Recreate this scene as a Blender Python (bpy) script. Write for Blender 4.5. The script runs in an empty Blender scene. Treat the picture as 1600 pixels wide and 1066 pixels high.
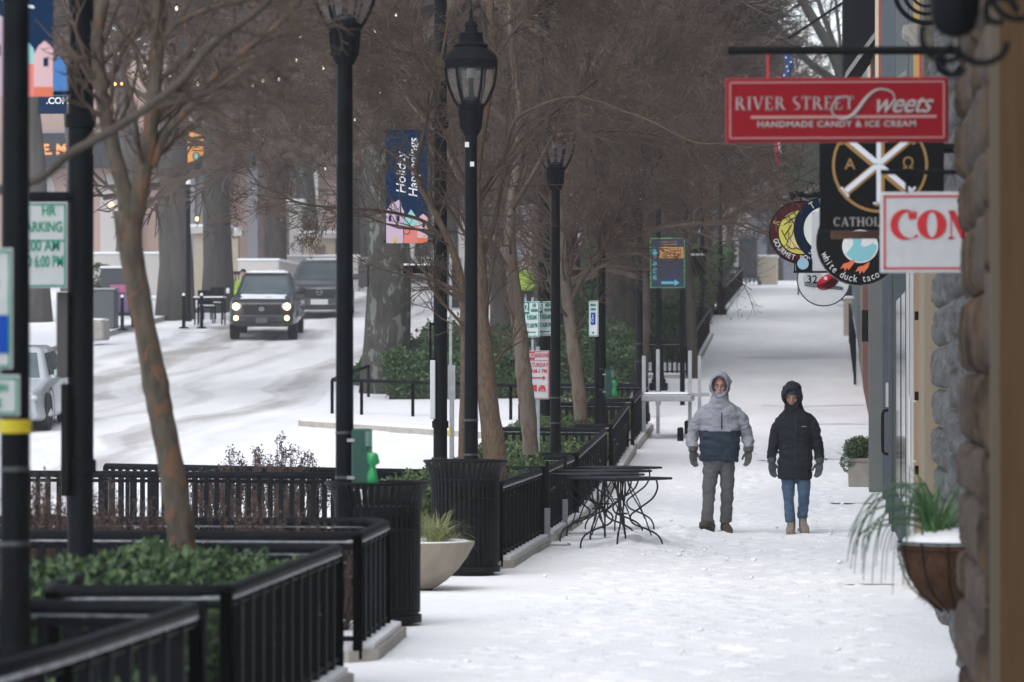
import bpy, math, random
import numpy as np
from mathutils import Vector, Matrix
R = math.radians
C = bpy.context.scene.collection
scene = bpy.context.scene

# ------------------------------------------------------------------ camera
CAMZ = 1.7
FPX = 6000.0
YAW, PITCH = math.atan(490/6000), math.atan(57/6000)
cam_data = bpy.data.cameras.new("camera"); cam = bpy.data.objects.new("camera", cam_data); C.objects.link(cam)
scene.camera = cam
cam.location = (0, 0, CAMZ)
cam.rotation_euler = (R(90)+PITCH, 0, YAW)
cam_data.sensor_width = 36; cam_data.lens = 135
cam_data.clip_start = 0.5; cam_data.clip_end = 3000
cam_data.dof.use_dof = True; cam_data.dof.focus_distance = 43.0; cam_data.dof.aperture_fstop = 4.0
# ------------------------------------------------------------------ world, sun, exposure
SUN_EL, SUN_AZ = 52, 196
w = bpy.data.worlds.new("World"); scene.world = w; w.use_nodes = True
nt = w.node_tree; nt.nodes.clear()
sky = nt.nodes.new('ShaderNodeTexSky'); sky.sky_type = 'NISHITA'; sky.sun_disc = False
sky.sun_elevation = R(SUN_EL); sky.sun_rotation = R(SUN_AZ); sky.air_density = 1.0; sky.dust_density = 1.5; sky.ozone_density = 1.0
hs = nt.nodes.new('ShaderNodeHueSaturation'); hs.inputs['Saturation'].default_value = 0.42
bg = nt.nodes.new('ShaderNodeBackground'); bg.inputs['Strength'].default_value = 0.15
wo = nt.nodes.new('ShaderNodeOutputWorld')
nt.links.new(sky.outputs[0], hs.inputs['Color']); nt.links.new(hs.outputs[0], bg.inputs['Color']); nt.links.new(bg.outputs[0], wo.inputs['Surface'])
sd = bpy.data.lights.new("sun", 'SUN'); sd.energy = 0.9; sd.angle = R(60); sd.color = (1.0, 0.97, 0.93)
so = bpy.data.objects.new("sun", sd); C.objects.link(so)
so.rotation_euler = (R(90-SUN_EL), 0, R(180-SUN_AZ))
scene.view_settings.view_transform = 'Standard'; scene.view_settings.look = 'None'
scene.view_settings.exposure = 0.86; scene.view_settings.gamma = 1
scene.cycles.max_bounces = 6; scene.cycles.diffuse_bounces = 3; scene.cycles.glossy_bounces = 2
scene.cycles.transparent_max_bounces = 8; scene.cycles.transmission_bounces = 4; scene.cycles.volume_bounces = 0
scene.cycles.use_denoising = True

# ------------------------------------------------------------------ projection helpers (pixel of the 1600 px photo -> world)
_fw = Vector((-math.sin(YAW)*math.cos(PITCH), math.cos(YAW)*math.cos(PITCH), math.sin(PITCH)))
_rt = Vector((math.cos(YAW), math.sin(YAW), 0))
_up = _rt.cross(_fw)
def P(px, py, Y):
    r = _fw*FPX + _rt*(px-800) + _up*(533-py)
    return Vector((r.x/r.y*Y, Y, CAMZ + r.z/r.y*Y))
def X(px, Y): return P(px, 533, Y).x
def YatX(px, x):
    r = _fw*FPX + _rt*(px-800)
    return x*r.y/r.x
GY = [-50, 44, 51, 55, 61, 66, 80, 95, 110, 120, 135, 150, 165, 180, 200, 300, 600]
GZ = [0, 0, .2, .42, .68, .88, 1.55, 2.45, 3.4, 4.0, 4.75, 5.3, 5.8, 6.3, 6.8, 7.2, 7.6]
_gy = np.arange(-60, 620, 1.0); _gz = np.interp(_gy, GY, GZ)
_k = np.hanning(9); _k /= _k.sum(); _gzs = np.convolve(np.pad(_gz, 4, mode='edge'), _k, mode='valid')
def G(y): return float(np.interp(y, _gy, _gzs))
def Gv(y): return np.interp(y, _gy, _gzs)

# ------------------------------------------------------------------ tagging
def tag(o, label=None, cat=None, group=None, kind=None):
    if label: o['label'] = label
    if cat: o['category'] = cat
    if group: o['group'] = group
    if kind: o['kind'] = kind
    return o
def thing(name, label, cat, loc=(0,0,0), rz=0, group=None):
    o = bpy.data.objects.new(name, None); C.objects.link(o); o.empty_display_size = .1
    o.location = loc; o.rotation_euler = (0, 0, rz)
    return tag(o, label, cat, group, 'thing')
def copy_tree(o, parent=None):
    c = o.copy(); C.objects.link(c); c.parent = parent
    for ch in list(o.children): copy_tree(ch, c)
    return c

# ------------------------------------------------------------------ materials
MATS = {}
def mat(name, col, rough=.7, metal=0, col2=None, scale=8, bump=0, bscale=None, emit=0, spec=.5, stretch=(1,1,1), coords='Object', detail=4, contrast=.2, coat=0):
    if name in MATS: return MATS[name]
    m = bpy.data.materials.new(name); m.use_nodes = True
    n = m.node_tree.nodes; L = m.node_tree.links; b = n['Principled BSDF']
    b.inputs['Base Color'].default_value = (*col, 1); b.inputs['Roughness'].default_value = rough
    b.inputs['Metallic'].default_value = metal; b.inputs['Specular IOR Level'].default_value = spec
    b.inputs['Coat Weight'].default_value = coat
    if emit:
        b.inputs['Emission Color'].default_value = (*col, 1); b.inputs['Emission Strength'].default_value = emit
    if col2 or bump:
        tc = n.new('ShaderNodeTexCoord'); mp = n.new('ShaderNodeMapping'); mp.inputs['Scale'].default_value = stretch
        L.new(tc.outputs[coords], mp.inputs['Vector'])
    if col2:
        t = n.new('ShaderNodeTexNoise'); t.inputs['Scale'].default_value = scale; t.inputs['Detail'].default_value = detail
        L.new(mp.outputs[0], t.inputs['Vector'])
        r = n.new('ShaderNodeValToRGB'); r.color_ramp.elements[0].position = .5-contrast; r.color_ramp.elements[1].position = .5+contrast
        r.color_ramp.elements[0].color = (*col, 1); r.color_ramp.elements[1].color = (*col2, 1)
        L.new(t.outputs['Fac'], r.inputs['Fac']); L.new(r.outputs['Color'], b.inputs['Base Color'])
    if bump:
        t2 = n.new('ShaderNodeTexNoise'); t2.inputs['Scale'].default_value = bscale or scale*2; t2.inputs['Detail'].default_value = 5
        L.new(mp.outputs[0], t2.inputs['Vector'])
        bp = n.new('ShaderNodeBump'); bp.inputs['Strength'].default_value = bump; bp.inputs['Distance'].default_value = .02
        L.new(t2.outputs['Fac'], bp.inputs['Height']); L.new(bp.outputs['Normal'], b.inputs['Normal'])
    MATS[name] = m
    return m

# ------------------------------------------------------------------ mesh builder
class MB:
    def __init__(s): s.v = []; s.f = []; s.mi = []; s.n = 0; s.cur = 0
    def add(s, v, f, mi=None):
        v = np.asarray(v, float).reshape(-1, 3)
        f = np.asarray(f, int) if not isinstance(f, list) else f
        if isinstance(f, np.ndarray): f = (f + s.n).tolist()
        else: f = [[i + s.n for i in q] for q in f]
        s.v.append(v); s.f += f; s.mi += [s.cur if mi is None else mi]*len(f); s.n += len(v)
        return s
    def box(s, c, d, rz=0, rx=0, ry=0, mi=None, taper=1.0):
        x, y, z = d[0]/2, d[1]/2, d[2]/2; t = taper
        v = np.array([(-x,-y,-z),(x,-y,-z),(x,y,-z),(-x,y,-z),(-x*t,-y*t,z),(x*t,-y*t,z),(x*t,y*t,z),(-x*t,y*t,z)])
        if rx or ry or rz:
            M = np.array(Matrix.Rotation(rz,3,'Z') @ Matrix.Rotation(ry,3,'Y') @ Matrix.Rotation(rx,3,'X')); v = v @ M.T
        return s.add(v+np.array(c), [[0,3,2,1],[4,5,6,7],[0,1,5,4],[1,2,6,5],[2,3,7,6],[3,0,4,7]], mi)
    def bbox(s, c, d, bev=.01, rz=0, rx=0, mi=None):     # box with chamfered edges
        x, y, z = d[0]/2, d[1]/2, d[2]/2; b = min(bev, x*.9, y*.9, z*.9)
        rings = []
        for zz, ins in ((-z, b), (-z+b, 0), (z-b, 0), (z, b)):
            X_, Y_ = x-ins, y-ins
            rings.append([(-X_+b,-Y_,zz),(X_-b,-Y_,zz),(X_,-Y_+b,zz),(X_,Y_-b,zz),(X_-b,Y_,zz),(-X_+b,Y_,zz),(-X_,Y_-b,zz),(-X_,-Y_+b,zz)])
        v = np.array(rings).reshape(-1,3)
        M = np.array(Matrix.Rotation(rz,3,'Z') @ Matrix.Rotation(rx,3,'X')); v = v @ M.T
        f = [[7,6,5,4,3,2,1,0],[24+i for i in range(8)]]
        for r in range(3):
            for i in range(8): f.append([r*8+i, r*8+(i+1)%8, (r+1)*8+(i+1)%8, (r+1)*8+i])
        return s.add(v+np.array(c), f, mi)
    def tube(s, pts, rad, n=8, mi=None, closed=False, caps=True, sq=1.0):
        p = np.array([tuple(q) for q in pts], float); m = len(p)
        rad = np.full(m, rad) if np.isscalar(rad) else np.asarray(rad, float)
        tg = np.zeros_like(p)
        if closed: tg = np.roll(p,-1,0)-np.roll(p,1,0)
        else: tg[1:-1] = p[2:]-p[:-2]; tg[0] = p[1]-p[0]; tg[-1] = p[-1]-p[-2]
        tg /= np.maximum(np.linalg.norm(tg,axis=1,keepdims=True),1e-9)
        u = np.cross(tg[0], (0,0,1)); 
        if np.linalg.norm(u) < .2: u = np.cross(tg[0], (0,1,0))
        u /= np.linalg.norm(u); V = []
        a = np.arange(n)*2*math.pi/n
        for i in range(m):
            u = u - tg[i]*u.dot(tg[i]); u /= max(np.linalg.norm(u),1e-9); w_ = np.cross(tg[i], u)
            V.append(p[i] + rad[i]*(np.cos(a)[:,None]*u + sq*np.sin(a)[:,None]*w_))
        f = []
        for i in range(m if closed else m-1):
            j = (i+1) % m
            for k in range(n): f.append([i*n+k, i*n+(k+1)%n, j*n+(k+1)%n, j*n+k])
        if caps and not closed: f += [list(range(n))[::-1], [(m-1)*n+k for k in range(n)]]
        return s.add(np.vstack(V), f, mi)
    def lathe(s, prof, c=(0,0,0), n=24, mi=None, sx=1, sy=1, a0=0, a1=2*math.pi):
        full = abs(a1-a0-2*math.pi) < 1e-6; k = n if full else n+1
        a = a0 + (a1-a0)*np.arange(k)/n; V = []
        for r, z in prof: V.append(np.stack([r*sx*np.cos(a), r*sy*np.sin(a), np.full(k, z)], 1))
        f = []
        for i in range(len(prof)-1):
            for j in range(n):
                j2 = (j+1) % k
                f.append([i*k+j, i*k+j2, (i+1)*k+j2, (i+1)*k+j])
        if full and prof[0][0] > 1e-4: f.append([j for j in range(k)][::-1])
        if full and prof[-1][0] > 1e-4: f.append([(len(prof)-1)*k+j for j in range(k)])
        return s.add(np.vstack(V)+np.array(c), f, mi)
    def cyl(s, p0, p1, r, n=12, mi=None): return s.tube([p0, p1], r, n, mi)
    def prism(s, poly, z0, z1, mi=None, side=True):        # poly in XY, z scalars or callables
        k = len(poly); fz0 = z0 if callable(z0) else (lambda x, y: z0); fz1 = z1 if callable(z1) else (lambda x, y: z1)
        v = [(x, y, fz0(x,y)) for x, y in poly] + [(x, y, fz1(x,y)) for x, y in poly]
        f = [list(range(k))[::-1], [k+i for i in range(k)]]
        if side: f += [[i,(i+1)%k,k+(i+1)%k,k+i] for i in range(k)]
        return s.add(v, f, mi)
    def plate(s, poly, y0, y1, mi=None):                   # poly in XZ extruded along Y
        k = len(poly); v = [(x, y0, z) for x, z in poly] + [(x, y1, z) for x, z in poly]
        return s.add(v, [list(range(k)), [k+i for i in range(k)][::-1]] + [[(i+1)%k,i,k+i,k+(i+1)%k] for i in range(k)], mi)
    def loft(s, rings, mi=None, caps=True):
        n = len(rings[0]); V = np.vstack([np.asarray(r, float) for r in rings]); f = []
        for i in range(len(rings)-1):
            for k in range(n): f.append([i*n+k, i*n+(k+1)%n, (i+1)*n+(k+1)%n, (i+1)*n+k])
        if caps: f += [list(range(n))[::-1], [(len(rings)-1)*n+k for k in range(n)]]
        return s.add(V, f, mi)
    def segs(s, p0, p1, r0, r1, n=3, mi=None):             # many separate straight twigs at once
        p0 = np.asarray(p0,float); p1 = np.asarray(p1,float); m = len(p0)
        if m == 0: return s
        t = p1-p0; t /= np.maximum(np.linalg.norm(t,axis=1,keepdims=True),1e-9)
        ref = np.where(np.abs(t[:,2:3])>.9, np.array([[1.,0,0]]), np.array([[0,0,1.]]))
        u = np.cross(t, ref); u /= np.maximum(np.linalg.norm(u,axis=1,keepdims=True),1e-9); w_ = np.cross(t,u)
        V = np.zeros((m, 2*n, 3)); r0 = np.broadcast_to(r0,(m,))[:,None]; r1 = np.broadcast_to(r1,(m,))[:,None]
        for k in range(n):
            a = 2*math.pi*k/n; d = math.cos(a)*u+math.sin(a)*w_
            V[:,k] = p0+d*r0; V[:,n+k] = p1+d*r1
        base = np.arange(m)[:,None]*2*n
        F = np.concatenate([base+np.array([k,(k+1)%n,n+(k+1)%n,n+k]) for k in range(n)], 0)
        return s.add(V.reshape(-1,3), F, mi)
    def leaves(s, pts, size, rng, mi=None, aspect=.5, up=.3, dirs=None):   # random little quads (rhombic leaves)
        pts = np.asarray(pts,float); m = len(pts)
        if m == 0: return s
        d = rng.normal(size=(m,3)) if dirs is None else dirs + .4*rng.normal(size=(m,3))
        d[:,2] += up; d /= np.linalg.norm(d,axis=1,keepdims=True)
        q = rng.normal(size=(m,3)); w_ = np.cross(d,q); w_ /= np.linalg.norm(w_,axis=1,keepdims=True)
        L = (size*rng.uniform(.6,1.3,m))[:,None]; W = L*aspect*.5
        nrm = np.cross(d, w_)
        V = np.stack([pts, pts+d*L*.5+w_*W+nrm*L*.08, pts+d*L, pts+d*L*.5-w_*W+nrm*L*.08],1).reshape(-1,3)
        F = np.arange(m)[:,None]*4+np.array([0,1,2,3])
        return s.add(V, F, mi)
    def build(s, name, mats, parent=None, smooth=False, loc=None, rz=0):
        me = bpy.data.meshes.new(name)
        V = np.vstack(s.v) if s.v else np.zeros((0,3))
        me.from_pydata(V.tolist(), [], s.f)
        if not isinstance(mats, (list,tuple)): mats = [mats]
        for m_ in mats: me.materials.append(m_)
        if len(mats) > 1: me.polygons.foreach_set('material_index', s.mi)
        if smooth is True: me.polygons.foreach_set('use_smooth', [True]*len(me.polygons))
        elif smooth: me.shade_smooth(); me.set_sharp_from_angle(angle=R(smooth))
        me.update()
        o = bpy.data.objects.new(name, me); C.objects.link(o)
        if parent is not None: o.parent = parent
        if loc is not None: o.location = loc
        if rz: o.rotation_euler = (0,0,rz)
        return o
def bez(pts, n=16):
    p = [Vector(q) for q in pts]; out = []
    for i in range(n+1):                                    # Catmull-Rom through the points
        t = i/n*(len(p)-1); k = min(int(t), len(p)-2); u = t-k
        a = p[max(k-1,0)]; b = p[k]; c = p[k+1]; d = p[min(k+2,len(p)-1)]
        out.append(.5*((2*b)+(c-a)*u+(2*a-5*b+4*c-d)*u*u+(3*b-a-3*c+d)*u**3))
    return out
def text_mesh(txt, size, mat_, parent, name='lettering', loc=(0,0,0), thick=.003, bold=0, shear=0, align='CENTER', rot=(R(90),0,0), sx=1.0, spacing=1.0):
    cu = bpy.data.curves.new(name, 'FONT'); cu.body = txt; cu.size = size; cu.extrude = thick; cu.offset = bold
    cu.shear = shear; cu.align_x = align; cu.align_y = 'CENTER'; cu.space_character = spacing; cu.resolution_u = 3
    to = bpy.data.objects.new(name, cu); C.objects.link(to)
    dg = bpy.context.evaluated_depsgraph_get(); me = bpy.data.meshes.new_from_object(to.evaluated_get(dg))
    bpy.data.objects.remove(to); bpy.data.curves.remove(cu)
    me.materials.clear(); me.materials.append(mat_)
    o = bpy.data.objects.new(name, me); C.objects.link(o); o.parent = parent
    o.location = loc; o.rotation_euler = rot; o.scale = (sx, 1, 1)
    return o
# ------------------------------------------------------------------ shared materials
def snow_material(name, tracks=False):
    m = bpy.data.materials.new(name); m.use_nodes = True; n = m.node_tree.nodes; L = m.node_tree.links; b = n['Principled BSDF']
    b.inputs['Roughness'].default_value = .85; b.inputs['Specular IOR Level'].default_value = .2
    tc = n.new('ShaderNodeTexCoord')
    def noise(sc, det=5, st=(1,1,1)):
        mp = n.new('ShaderNodeMapping'); mp.inputs['Scale'].default_value = st; L.new(tc.outputs['Object'], mp.inputs['Vector'])
        t = n.new('ShaderNodeTexNoise'); t.inputs['Scale'].default_value = sc; t.inputs['Detail'].default_value = det
        L.new(mp.outputs[0], t.inputs['Vector']); return t.outputs['Fac']
    def ramp(src, p0, p1, c0, c1):
        r = n.new('ShaderNodeValToRGB'); r.color_ramp.elements[0].position = p0; r.color_ramp.elements[1].position = p1
        r.color_ramp.elements[0].color = (*c0,1); r.color_ramp.elements[1].color = (*c1,1); L.new(src, r.inputs['Fac']); return r.outputs['Color']
    base = ramp(noise(1.1, 6, (1,.35,1)), .3, .72, (.80,.82,.85), (.92,.925,.935))
    out = base
    # trodden, half melted patches
    mx = n.new('ShaderNodeMix'); mx.data_type = 'RGBA'; L.new(ramp(noise(.5 if not tracks else .35, 7, (1,.22,1)), .52, .75, (0,0,0), ((.22,.22,.22) if tracks else (.32,.32,.32))), mx.inputs['Factor'])
    L.new(out, mx.inputs['A']); mx.inputs['B'].default_value = (.60,.635,.69,1); out = mx.outputs['Result']
    if tracks:   # wheel tracks of grey slush running along the street
        sp = n.new('ShaderNodeSeparateXYZ'); L.new(tc.outputs['Object'], sp.inputs[0])
        wob = n.new('ShaderNodeMath'); wob.operation = 'MULTIPLY_ADD'; L.new(noise(.06,3), wob.inputs[0]); wob.inputs[1].default_value = 5.0; L.new(sp.outputs['X'], wob.inputs[2])
        cmb = n.new('ShaderNodeCombineXYZ'); L.new(wob.outputs[0], cmb.inputs['X'])
        wv = n.new('ShaderNodeTexNoise'); wv.inputs['Scale'].default_value = .55; wv.inputs['Detail'].default_value = 3; L.new(cmb.outputs[0], wv.inputs['Vector'])
        # band of the driving lanes
        ln = n.new('ShaderNodeMapRange'); ln.interpolation_type='SMOOTHSTEP'; L.new(wob.outputs[0], ln.inputs['Value']); 
        ln.inputs['From Min'].default_value = -6.0; ln.inputs['From Max'].default_value = -9.5
        ln2 = n.new('ShaderNodeMapRange'); ln2.interpolation_type='SMOOTHSTEP'; L.new(wob.outputs[0], ln2.inputs['Value'])
        ln2.inputs['From Min'].default_value = -16.5; ln2.inputs['From Max'].default_value = -14.0
        mu = n.new('ShaderNodeMath'); mu.operation = 'MULTIPLY'; L.new(ln.outputs[0], mu.inputs[0]); L.new(ln2.outputs[0], mu.inputs[1])
        tr = ramp(wv.outputs['Fac'], .44, .56, (.2,.2,.2), (1,1,1))
        mu2 = n.new('ShaderNodeMath'); mu2.operation = 'MULTIPLY'; L.new(mu.outputs[0], mu2.inputs[0]); L.new(tr, mu2.inputs[1])
        fr = ramp(noise(1.6, 8, (1,.15,1)), .25, .55, (.25,.25,.25), (1,1,1))
        mu3 = n.new('ShaderNodeMath'); mu3.operation = 'MULTIPLY'; L.new(mu2.outputs[0], mu3.inputs[0]); L.new(fr, mu3.inputs[1])
        mx2 = n.new('ShaderNodeMix'); mx2.data_type = 'RGBA'; L.new(mu3.outputs[0], mx2.inputs['Factor']); L.new(out, mx2.inputs['A']); mx2.inputs['B'].default_value = (.40,.385,.37,1)
        out = mx2.outputs['Result']
    L.new(out, b.inputs['Base Color'])
    bp = n.new('ShaderNodeBump'); bp.inputs['Strength'].default_value = .32; bp.inputs['Distance'].default_value = .03
    ad = n.new('ShaderNodeMath'); ad.operation = 'ADD'; L.new(noise(6,6,(1,.6,1)), ad.inputs[0]); L.new(noise(40,3), ad.inputs[1])
    L.new(ad.outputs[0], bp.inputs['Height']); L.new(bp.outputs[0], b.inputs['Normal'])
    MATS[name] = m; return m
SNOW = snow_material('snow'); SNOWROAD = snow_material('snow_road', True)
SNOWCAP = mat('snow_cap', (.8,.82,.85), .85, spec=.2, bump=.4, bscale=30)
IRON = mat('black_iron', (.0035,.0045,.006), .6, spec=.06, col2=(.005,.0065,.009), scale=30, bump=.08, bscale=80)
IRONG = mat('black_iron_gloss', (.0015,.0023,.0035), .5, spec=.08, col2=(.004,.006,.008), scale=10)
RAILM = mat('rail_paint', (.002,.003,.0045), .55, spec=.08, col2=(.005,.0065,.009), scale=14, bump=.1, bscale=60)
CONC = mat('concrete', (.30,.28,.25), .85, col2=(.42,.395,.36), scale=9, bump=.3, bscale=60)
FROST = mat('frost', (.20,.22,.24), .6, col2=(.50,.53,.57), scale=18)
SOIL = mat('mulch', (.05,.035,.025), .95, col2=(.12,.09,.07), scale=40, bump=.6)
GALV = mat('galvanised', (.28,.30,.32), .45, .6, col2=(.36,.38,.40), scale=20)
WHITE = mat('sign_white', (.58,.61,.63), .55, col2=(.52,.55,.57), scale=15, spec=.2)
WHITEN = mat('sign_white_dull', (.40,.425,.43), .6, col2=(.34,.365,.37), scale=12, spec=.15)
GREEN = mat('sign_green', (.008,.20,.12), .6, spec=.1)
RED = mat('sign_red', (.55,.012,.02), .5)
BLUE = mat('sign_blue', (.004,.045,.28), .6, spec=.1)
BLACK = mat('sign_black', (.003,.0035,.0045), .6, spec=.1)
GOLD = mat('gold_paint', (.32,.18,.05), .45, .2)
CREAM = mat('cream_paint', (.62,.55,.42), .6)

# ------------------------------------------------------------------ ground
rng = np.random.default_rng(7)
def vnoise(x, y, s, seed):
    xs = x/s; ys = y/s; xi = np.floor(xs).astype(int); yi = np.floor(ys).astype(int); fx = xs-xi; fy = ys-yi
    fx = fx*fx*(3-2*fx); fy = fy*fy*(3-2*fy)
    def h(a, b): 
        v = np.sin(a*127.1+b*311.7+seed*74.7)*43758.5453; return v-np.floor(v)
    return (h(xi,yi)*(1-fx)+h(xi+1,yi)*fx)*(1-fy)+(h(xi,yi+1)*(1-fx)+h(xi+1,yi+1)*fx)*fy
def sheet(name, xs, ys, zf, m):
    gx, gy = np.meshgrid(xs, ys); z = zf(gx, gy); nx, ny = len(xs), len(ys)
    v = np.stack([gx, gy, z], -1).reshape(-1, 3); i = np.arange(nx-1)[None,:]+np.arange(ny-1)[:,None]*nx; i = i.reshape(-1,1)
    b = MB(); b.add(v, i+np.array([0,1,nx+1,nx])); o = b.build(name, m, smooth=True); tag(o, kind='structure'); return o
# one sheet to the horizon (street level), the road is a track-marked sheet just above it
sheet('ground', np.concatenate([np.linspace(-900,-40,12), np.linspace(-36,40,39), np.linspace(60,900,8)]),
      np.concatenate([np.arange(-40,230,4.), np.linspace(240,1500,20)]), lambda x, y: Gv(y)-.14, SNOW)
def road_z(x, y):
    t = vnoise(x*1.0, y*.12, .45, 3)*.035 + vnoise(x, y*.3, .16, 4)*.02
    return Gv(y)-.125 + t*(x > -19)*(x < -5)
sheet('road', np.arange(-19.4, -3.2, .12), np.concatenate([np.arange(20,130,.5), np.arange(130,205,2.5)]), road_z, SNOWROAD)
def walk_z(x, y):
    base = Gv(y) + vnoise(x,y*.4,.9,1)*.02 + vnoise(x,y,.22,2)*.006 + vnoise(x,y*.5,.1,12)*.004
    def blob(cx, cy, rx, ry, amp, seed, sc=.12):
        w_ = np.exp(-((x-cx)/rx)**2-((y-cy)/ry)**2); return w_*amp*(vnoise(x,y,sc,seed)+.6*vnoise(x,y,sc*.45,seed+1))
    z = base + blob(-1.85, 38.6, .42, 1.8, .10, 5) + blob(-1.5, 40.8, .35, 1.2, .08, 8) + blob(-2.1, 36.0, .5, 1.0, .05, 9)
    z += blob(-.7, 30, 1.2, 3, .02, 15, .2) + blob(-1.6, 26, 1.0, 2, .018, 17, .16) + blob(.2, 27, .5, 1.0, .03, 21, .25)
    path = np.exp(-((x+.8+.25*np.sin(y*.15))/.55)**2); z -= path*.02*(.4+vnoise(x,y,.33,6))     # trodden line
    for fx, fy, fa in FOOT:
        m_ = (np.abs(y-fy) < .3) & (np.abs(x-fx) < .25)
        if m_.any():
            dx, dy = x[m_]-fx, y[m_]-fy; u_ = dx*math.cos(fa)+dy*math.sin(fa); v_ = -dx*math.sin(fa)+dy*math.cos(fa); q = (u_/.065)**2+(v_/.16)**2
            z[m_] += -.030*np.exp(-q**2) + .014*np.exp(-((q-1.9)/.9)**2)
    return z
_rf = random.Random(8); FOOT = []
for lane, dr in ((-1.15,.0),(-.35,.01),(-.75,-.008),(-1.9,.004),(.15,-.006),(-1.5,.012)):
    yy = 15+_rf.random()
    while yy < 64:
        for sg in (-1,1):
            FOOT.append((lane+dr*(yy-30)+sg*.11+_rf.uniform(-.06,.06), yy, _rf.uniform(-.25,.25))); yy += .68+_rf.uniform(-.09,.09)
for k in range(60): FOOT.append((_rf.uniform(-2.5,.6), _rf.uniform(15,50), _rf.uniform(-1.2,1.2)))
walk_x = np.concatenate([np.arange(-4.0,-2.7,.1), np.arange(-2.7, 1.2, .05)])
sheet('pavement', walk_x, np.concatenate([np.arange(14,52,.05), np.arange(52,64,.12), np.arange(64,100,.4), np.arange(100,172,2.)]), walk_z, SNOW)
# melted slush lines across the pavement (joints showing through)
SLUSH = mat('slush', (.42,.45,.49), .6, col2=(.62,.65,.69), scale=3, stretch=(3,1,1))

# ------------------------------------------------------------------ kerbed planters with railings
def corner_path(pts, r=.12, n=5):
    out = [Vector(pts[0])]
    for a, b, c in zip(pts[:-2], pts[1:-1], pts[2:]):
        a, b, c = Vector(a), Vector(b), Vector(c); d1 = (a-b); d2 = (c-b); rr = min(r, d1.length*.4, d2.length*.4); d1.normalize(); d2.normalize()
        p0 = b+d1*rr; p1 = b+d2*rr
        for i in range(n+1):
            t = i/n; out.append(p0*(1-t)**2 + b*2*t*(1-t) + p1*t*t)
    out.append(Vector(pts[-1])); return out
def hedge_mat(name, c1, c2, c3):
    if name in MATS: return MATS[name]
    m = bpy.data.materials.new(name); m.use_nodes = True; n = m.node_tree.nodes; L = m.node_tree.links; b = n['Principled BSDF']
    b.inputs['Roughness'].default_value = .5; b.inputs['Specular IOR Level'].default_value = .35
    g = n.new('ShaderNodeNewGeometry'); r = n.new('ShaderNodeValToRGB'); L.new(g.outputs['Random Per Island'], r.inputs['Fac'])
    e = r.color_ramp.elements; e[0].color = (*c1,1); e[1].color = (*c3,1); k = e.new(.55); k.color = (*c2,1)
    L.new(r.outputs[0], b.inputs['Base Color']); MATS[name] = m; return m
LEAF = hedge_mat('leaf_green', (.020,.046,.018), (.045,.092,.034), (.10,.165,.06))
LEAF2 = hedge_mat('leaf_green_light', (.03,.055,.02), (.05,.095,.03), (.11,.15,.05))
REDLEAF = hedge_mat('leaf_red', (.035,.018,.018), (.06,.035,.030), (.11,.07,.055))
DRY = hedge_mat('leaf_dry', (.10,.045,.02), (.17,.085,.045), (.26,.15,.09))
BARKD = mat('bark_dark', (.035,.030,.027), .95, col2=(.07,.062,.055), scale=6, bump=.8, bscale=25, stretch=(3,3,.5))
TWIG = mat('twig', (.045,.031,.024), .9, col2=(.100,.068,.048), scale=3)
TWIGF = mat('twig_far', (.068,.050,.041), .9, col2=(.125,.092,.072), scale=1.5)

def planter(d0, d1, xl, edges, label, soil_h=.16, xr0=None, xr1=None):
    """kerbed bed along the pavement; edges = list of rail polylines [(x,y),...]"""
    xr0, xr1 = xr0, xr1
    poly = [(xl-.1,d0-.1),(xr0-.05,d0-.1),(xr0+.10,d0+.12),(xr1+.10,d1-.12),(xr1-.05,d1+.1),(xl-.1,d1+.1)]
    t = thing('planter_bed', label, 'planter', (0,0,0))
    z0 = lambda x,y: G(y)-.2; z1 = lambda x,y: G(y)+.09
    MB().prism(poly, z0, z1).build('kerb', CONC, t)
    cx = sum(p[0] for p in poly)/6; cy = sum(p[1] for p in poly)/6
    inner = [(cx+(x-cx)*(1-.03/abs(x-cx+1e-6)) if abs(x-cx) > .1 else x, y + (.03 if y < cy else -.03)) for x, y in poly]
    MB().prism(inner, lambda x,y: G(y)+.089, lambda x,y: G(y)+.125).build('snow_cover', SNOWCAP, t)
    return t
def railing(paths, label, h=.76, pitch=.34, group=None, picket=.04, name='planter_railing', frost=True):
    t = thing(name, label, 'railing', (0,0,0), 0, group)
    for path in paths:
        p3 = [(x, y, G(y)+h) for x, y in path]
        cp = corner_path(p3); MB().tube(cp, .033, 8).build('handrail', RAILM, t, smooth=True)
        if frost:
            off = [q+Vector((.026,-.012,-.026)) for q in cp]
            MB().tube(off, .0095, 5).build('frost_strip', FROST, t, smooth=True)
        for a, b in zip(path[:-1], path[1:]):
            a = Vector((*a,0)); b = Vector((*b,0)); L_ = (b-a).length
            across = abs(b.x-a.x) > abs(b.y-a.y); pt = .105 if across else pitch
            n = max(1, int(round(L_/pt)))
            ang = math.atan2(b.y-a.y, b.x-a.x)
            for i in (range(1, n) if pitch < 20 else ()):
                q = a.lerp(b, i/n); g = G(q.y)
                MB().box((q.x,q.y,g+(.12+h)/2), (picket if not across else .042, .022 if across else picket, h-.12)).build('picket', RAILM, t)
            for zz in ((.16, h-.06) if pitch < 20 else ()): MB().tube([(a.x,a.y,G(a.y)+zz),(b.x,b.y,G(b.y)+zz)], .016, 4).build('cross_rail', RAILM, t)
            for q in (a, b): MB().box((q.x,q.y,G(q.y)+h/2+.02), (.052,.052,h-.04)).build('post', RAILM, t)
    return t
def shrub_pts(rng, poly_or_box, n, zf, thick):
    x0,x1,y0,y1 = poly_or_box
    x = rng.uniform(x0,x1,n); y = rng.uniform(y0,y1,n)
    top = zf(x,y); z = top - thick*rng.beta(1,2.2,n)
    return np.stack([x,y,z],1)
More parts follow.
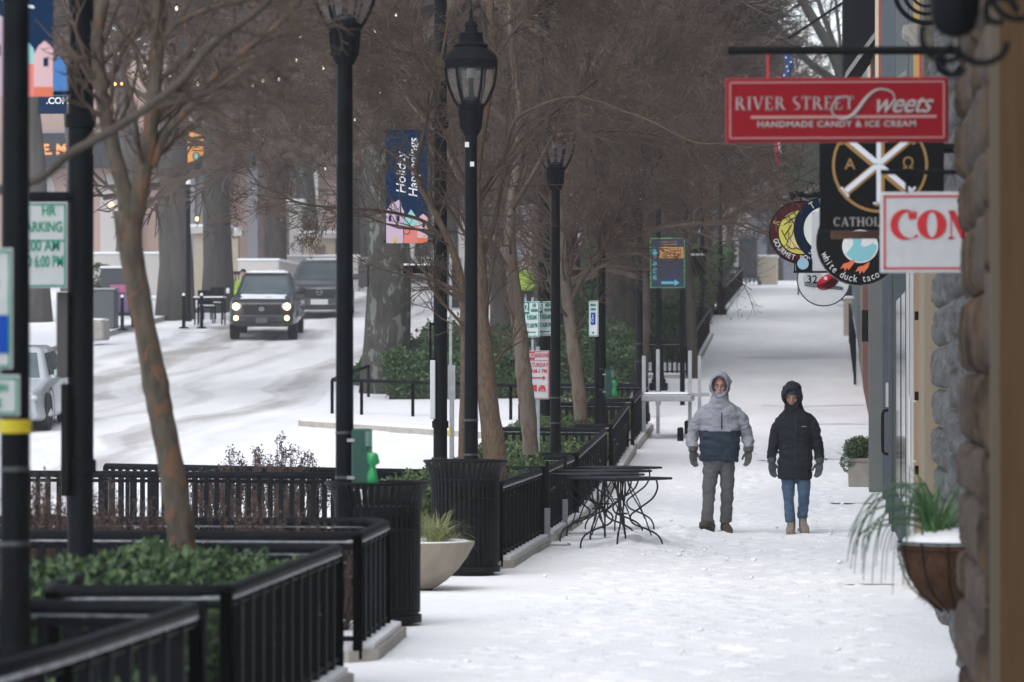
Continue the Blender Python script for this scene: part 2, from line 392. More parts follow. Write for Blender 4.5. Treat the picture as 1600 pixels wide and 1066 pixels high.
def hedge(box, height, label, m=LEAF, n=9000, size=.045, lump=.10, name='hedge', seed=1, cat='hedge', soft=.25, wood=True, group=None):
    rng = np.random.default_rng(seed); x0,x1,y0,y1 = box
    def zf(x,y):
        e = np.minimum(np.minimum(x-x0, x1-x), np.minimum((y-y0)*1.5,(y1-y)*1.5)); e = np.clip(e/soft,0,1)**.5
        return Gv(y)+.10+height*(.55+.45*e) + lump*(vnoise(x,y*.6,.45,seed)-.5)+lump*.6*(vnoise(x,y,.17,seed+2)-.5)
    t = thing(name, label, cat, (0,0,0), 0, group)
    p = shrub_pts(rng, box, n, zf, height*.75)
    # side shells
    k = n//2; sx = np.where(rng.random(k)<.65, x1, x0)+rng.normal(size=k)*.04; sy = rng.uniform(y0,y1,k)
    sz = Gv(sy)+.12+(.5+.5*rng.random(k)**.6)*height*.88; p = np.vstack([p, np.stack([sx,sy,sz],1)])
    k = n//4; sy = np.full(k, y0)+rng.normal(size=k)*.05; sx = rng.uniform(x0,x1,k); sz = Gv(sy)+.12+rng.random(k)*height*.85; p = np.vstack([p, np.stack([sx,sy,sz],1)])
    MB().leaves(p, size, rng, up=.5, aspect=.55).build('foliage', m, t)
    b = MB(); k = 150; x = rng.uniform(x0+.05,x1-.05,k); y = rng.uniform(y0+.05,y1-.05,k); g = Gv(y)
    b.segs(np.stack([x,y,g+.05],1), np.stack([x+rng.normal(size=k)*.1,y+rng.normal(size=k)*.1,g+.1+height*.85],1), .008,.003)
    b.box(((x0+x1)/2,(y0+y1)/2,G((y0+y1)/2)+.1), (x1-x0-.1,y1-y0-.1,.1+abs(G(y1)-G(y0))))
    b.build('stems', BARKD, t); return t
def red_bush(cx, cy, r, h, label, seed, n=2600, group=None, ub=2.2):
    rng = np.random.default_rng(seed); t = thing('barberry_bush', label, 'bush', (cx,cy,G(cy)+.1), 0, group)
    k = 130 if ub < 5 else 60; a = rng.uniform(0,2*math.pi,k); rr = r*np.sqrt(rng.random(k)); tip = np.stack([rr*np.cos(a)*1.2, rr*np.sin(a)*1.2, h*(1-.35*(rr/r)**2)*rng.uniform(.6,1.12,k)],1)
    base = tip*np.array([.3,.3,0]); b = MB(); mid = (base+tip)/2+rng.normal(size=(k,3))*.03
    b.segs(base, mid, .006, .0045); b.segs(mid, tip, .0045, .002)
    b.build('stems', TWIG, t)
    i = rng.integers(0,k,n); u = rng.beta(ub,1,n)[:,None]; p = np.where(u<.5, base[i]+(mid-base)[i]*u*2, mid[i]+(tip-mid)[i]*(u*2-1)) + rng.normal(size=(n,3))*.018
    MB().leaves(p, .026, rng, up=.2, aspect=.6).build('foliage', REDLEAF, t)
    return t

planter(11.0, 15.5, -4.9, None, 'kerbed planting bed nearest the camera at bottom left', xr0=-2.62, xr1=-2.55)
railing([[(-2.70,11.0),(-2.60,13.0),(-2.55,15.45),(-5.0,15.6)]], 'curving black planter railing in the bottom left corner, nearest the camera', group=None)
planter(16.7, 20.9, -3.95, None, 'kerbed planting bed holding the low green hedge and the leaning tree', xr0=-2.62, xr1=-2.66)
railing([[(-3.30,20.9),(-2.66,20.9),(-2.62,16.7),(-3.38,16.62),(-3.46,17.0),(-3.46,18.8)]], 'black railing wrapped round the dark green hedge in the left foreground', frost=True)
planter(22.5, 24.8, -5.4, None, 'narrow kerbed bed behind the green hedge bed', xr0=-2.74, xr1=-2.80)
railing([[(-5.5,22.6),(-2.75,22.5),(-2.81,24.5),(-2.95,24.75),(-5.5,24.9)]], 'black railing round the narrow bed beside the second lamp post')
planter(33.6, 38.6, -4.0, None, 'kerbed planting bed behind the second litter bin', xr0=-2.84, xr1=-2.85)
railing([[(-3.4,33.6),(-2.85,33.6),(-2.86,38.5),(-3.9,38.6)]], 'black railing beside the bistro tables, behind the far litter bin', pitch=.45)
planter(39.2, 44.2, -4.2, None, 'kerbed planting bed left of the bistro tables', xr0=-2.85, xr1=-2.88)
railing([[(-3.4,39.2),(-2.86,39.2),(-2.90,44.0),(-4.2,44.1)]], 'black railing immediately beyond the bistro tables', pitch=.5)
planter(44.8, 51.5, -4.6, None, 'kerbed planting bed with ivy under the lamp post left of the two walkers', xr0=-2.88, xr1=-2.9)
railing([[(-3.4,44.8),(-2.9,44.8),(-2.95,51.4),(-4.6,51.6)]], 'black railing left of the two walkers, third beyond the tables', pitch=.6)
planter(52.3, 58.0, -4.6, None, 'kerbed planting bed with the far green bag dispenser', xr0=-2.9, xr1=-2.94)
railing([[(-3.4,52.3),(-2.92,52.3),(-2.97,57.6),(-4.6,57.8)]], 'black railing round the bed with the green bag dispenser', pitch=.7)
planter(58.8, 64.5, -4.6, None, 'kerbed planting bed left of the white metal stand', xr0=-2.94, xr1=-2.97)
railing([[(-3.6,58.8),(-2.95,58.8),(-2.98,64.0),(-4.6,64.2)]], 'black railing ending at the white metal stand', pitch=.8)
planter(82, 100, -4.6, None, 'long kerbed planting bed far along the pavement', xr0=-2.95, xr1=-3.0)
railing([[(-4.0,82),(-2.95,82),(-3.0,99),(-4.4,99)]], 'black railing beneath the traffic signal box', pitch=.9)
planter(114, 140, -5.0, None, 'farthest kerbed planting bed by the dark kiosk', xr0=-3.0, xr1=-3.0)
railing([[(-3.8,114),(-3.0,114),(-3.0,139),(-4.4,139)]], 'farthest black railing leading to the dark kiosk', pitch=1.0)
# rails across the bay on the street side
railing([[(-7.6,36.2),(-3.75,35.6)]], 'long black railing with flat pickets between the parking bay and the bins', h=.78, frost=False)
railing([[(-7.6,40.2),(-3.9,37.8)]], 'rear black railing behind the dark red bushes', h=.76, frost=False)
planter(35.5, 40.0, -7.7, None, 'street side planting bed with bare dark red bushes', xr0=-3.9, xr1=-4.1)
hedge((-3.93,-2.80,16.8,20.7), .66, 'dense dark green hedge filling the planter in the left foreground', n=26000, size=.05, seed=3, lump=.16)
hedge((-4.9,-2.75,11.3,15.3), .42, 'dark green hedge behind the curving railing at bottom left', n=14000, size=.05, seed=4)
hedge((-4.0,-3.0,33.8,38.4), .72, 'green hedge right of the far litter bin around the patchy barked tree', n=14000, size=.05, seed=5, m=LEAF2, lump=.2)
hedge((-4.1,-3.0,39.3,43.9), .68, 'green hedge beyond the bistro tables', n=9000, size=.05, seed=6, m=LEAF2)
hedge((-4.5,-3.05,45.0,51.2), .55, 'low green hedge under the third lamp post', n=9000, size=.055, seed=7, m=LEAF2)
hedge((-4.5,-3.05,52.4,57.5), .5, 'low green hedge around the bag dispenser post', n=7000, size=.055, seed=8, m=LEAF2)
hedge((-4.5,-3.1,59.0,64.0), .5, 'low green hedge beside the white metal stand', n=5000, size=.06, seed=9, m=LEAF2)
for i, (px, d, r, h, n) in enumerate([(95,23.6,.34,.98,3400),(180,23.9,.32,.90,3200),(60,23.4,.3,.96,2600),(135,23.2,.28,.82,2400),(245,24.0,.27,.78,2200),(440,24.0,.30,.74,2000),(520,23.8,.2,.66,1100),(375,24.2,.30,.80,2200)]):
    red_bush(X(px,d), d, r, h, ['tall leggy dark red bush left of the big dark pole','dark red bush between the dark pole and the leaning tree','dark red bush at the far left edge behind the big pole','short dark red bush behind the thick street pole','sparse dark red bush just left of the leaning tree','low dark red bush right of the leaning tree','smallest dark red bush beside the second lamp post','dark red bush right behind the leaning tree'][i], 20+i, n)
for i, (px, d, r, h) in enumerate([(372,38.5,.42,.80),(425,38.2,.50,.95),(340,38.8,.28,.68),(468,38.6,.32,.78)]):
    red_bush(X(px,d), d, r, h, ['bare dark red bush rising above the rear railing, middle left','tallest bare dark red bush above the rear railing','small bare dark red bush at the left end of the row above the rear railing','small bare dark red bush at the right end of the row above the rear railing'][i], 40+i, 3200, ub=7)

# ------------------------------------------------------------------ lamp posts
GLASS = mat('lamp_glass', (.20,.19,.17), .3)
def glassy(name, alpha, col=(.75,.8,.82)):
    m = mat(name, col, .1); b = m.node_tree.nodes['Principled BSDF']; b.inputs['Alpha'].default_value = alpha; return m
LGLASS = glassy('clear_glass', .05)
BANDM = mat('band_metal', (.06,.065,.07), .4, .5)
def make_lamp():
    t = thing('street_lamp', 'x', 'street lamp')
    b = MB(); b.bbox((0,0,.08),(.36,.36,.16),.02); b.lathe([(.135,.16),(.15,.2),(.11,.26),(.10,.5),(.105,.52),(.09,.62)], n=16)
    b.build('base', IRON, t, smooth=35)
    b = MB(); b.lathe([(.068,.6),(.062,.9),(.058,2.2),(.053,3.82)], n=16); b.build('pole', IRONG, t, smooth=35)
    for z in (1.03,1.33): MB().lathe([(.0615,z-.010),(.0635,z-.008),(.0635,z+.008),(.0615,z+.010)], n=16).build('clamp_band', BANDM, t, smooth=35)
    b = MB(); b.lathe([(.06,3.80),(.07,3.82),(.082,3.84),(.085,3.86),(.10,4.02),(.118,4.04),(.122,4.06),(.118,4.075),(.095,4.08)], n=20)
    for k in range(12):
        a = k*math.pi/6; b.tube([(.086*math.cos(a),.086*math.sin(a),3.86),(.102*math.cos(a),.102*math.sin(a),4.02)], .009, 5)
    b.build('fitter_cup', IRON, t, smooth=35)
    b = MB(); b.lathe([(.085,4.08),(.075,4.11),(.05,4.135),(.02,4.145)], n=16); b.cyl((0,0,4.13),(0,0,4.33),.022,8); b.build('lamp_socket', IRON, t, smooth=35)
    for k in range(6):
        a = k*math.pi/3+.02
        pr = bez([(.115,4.06),(.145,4.12),(.185,4.20),(.213,4.30),(.222,4.40)] and [(.115*math.cos(a),.115*math.sin(a),4.06),(.150*math.cos(a),.150*math.sin(a),4.12),(.188*math.cos(a),.188*math.sin(a),4.21),(.212*math.cos(a),.212*math.sin(a),4.30),(.222*math.cos(a),.222*math.sin(a),4.42)], 10)
        MB().tube(pr, .0125, 6).build('cage_arm', IRON, t, smooth=True)
    b = MB(); b.lathe([(.212,4.385),(.230,4.39),(.232,4.44),(.240,4.455),(.222,4.465)], n=24)
    b.lathe([(.228,4.46),(.215,4.50),(.175,4.545),(.145,4.56),(.140,4.575),(.155,4.585),(.135,4.60),(.11,4.61),(.10,4.68),(.105,4.69),(.06,4.70),(.05,4.74),(.062,4.76),(.045,4.79),(.02,4.80),(.012,4.86),(.018,4.87),(.006,4.90),(.003,5.0)], n=24)
    b.build('lamp_cap', IRON, t, smooth=35)
    b = MB(); b.lathe([(.10,4.09),(.14,4.13),(.178,4.21),(.202,4.30),(.212,4.39)], n=24); b.build('lamp_glass', LGLASS, t, smooth=True)
    MB().lathe([(.02,4.33),(.035,4.30),(.035,4.42),(.02,4.45)], n=12).build('bulb', GLASS, t, smooth=True)
    return t
lampL = ['nearest lamp post, cut by the left edge of the picture, with a yellow band',
 'tall black lamp post beside the near litter bin, lantern cut by the top edge',
 'black lamp post with its whole lantern visible behind the far litter bin',
 'third black lantern lamp post, standing in the hedge left of the parking sign',
 'black lamp post carrying the far green bag dispenser',
 'black lamp post just left of the blue and orange map sign',
 'lamp post between the map sign and the white stand',
 'lamp post next to the traffic signal box', 'distant lamp post beyond the signal box', 'farthest lamp post left of the dark kiosk']
lp = [(24,15.3),(538.5,25.6),(736,33.2),(868,45.6),(940,55),(999,65.5),(1029,76),(1072,86),(1097,99),(1126,112)]
lamp0 = make_lamp(); LAMPS = []
for i, (px, d) in enumerate(lp):
    o = lamp0 if i == 0 else copy_tree(lamp0)
    o.location = (X(px,d), d, G(d)+(.08 if i in (3,4,5,6,7) else 0)); o['label'] = lampL[i]; o['group'] = 'lantern lamp posts along the pavement'; LAMPS.append(o)
YBAND = mat('yellow_band', (.62,.50,.01), .5)
MB().lathe([(.064,1.475),(.0655,1.478),(.0655,1.527),(.064,1.53)], n=16).build('reflective_band', YBAND, LAMPS[0])
for zz, dx in ((3.72,-.03),(3.55,.015)):
    MB().box((dx,-.062,zz),(.035,.004,.04 if dx>0 else .045)).build('sticker', WHITE, LAMPS[2])
# ------------------------------------------------------------------ thick street poles with banners
def street_pole(px, d, label, r=.075, h=9.0, texture=IRONG):
    t = thing('street_pole', label, 'pole', (X(px,d), d, G(d)-.05))
    b = MB(); b.lathe([(.17,0),(.17,.08),(.12,.12),(r+.02,.2),(r,.3),(r*.97,3),(r*.85,h)], n=18); b.build('shaft', texture, t, smooth=35)
    for z in (1.25,3.2,4.45): MB().lathe([(r+.001,z-.04),(r+.014,z-.035),(r+.014,z+.035),(r+.001,z+.04)], n=18).build('collar', IRON, t, smooth=35)
    return t
street_pole(126, 21.4, 'thick black street pole in the left foreground between the lamp post and the leaning tree')
street_pole(688, 40.8, 'thick black street pole carrying the Holiday Happenings banner')
street_pole(850, 57.5, 'dark slender utility pole right behind the third lamp post', r=.10)
HAZE = .0009
# ------------------------------------------------------------------ bare trees
def bark_mat(name, c1, c2, c3, sc=5, bump=.5):
    m = mat(name, c1, .9, col2=c2, scale=sc, bump=bump, bscale=30, stretch=(2,2,.6), contrast=.12)
    n = m.node_tree.nodes; L = m.node_tree.links; b = n['Principled BSDF']
    src = b.inputs['Base Color'].links[0].from_socket
    t = n.new('ShaderNodeTexNoise'); t.inputs['Scale'].default_value = sc*.8; t.inputs['Detail'].default_value = 3; t.inputs['Distortion'].default_value = 1.2
    tc = n.new('ShaderNodeTexCoord'); mp = n.new('ShaderNodeMapping'); mp.inputs['Location'].default_value = (3,7,1); mp.inputs['Scale'].default_value = (1.5,1.5,.8)
    L.new(tc.outputs['Object'], mp.inputs[0]); L.new(mp.outputs[0], t.inputs['Vector'])
    r = n.new('ShaderNodeValToRGB'); r.color_ramp.elements[0].position = .56; r.color_ramp.elements[1].position = .61; L.new(t.outputs['Fac'], r.inputs['Fac'])
    mx = n.new('ShaderNodeMix'); mx.data_type = 'RGBA'; L.new(r.outputs['Color'], mx.inputs['Factor']); L.new(src, mx.inputs['A']); mx.inputs['B'].default_value = (*c3,1)
    L.new(mx.outputs['Result'], b.inputs['Base Color']); return m
BARKNEAR = bark_mat('bark_peeling', (.040,.033,.024), (.085,.068,.048), (.115,.058,.030), 9)
BARKSPOT = bark_mat('bark_spotted', (.065,.047,.031), (.115,.088,.060), (.14,.07,.036), 26)
BARKTAN = bark_mat('bark_tan', (.085,.066,.050), (.135,.108,.085), (.10,.052,.034), 5)
BARKLICHEN = bark_mat('bark_lichen', (.040,.038,.034), (.062,.058,.052), (.15,.165,.145), 4.2, .9)
BARKBROWN = bark_mat('bark_brown', (.040,.033,.027), (.070,.056,.045), (.032,.028,.025), 2)
BARKORANGE = mat('bark_orange', (.16,.075,.035), .9, col2=(.10,.06,.04), scale=4, bump=.5)

def norm(v): return v/np.maximum(np.linalg.norm(v,axis=1,keepdims=True),1e-9)
def grow(mb, rng, p, d, L, r, nch, K=4, wander=.16, lift=.02, spread=.85, rmin=.0026, shrink=(.42,.68), n0=4, tmin=.15):
    p = np.asarray(p,float); d = norm(np.asarray(d,float)); L = np.asarray(L,float); r = np.asarray(r,float); tips = None
    for lvl in range(len(nch)+1):
        m = len(p); pts = [p]; ds = []; cd = d
        for k in range(K):
            cd = norm(cd + wander*rng.normal(size=(m,3)) + np.array([0,0,lift])); q = pts[-1]+cd*(L/K)[:,None]
            mb.segs(pts[-1], q, np.maximum(r*(1-.62*k/K),rmin), np.maximum(r*(1-.62*(k+1)/K),rmin*.8), n0 if lvl == 0 else 3); pts.append(q); ds.append(cd)
        tips = pts[-1]
        if lvl == len(nch): break
        A = np.stack(pts); D = np.stack(ds); nc = nch[lvl]
        idx = np.repeat(np.arange(m), nc); t = rng.uniform(tmin,1,len(idx))*K; k = np.minimum(t.astype(int),K-1); u = (t-k)[:,None]
        p2 = A[k,idx]*(1-u)+A[k+1,idx]*u; dd = D[k,idx]; perp = rng.normal(size=dd.shape); perp -= dd*(perp*dd).sum(1,keepdims=True); perp = norm(perp)
        d = norm(dd + perp*spread*rng.uniform(.5,1.2,len(idx))[:,None]); 
        L = L[idx]*rng.uniform(*shrink,len(idx))*(1.12-.45*t/K); r = np.maximum(r[idx]*.48, rmin); p = p2
    return tips
def limb_children(mb, rng, path, rad, n, L, nch, t0=.25, **kw):
    """side shoots from a limb polyline"""
    A = np.array([tuple(q) for q in path]); m = len(A)-1
    t = rng.uniform(t0,1,n)*m; k = np.minimum(t.astype(int),m-1); u = (t-k)[:,None]
    p = A[k]*(1-u)+A[k+1]*u; d = norm(A[k+1]-A[k]); perp = rng.normal(size=d.shape); perp = norm(perp-d*(perp*d).sum(1,keepdims=True))
    d2 = norm(d*.7+perp*rng.uniform(.5,1.1,n)[:,None]); rr = np.interp(t, np.arange(m+1), rad)*.4
    return grow(mb, rng, p, d2, L*rng.uniform(.6,1.3,n), np.clip(rr,.004,.02), nch, **kw)
def W(pxs, Y, dy=None):
    return [P(a, b, Y+(dy[i] if dy else 0)) for i,(a,b) in enumerate(pxs)]
def custom_tree(name, label, Y, limbs, bark, crown, seed, twm=TWIG, base=None, dry=0, group=None):
    """limbs: list of (pixel points, widths px, dys, n side shoots, shoot length)"""
    rng = np.random.default_rng(seed); b0 = base or P(*limbs[0][0][0], Y); t = thing(name, label, 'tree', (b0.x,b0.y,G(b0.y)), 0, group)
    off = np.array([b0.x,b0.y,G(b0.y)])
    tw = MB(); tp = []
    for i,(pts, ws, dys, ns, Ls) in enumerate(limbs):
        q = W(pts, Y, dys); s_ = FPX/Y; q = bez(q, len(pts)*4); rad = np.interp(np.linspace(0,len(ws)-1,len(q)), range(len(ws)), ws)/2/s_
        wob = rng.normal(size=len(q))*.035+1
        MB().tube([v-Vector(off) for v in q], rad*wob, 12 if i == 0 else 8).build('trunk' if i == 0 else 'limb', bark if ws[0] > 9.5 else twm, t, smooth=True)
        if ns: tp.append(limb_children(tw, rng, [v-Vector(off) for v in q], rad, ns, Ls, crown, lift=.03))
    if tw.n: tw.build('twigs', twm, t)
    if dry and tp:
        tp = np.vstack(tp); k = rng.integers(0,len(tp),dry)
        # seed clusters gather on some shoots
        c = rng.integers(0,len(tp),max(8,dry//14)); j = c[rng.integers(0,len(c),dry)]
        MB().leaves(tp[j]+rng.normal(size=(dry,3))*.035, .022, rng, up=.1).build('dry_seed_heads', DRY, t)
    return t
# leaning crape myrtle in the left foreground
custom_tree('crape_myrtle', 'leaning tree with peeling orange patched bark in the left foreground hedge', 20.6,
 [([(284,1010),(284,850),(277,790),(264,710),(252,650),(243,600),(228,520),(213,440),(203,380),(199,330)], [46,46,45,40,40,44,36,38,38,48], None, 0, 0),
  ([(203,345),(192,290),(172,215),(158,140),(152,60),(162,0),(180,-90)], [34,27,24,22,21,19,14], None, 16, .5),
  ([(208,350),(218,300),(232,230),(240,150),(246,60),(250,-90)], [34,28,26,25,24,20], None, 12, .5),
  ([(238,260),(262,205),(299,167),(325,132),(352,104),(400,66),(437,37),(470,0),(500,-60)], [16,14,13,12,12,10,10,9,7], [0,0,-.1,-.15,-.2,-.2,-.2,-.2,-.2], 26, .45),
  ([(236,50),(217,0),(205,-40)], [7,6,5], None, 4, .4),
  ([(245,70),(282,34),(338,11),(400,-3),(440,-20)], [11,10,9,8,6], None, 14, .4)],
 BARKNEAR, (4,3), 11)
# limb of a tree outside the frame reaching across
custom_tree('crape_myrtle', 'tree outside the left edge whose dark blurred bough slants up across the picture', 16.6,
 [([(-190,1130),(-180,800),(-165,500),(-150,330)], [50,42,34,26], None, 0, 0),
  ([(-150,340),(-60,310),(55,282),(112,238),(168,209),(228,170),(285,125),(318,84),(352,53),(400,20),(440,-20)], [22,18,14,14,14,14,14,13,12,10,8], None, 12, .35),
  ([(228,170),(282,158),(332,141),(400,96),(450,60)], [9,8,7,6,4], None, 14, .35),
  ([(318,84),(360,100),(390,130)], [5,3,2], None, 6, .3)],
 BARKBROWN, (4,3), 12)
custom_tree('crape_myrtle', 'spotted orange brown barked tree directly behind the second whole lamp post', 34.8,
 [([(775,790),(772,700),(764,640),(757,560),(751,490),(748,420),(743,340),(744,260),(757,180),(768,100),(766,0),(775,-80)], [38,35,32,29,26,24,20,17,15,13,11,8], None, 20, .9),
  ([(722,790),(722,690),(725,600),(725,500),(719,430),(698,370),(676,325),(650,270),(665,197),(673,158),(690,90),(705,0)], [12,12,12,12,12,11,10,8,7,6,5,3], None, 12, .8),
  ([(690,372),(660,345),(600,330),(540,326),(470,318),(430,300),(390,285)], [7,6,5,4,4,3,2], [0,0,-.3,-.6,-.9,-1.1,-1.3], 26, .7),
  ([(648,268),(612,240),(560,215),(485,198),(430,170),(390,140)], [6,5,4,4,3,2], [0,.2,.3,.5,.7,.9], 28, .8),
  ([(745,420),(772,350),(800,237),(865,175),(913,141),(958,107),(1000,95)], [9,8,6,5,4,3,2], [0,.2,.4,.8,1.2,1.5,1.6], 26, .7),
  ([(780,300),(800,197),(837,169),(884,153),(921,155),(969,172),(1020,191),(1082,222),(1138,225),(1174,234)], [6,6,5,5,4,4,3,3,2,2], [0,-.2,-.4,-.5,-.6,-.7,-.8,-.9,-1,-1], 20, .6),
  ([(952,93),(980,37),(991,-10),(1010,-60)], [3,3,2,2], [1.5]*4, 40, .7),
  ([(757,180),(720,120),(660,90),(600,70),(540,30)], [6,5,4,3,2], [0,-.3,-.5,-.7,-.8], 60, .9),
  ([(768,100),(810,40),(860,0),(900,-60)], [6,5,4,3], [0,.2,.4,.6], 60, .9)],
 BARKSPOT, (5,4,3), 13, dry=2600)
custom_tree('crape_myrtle', 'pale trunked tree between the two parking signs and the third lamp post', 44.6,
 [([(830,720),(826,660),(820,600),(812,520),(802,440),(796,380),(797,330),(808,260),(812,180),(800,80),(795,-40)], [27,26,25,23,22,18,16,14,12,9,6], None, 20, 1.0),
  ([(800,425),(780,380),(750,340),(720,290),(690,220),(640,160),(600,90)], [10,9,8,6,5,4,3], [0,.3,.5,.8,1,1.2,1.4], 24, .9),
  ([(798,330),(840,260),(880,180),(930,100),(980,20)], [9,7,6,4,3], [0,-.3,-.5,-.7,-.9], 24, .9),
  ([(810,250),(860,215),(950,205),(1040,215),(1120,260)], [7,6,5,3,2], [0,.4,.8,1.2,1.6], 60, 1.0)],
 BARKTAN, (5,4,3), 14, dry=2200)
custom_tree('crape_myrtle', 'forked tan tree in the hedge left of the bag dispenser', 54.2,
 [([(908,660),(905,615),(898,560),(888,480),(882,420),(878,360),(872,280),(868,180),(872,80),(865,-40)], [22,22,20,18,15,13,11,9,7,5], None, 60, 1.2),
  ([(893,472),(912,432),(932,405),(955,360),(985,290),(1010,200)], [9,8,8,6,5,3], [0,-.2,-.3,-.4,-.5,-.5], 90, 1.1),
  ([(878,370),(850,300),(800,240),(740,180)], [8,6,5,3], [0,.3,.6,.9], 50, 1.1),
  ([(870,250),(920,180),(1000,120),(1070,60)], [7,6,4,3], [0,.5,.9,1.2], 110, 1.2)],
 BARKTAN, (5,4,3), 15, dry=2000)

def generic_tree(seed, H, r0, clear, limbs, spread, L0, nch, rmin, bark, twm, dry=0, lean=0):
    rng = np.random.default_rng(seed); t = thing('bare_tree', 'x', 'tree')
    tr = [(rng.normal()*.02*z+lean*z, rng.normal()*.02*z, z) for z in np.linspace(-.3, H*.72, 9)]
    MB().tube(tr, [r0*1.35]+[r0*(1.08-.085*i) for i in range(8)], 12).build('trunk', bark, t, smooth=True)
    A = np.array(tr); tw = MB(); n = limbs
    z = rng.uniform(clear, H*.72, n); p = np.stack([np.interp(z,A[:,2],A[:,0]),np.interp(z,A[:,2],A[:,1]),z],1)
    a = rng.uniform(0,2*math.pi,n); e = rng.uniform(.15,1.0,n); d = np.stack([np.cos(a)*spread, np.sin(a)*spread, e],1)
    L = L0*rng.uniform(.7,1.2,n)*(1.15-.5*(z-clear)/(H*.72-clear)); r = r0*.42*(1.1-.6*(z-clear)/(H*.72-clear))
    lim = MB(); tips = grow(tw, rng, p, d, L, r, nch, K=5, wander=.15, lift=.03, rmin=rmin, n0=5, shrink=(.45,.72))
    tw.build('crown', twm, t)
    if dry:
        c = rng.integers(0,len(tips),dry//12); j = c[rng.integers(0,len(c),dry)]
        MB().leaves(tips[j]+rng.normal(size=(dry,3))*.09, .05, rng, up=.1).build('dry_seed_heads', DRY, t)
    return t
BARKGREY = mat('bark_grey', (.06,.055,.05), .95, col2=(.10,.09,.082), scale=3, bump=.7, bscale=14, stretch=(2,2,.4))
protoA = generic_tree(101, 7.2, .11, 2.3, 13, 1.0, 2.6, (8,7,6), .0035, BARKTAN, TWIG, 2600)
protoB = generic_tree(102, 8.2, .12, 2.6, 15, .9, 2.9, (8,7,6), .004, BARKTAN, TWIG, 2600)
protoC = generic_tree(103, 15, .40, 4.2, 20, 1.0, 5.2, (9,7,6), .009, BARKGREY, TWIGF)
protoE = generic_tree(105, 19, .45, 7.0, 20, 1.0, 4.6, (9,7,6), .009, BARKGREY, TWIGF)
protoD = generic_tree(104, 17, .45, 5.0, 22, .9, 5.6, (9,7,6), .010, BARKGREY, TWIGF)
used = {}
def place(proto, px, Y, label, s=1.0, rz=0, group=None, z=None, bark=None):
    if proto.name in used: o = copy_tree(proto)
    else: o = proto; used[proto.name] = 1
    o.location = (X(px,Y), Y, G(Y) if z is None else z); o.rotation_euler = (0,0,rz); o.scale = (s,s,s); o['label'] = label
    if group: o['group'] = group
    if bark:
        for ch in o.children:
            if ch.name.startswith('trunk'): ch.data = ch.data.copy(); ch.data.materials[0] = bark
    return o
g1 = 'slim bare trees along the pavement'
for i,(px,Y,pr,s,lb) in enumerate([
   (1003,68,protoA,1.0,'slim bare tree hidden behind the lamp post left of the map sign'),
   (1082,82,protoB,.95,'slim bare tree beside the traffic signal box'),
   (1108,112,protoA,1.25,'orange brown trunk standing left of the dark kiosk')]):
    place(pr, px, Y, lb, s, i*1.3, g1, bark=BARKORANGE if i == 2 else BARKBROWN)
g2 = 'big bare street trees'
place(protoC, 603, 75.5, 'massive grey tree trunk with pale lichen blotches behind the banner pole', .1*11, .4, g2, z=G(75.5)-.1, bark=BARKLICHEN)
place(protoD, 968, 84, 'broad brown tree trunk between two lamp posts left of the map sign', .80, 2.0, g2, bark=BARKBROWN)
place(protoE, 1050, 87, 'grey trunk standing right behind the map sign', .62, 3.1, g2, bark=BARKGREY)
place(protoD, 887, 97, 'shaded brown trunk seen between the tan tree and the accessible parking sign', .72, 4.2, g2, bark=BARKBROWN)
place(protoC, 790, 92, 'wide dim trunk behind the whole lantern lamp post and spotted tree', .85, 5.1, g2, bark=BARKBROWN)
place(protoE, 273, 112, 'broad dark trunk on the far pavement left of the pickup truck', 1.05, .9, g2, bark=BARKGREY)
place(protoE, 341, 117, 'dark trunk on the far pavement just behind the pickup truck', .95, 1.9, g2, bark=BARKGREY)
place(protoE, 55, 108, 'dark trunk on the far pavement seen between the two left poles', .9, 2.6, g2)
place(protoE, -60, 92, 'tree on the far pavement beyond the left edge of the picture', .9, 3.6, g2)
place(protoD, 1015, 106, 'dim trunk glimpsed left of the map sign pole', .75, 1.1, g2)
place(protoC, 700, 120, 'far trunk behind the banner pole across the snowy road', .75, 5.6, g2)
bg = 'bare trees fading into the mist beyond the street'
rngp = random.Random(5); k = 0
for (px,Y,s) in [(120,135,1),(200,150,1),(430,140,.9),(480,165,1.1),(545,150,1),(620,170,1.1),(700,150,.9),(760,140,.9),(780,175,1.1),(850,130,.9),(850,165,1),(920,128,.8),(930,160,1),(1000,145,.9),(1010,180,1.1),(1065,135,.8),(1075,165,1),(1110,185,1.05),(1195,235,.9),(1215,225,.8),(1265,215,.7),(330,180,1.2),(60,170,1.1),(400,200,1.2),(560,200,1.2),(660,210,1.2),(880,205,1.2),(960,215,1.2),(1060,225,1.1),(740,220,1.3)]:
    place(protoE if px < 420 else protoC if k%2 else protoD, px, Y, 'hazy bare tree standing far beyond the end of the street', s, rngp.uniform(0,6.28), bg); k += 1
custom_tree('bare_tree', 'pale leaning forked tree immediately left of the dark kiosk', 128,
 [([(1128,490),(1131,440),(1136,390),(1146,340),(1162,295),(1176,255),(1184,200)], [13,12,11,10,9,7,5], None, 8, 2.0),
  ([(1140,365),(1138,320),(1146,270),(1150,210)], [8,7,5,3], None, 8, 2.0)],
 BARKTAN, (5,4), 61, twm=TWIGF)
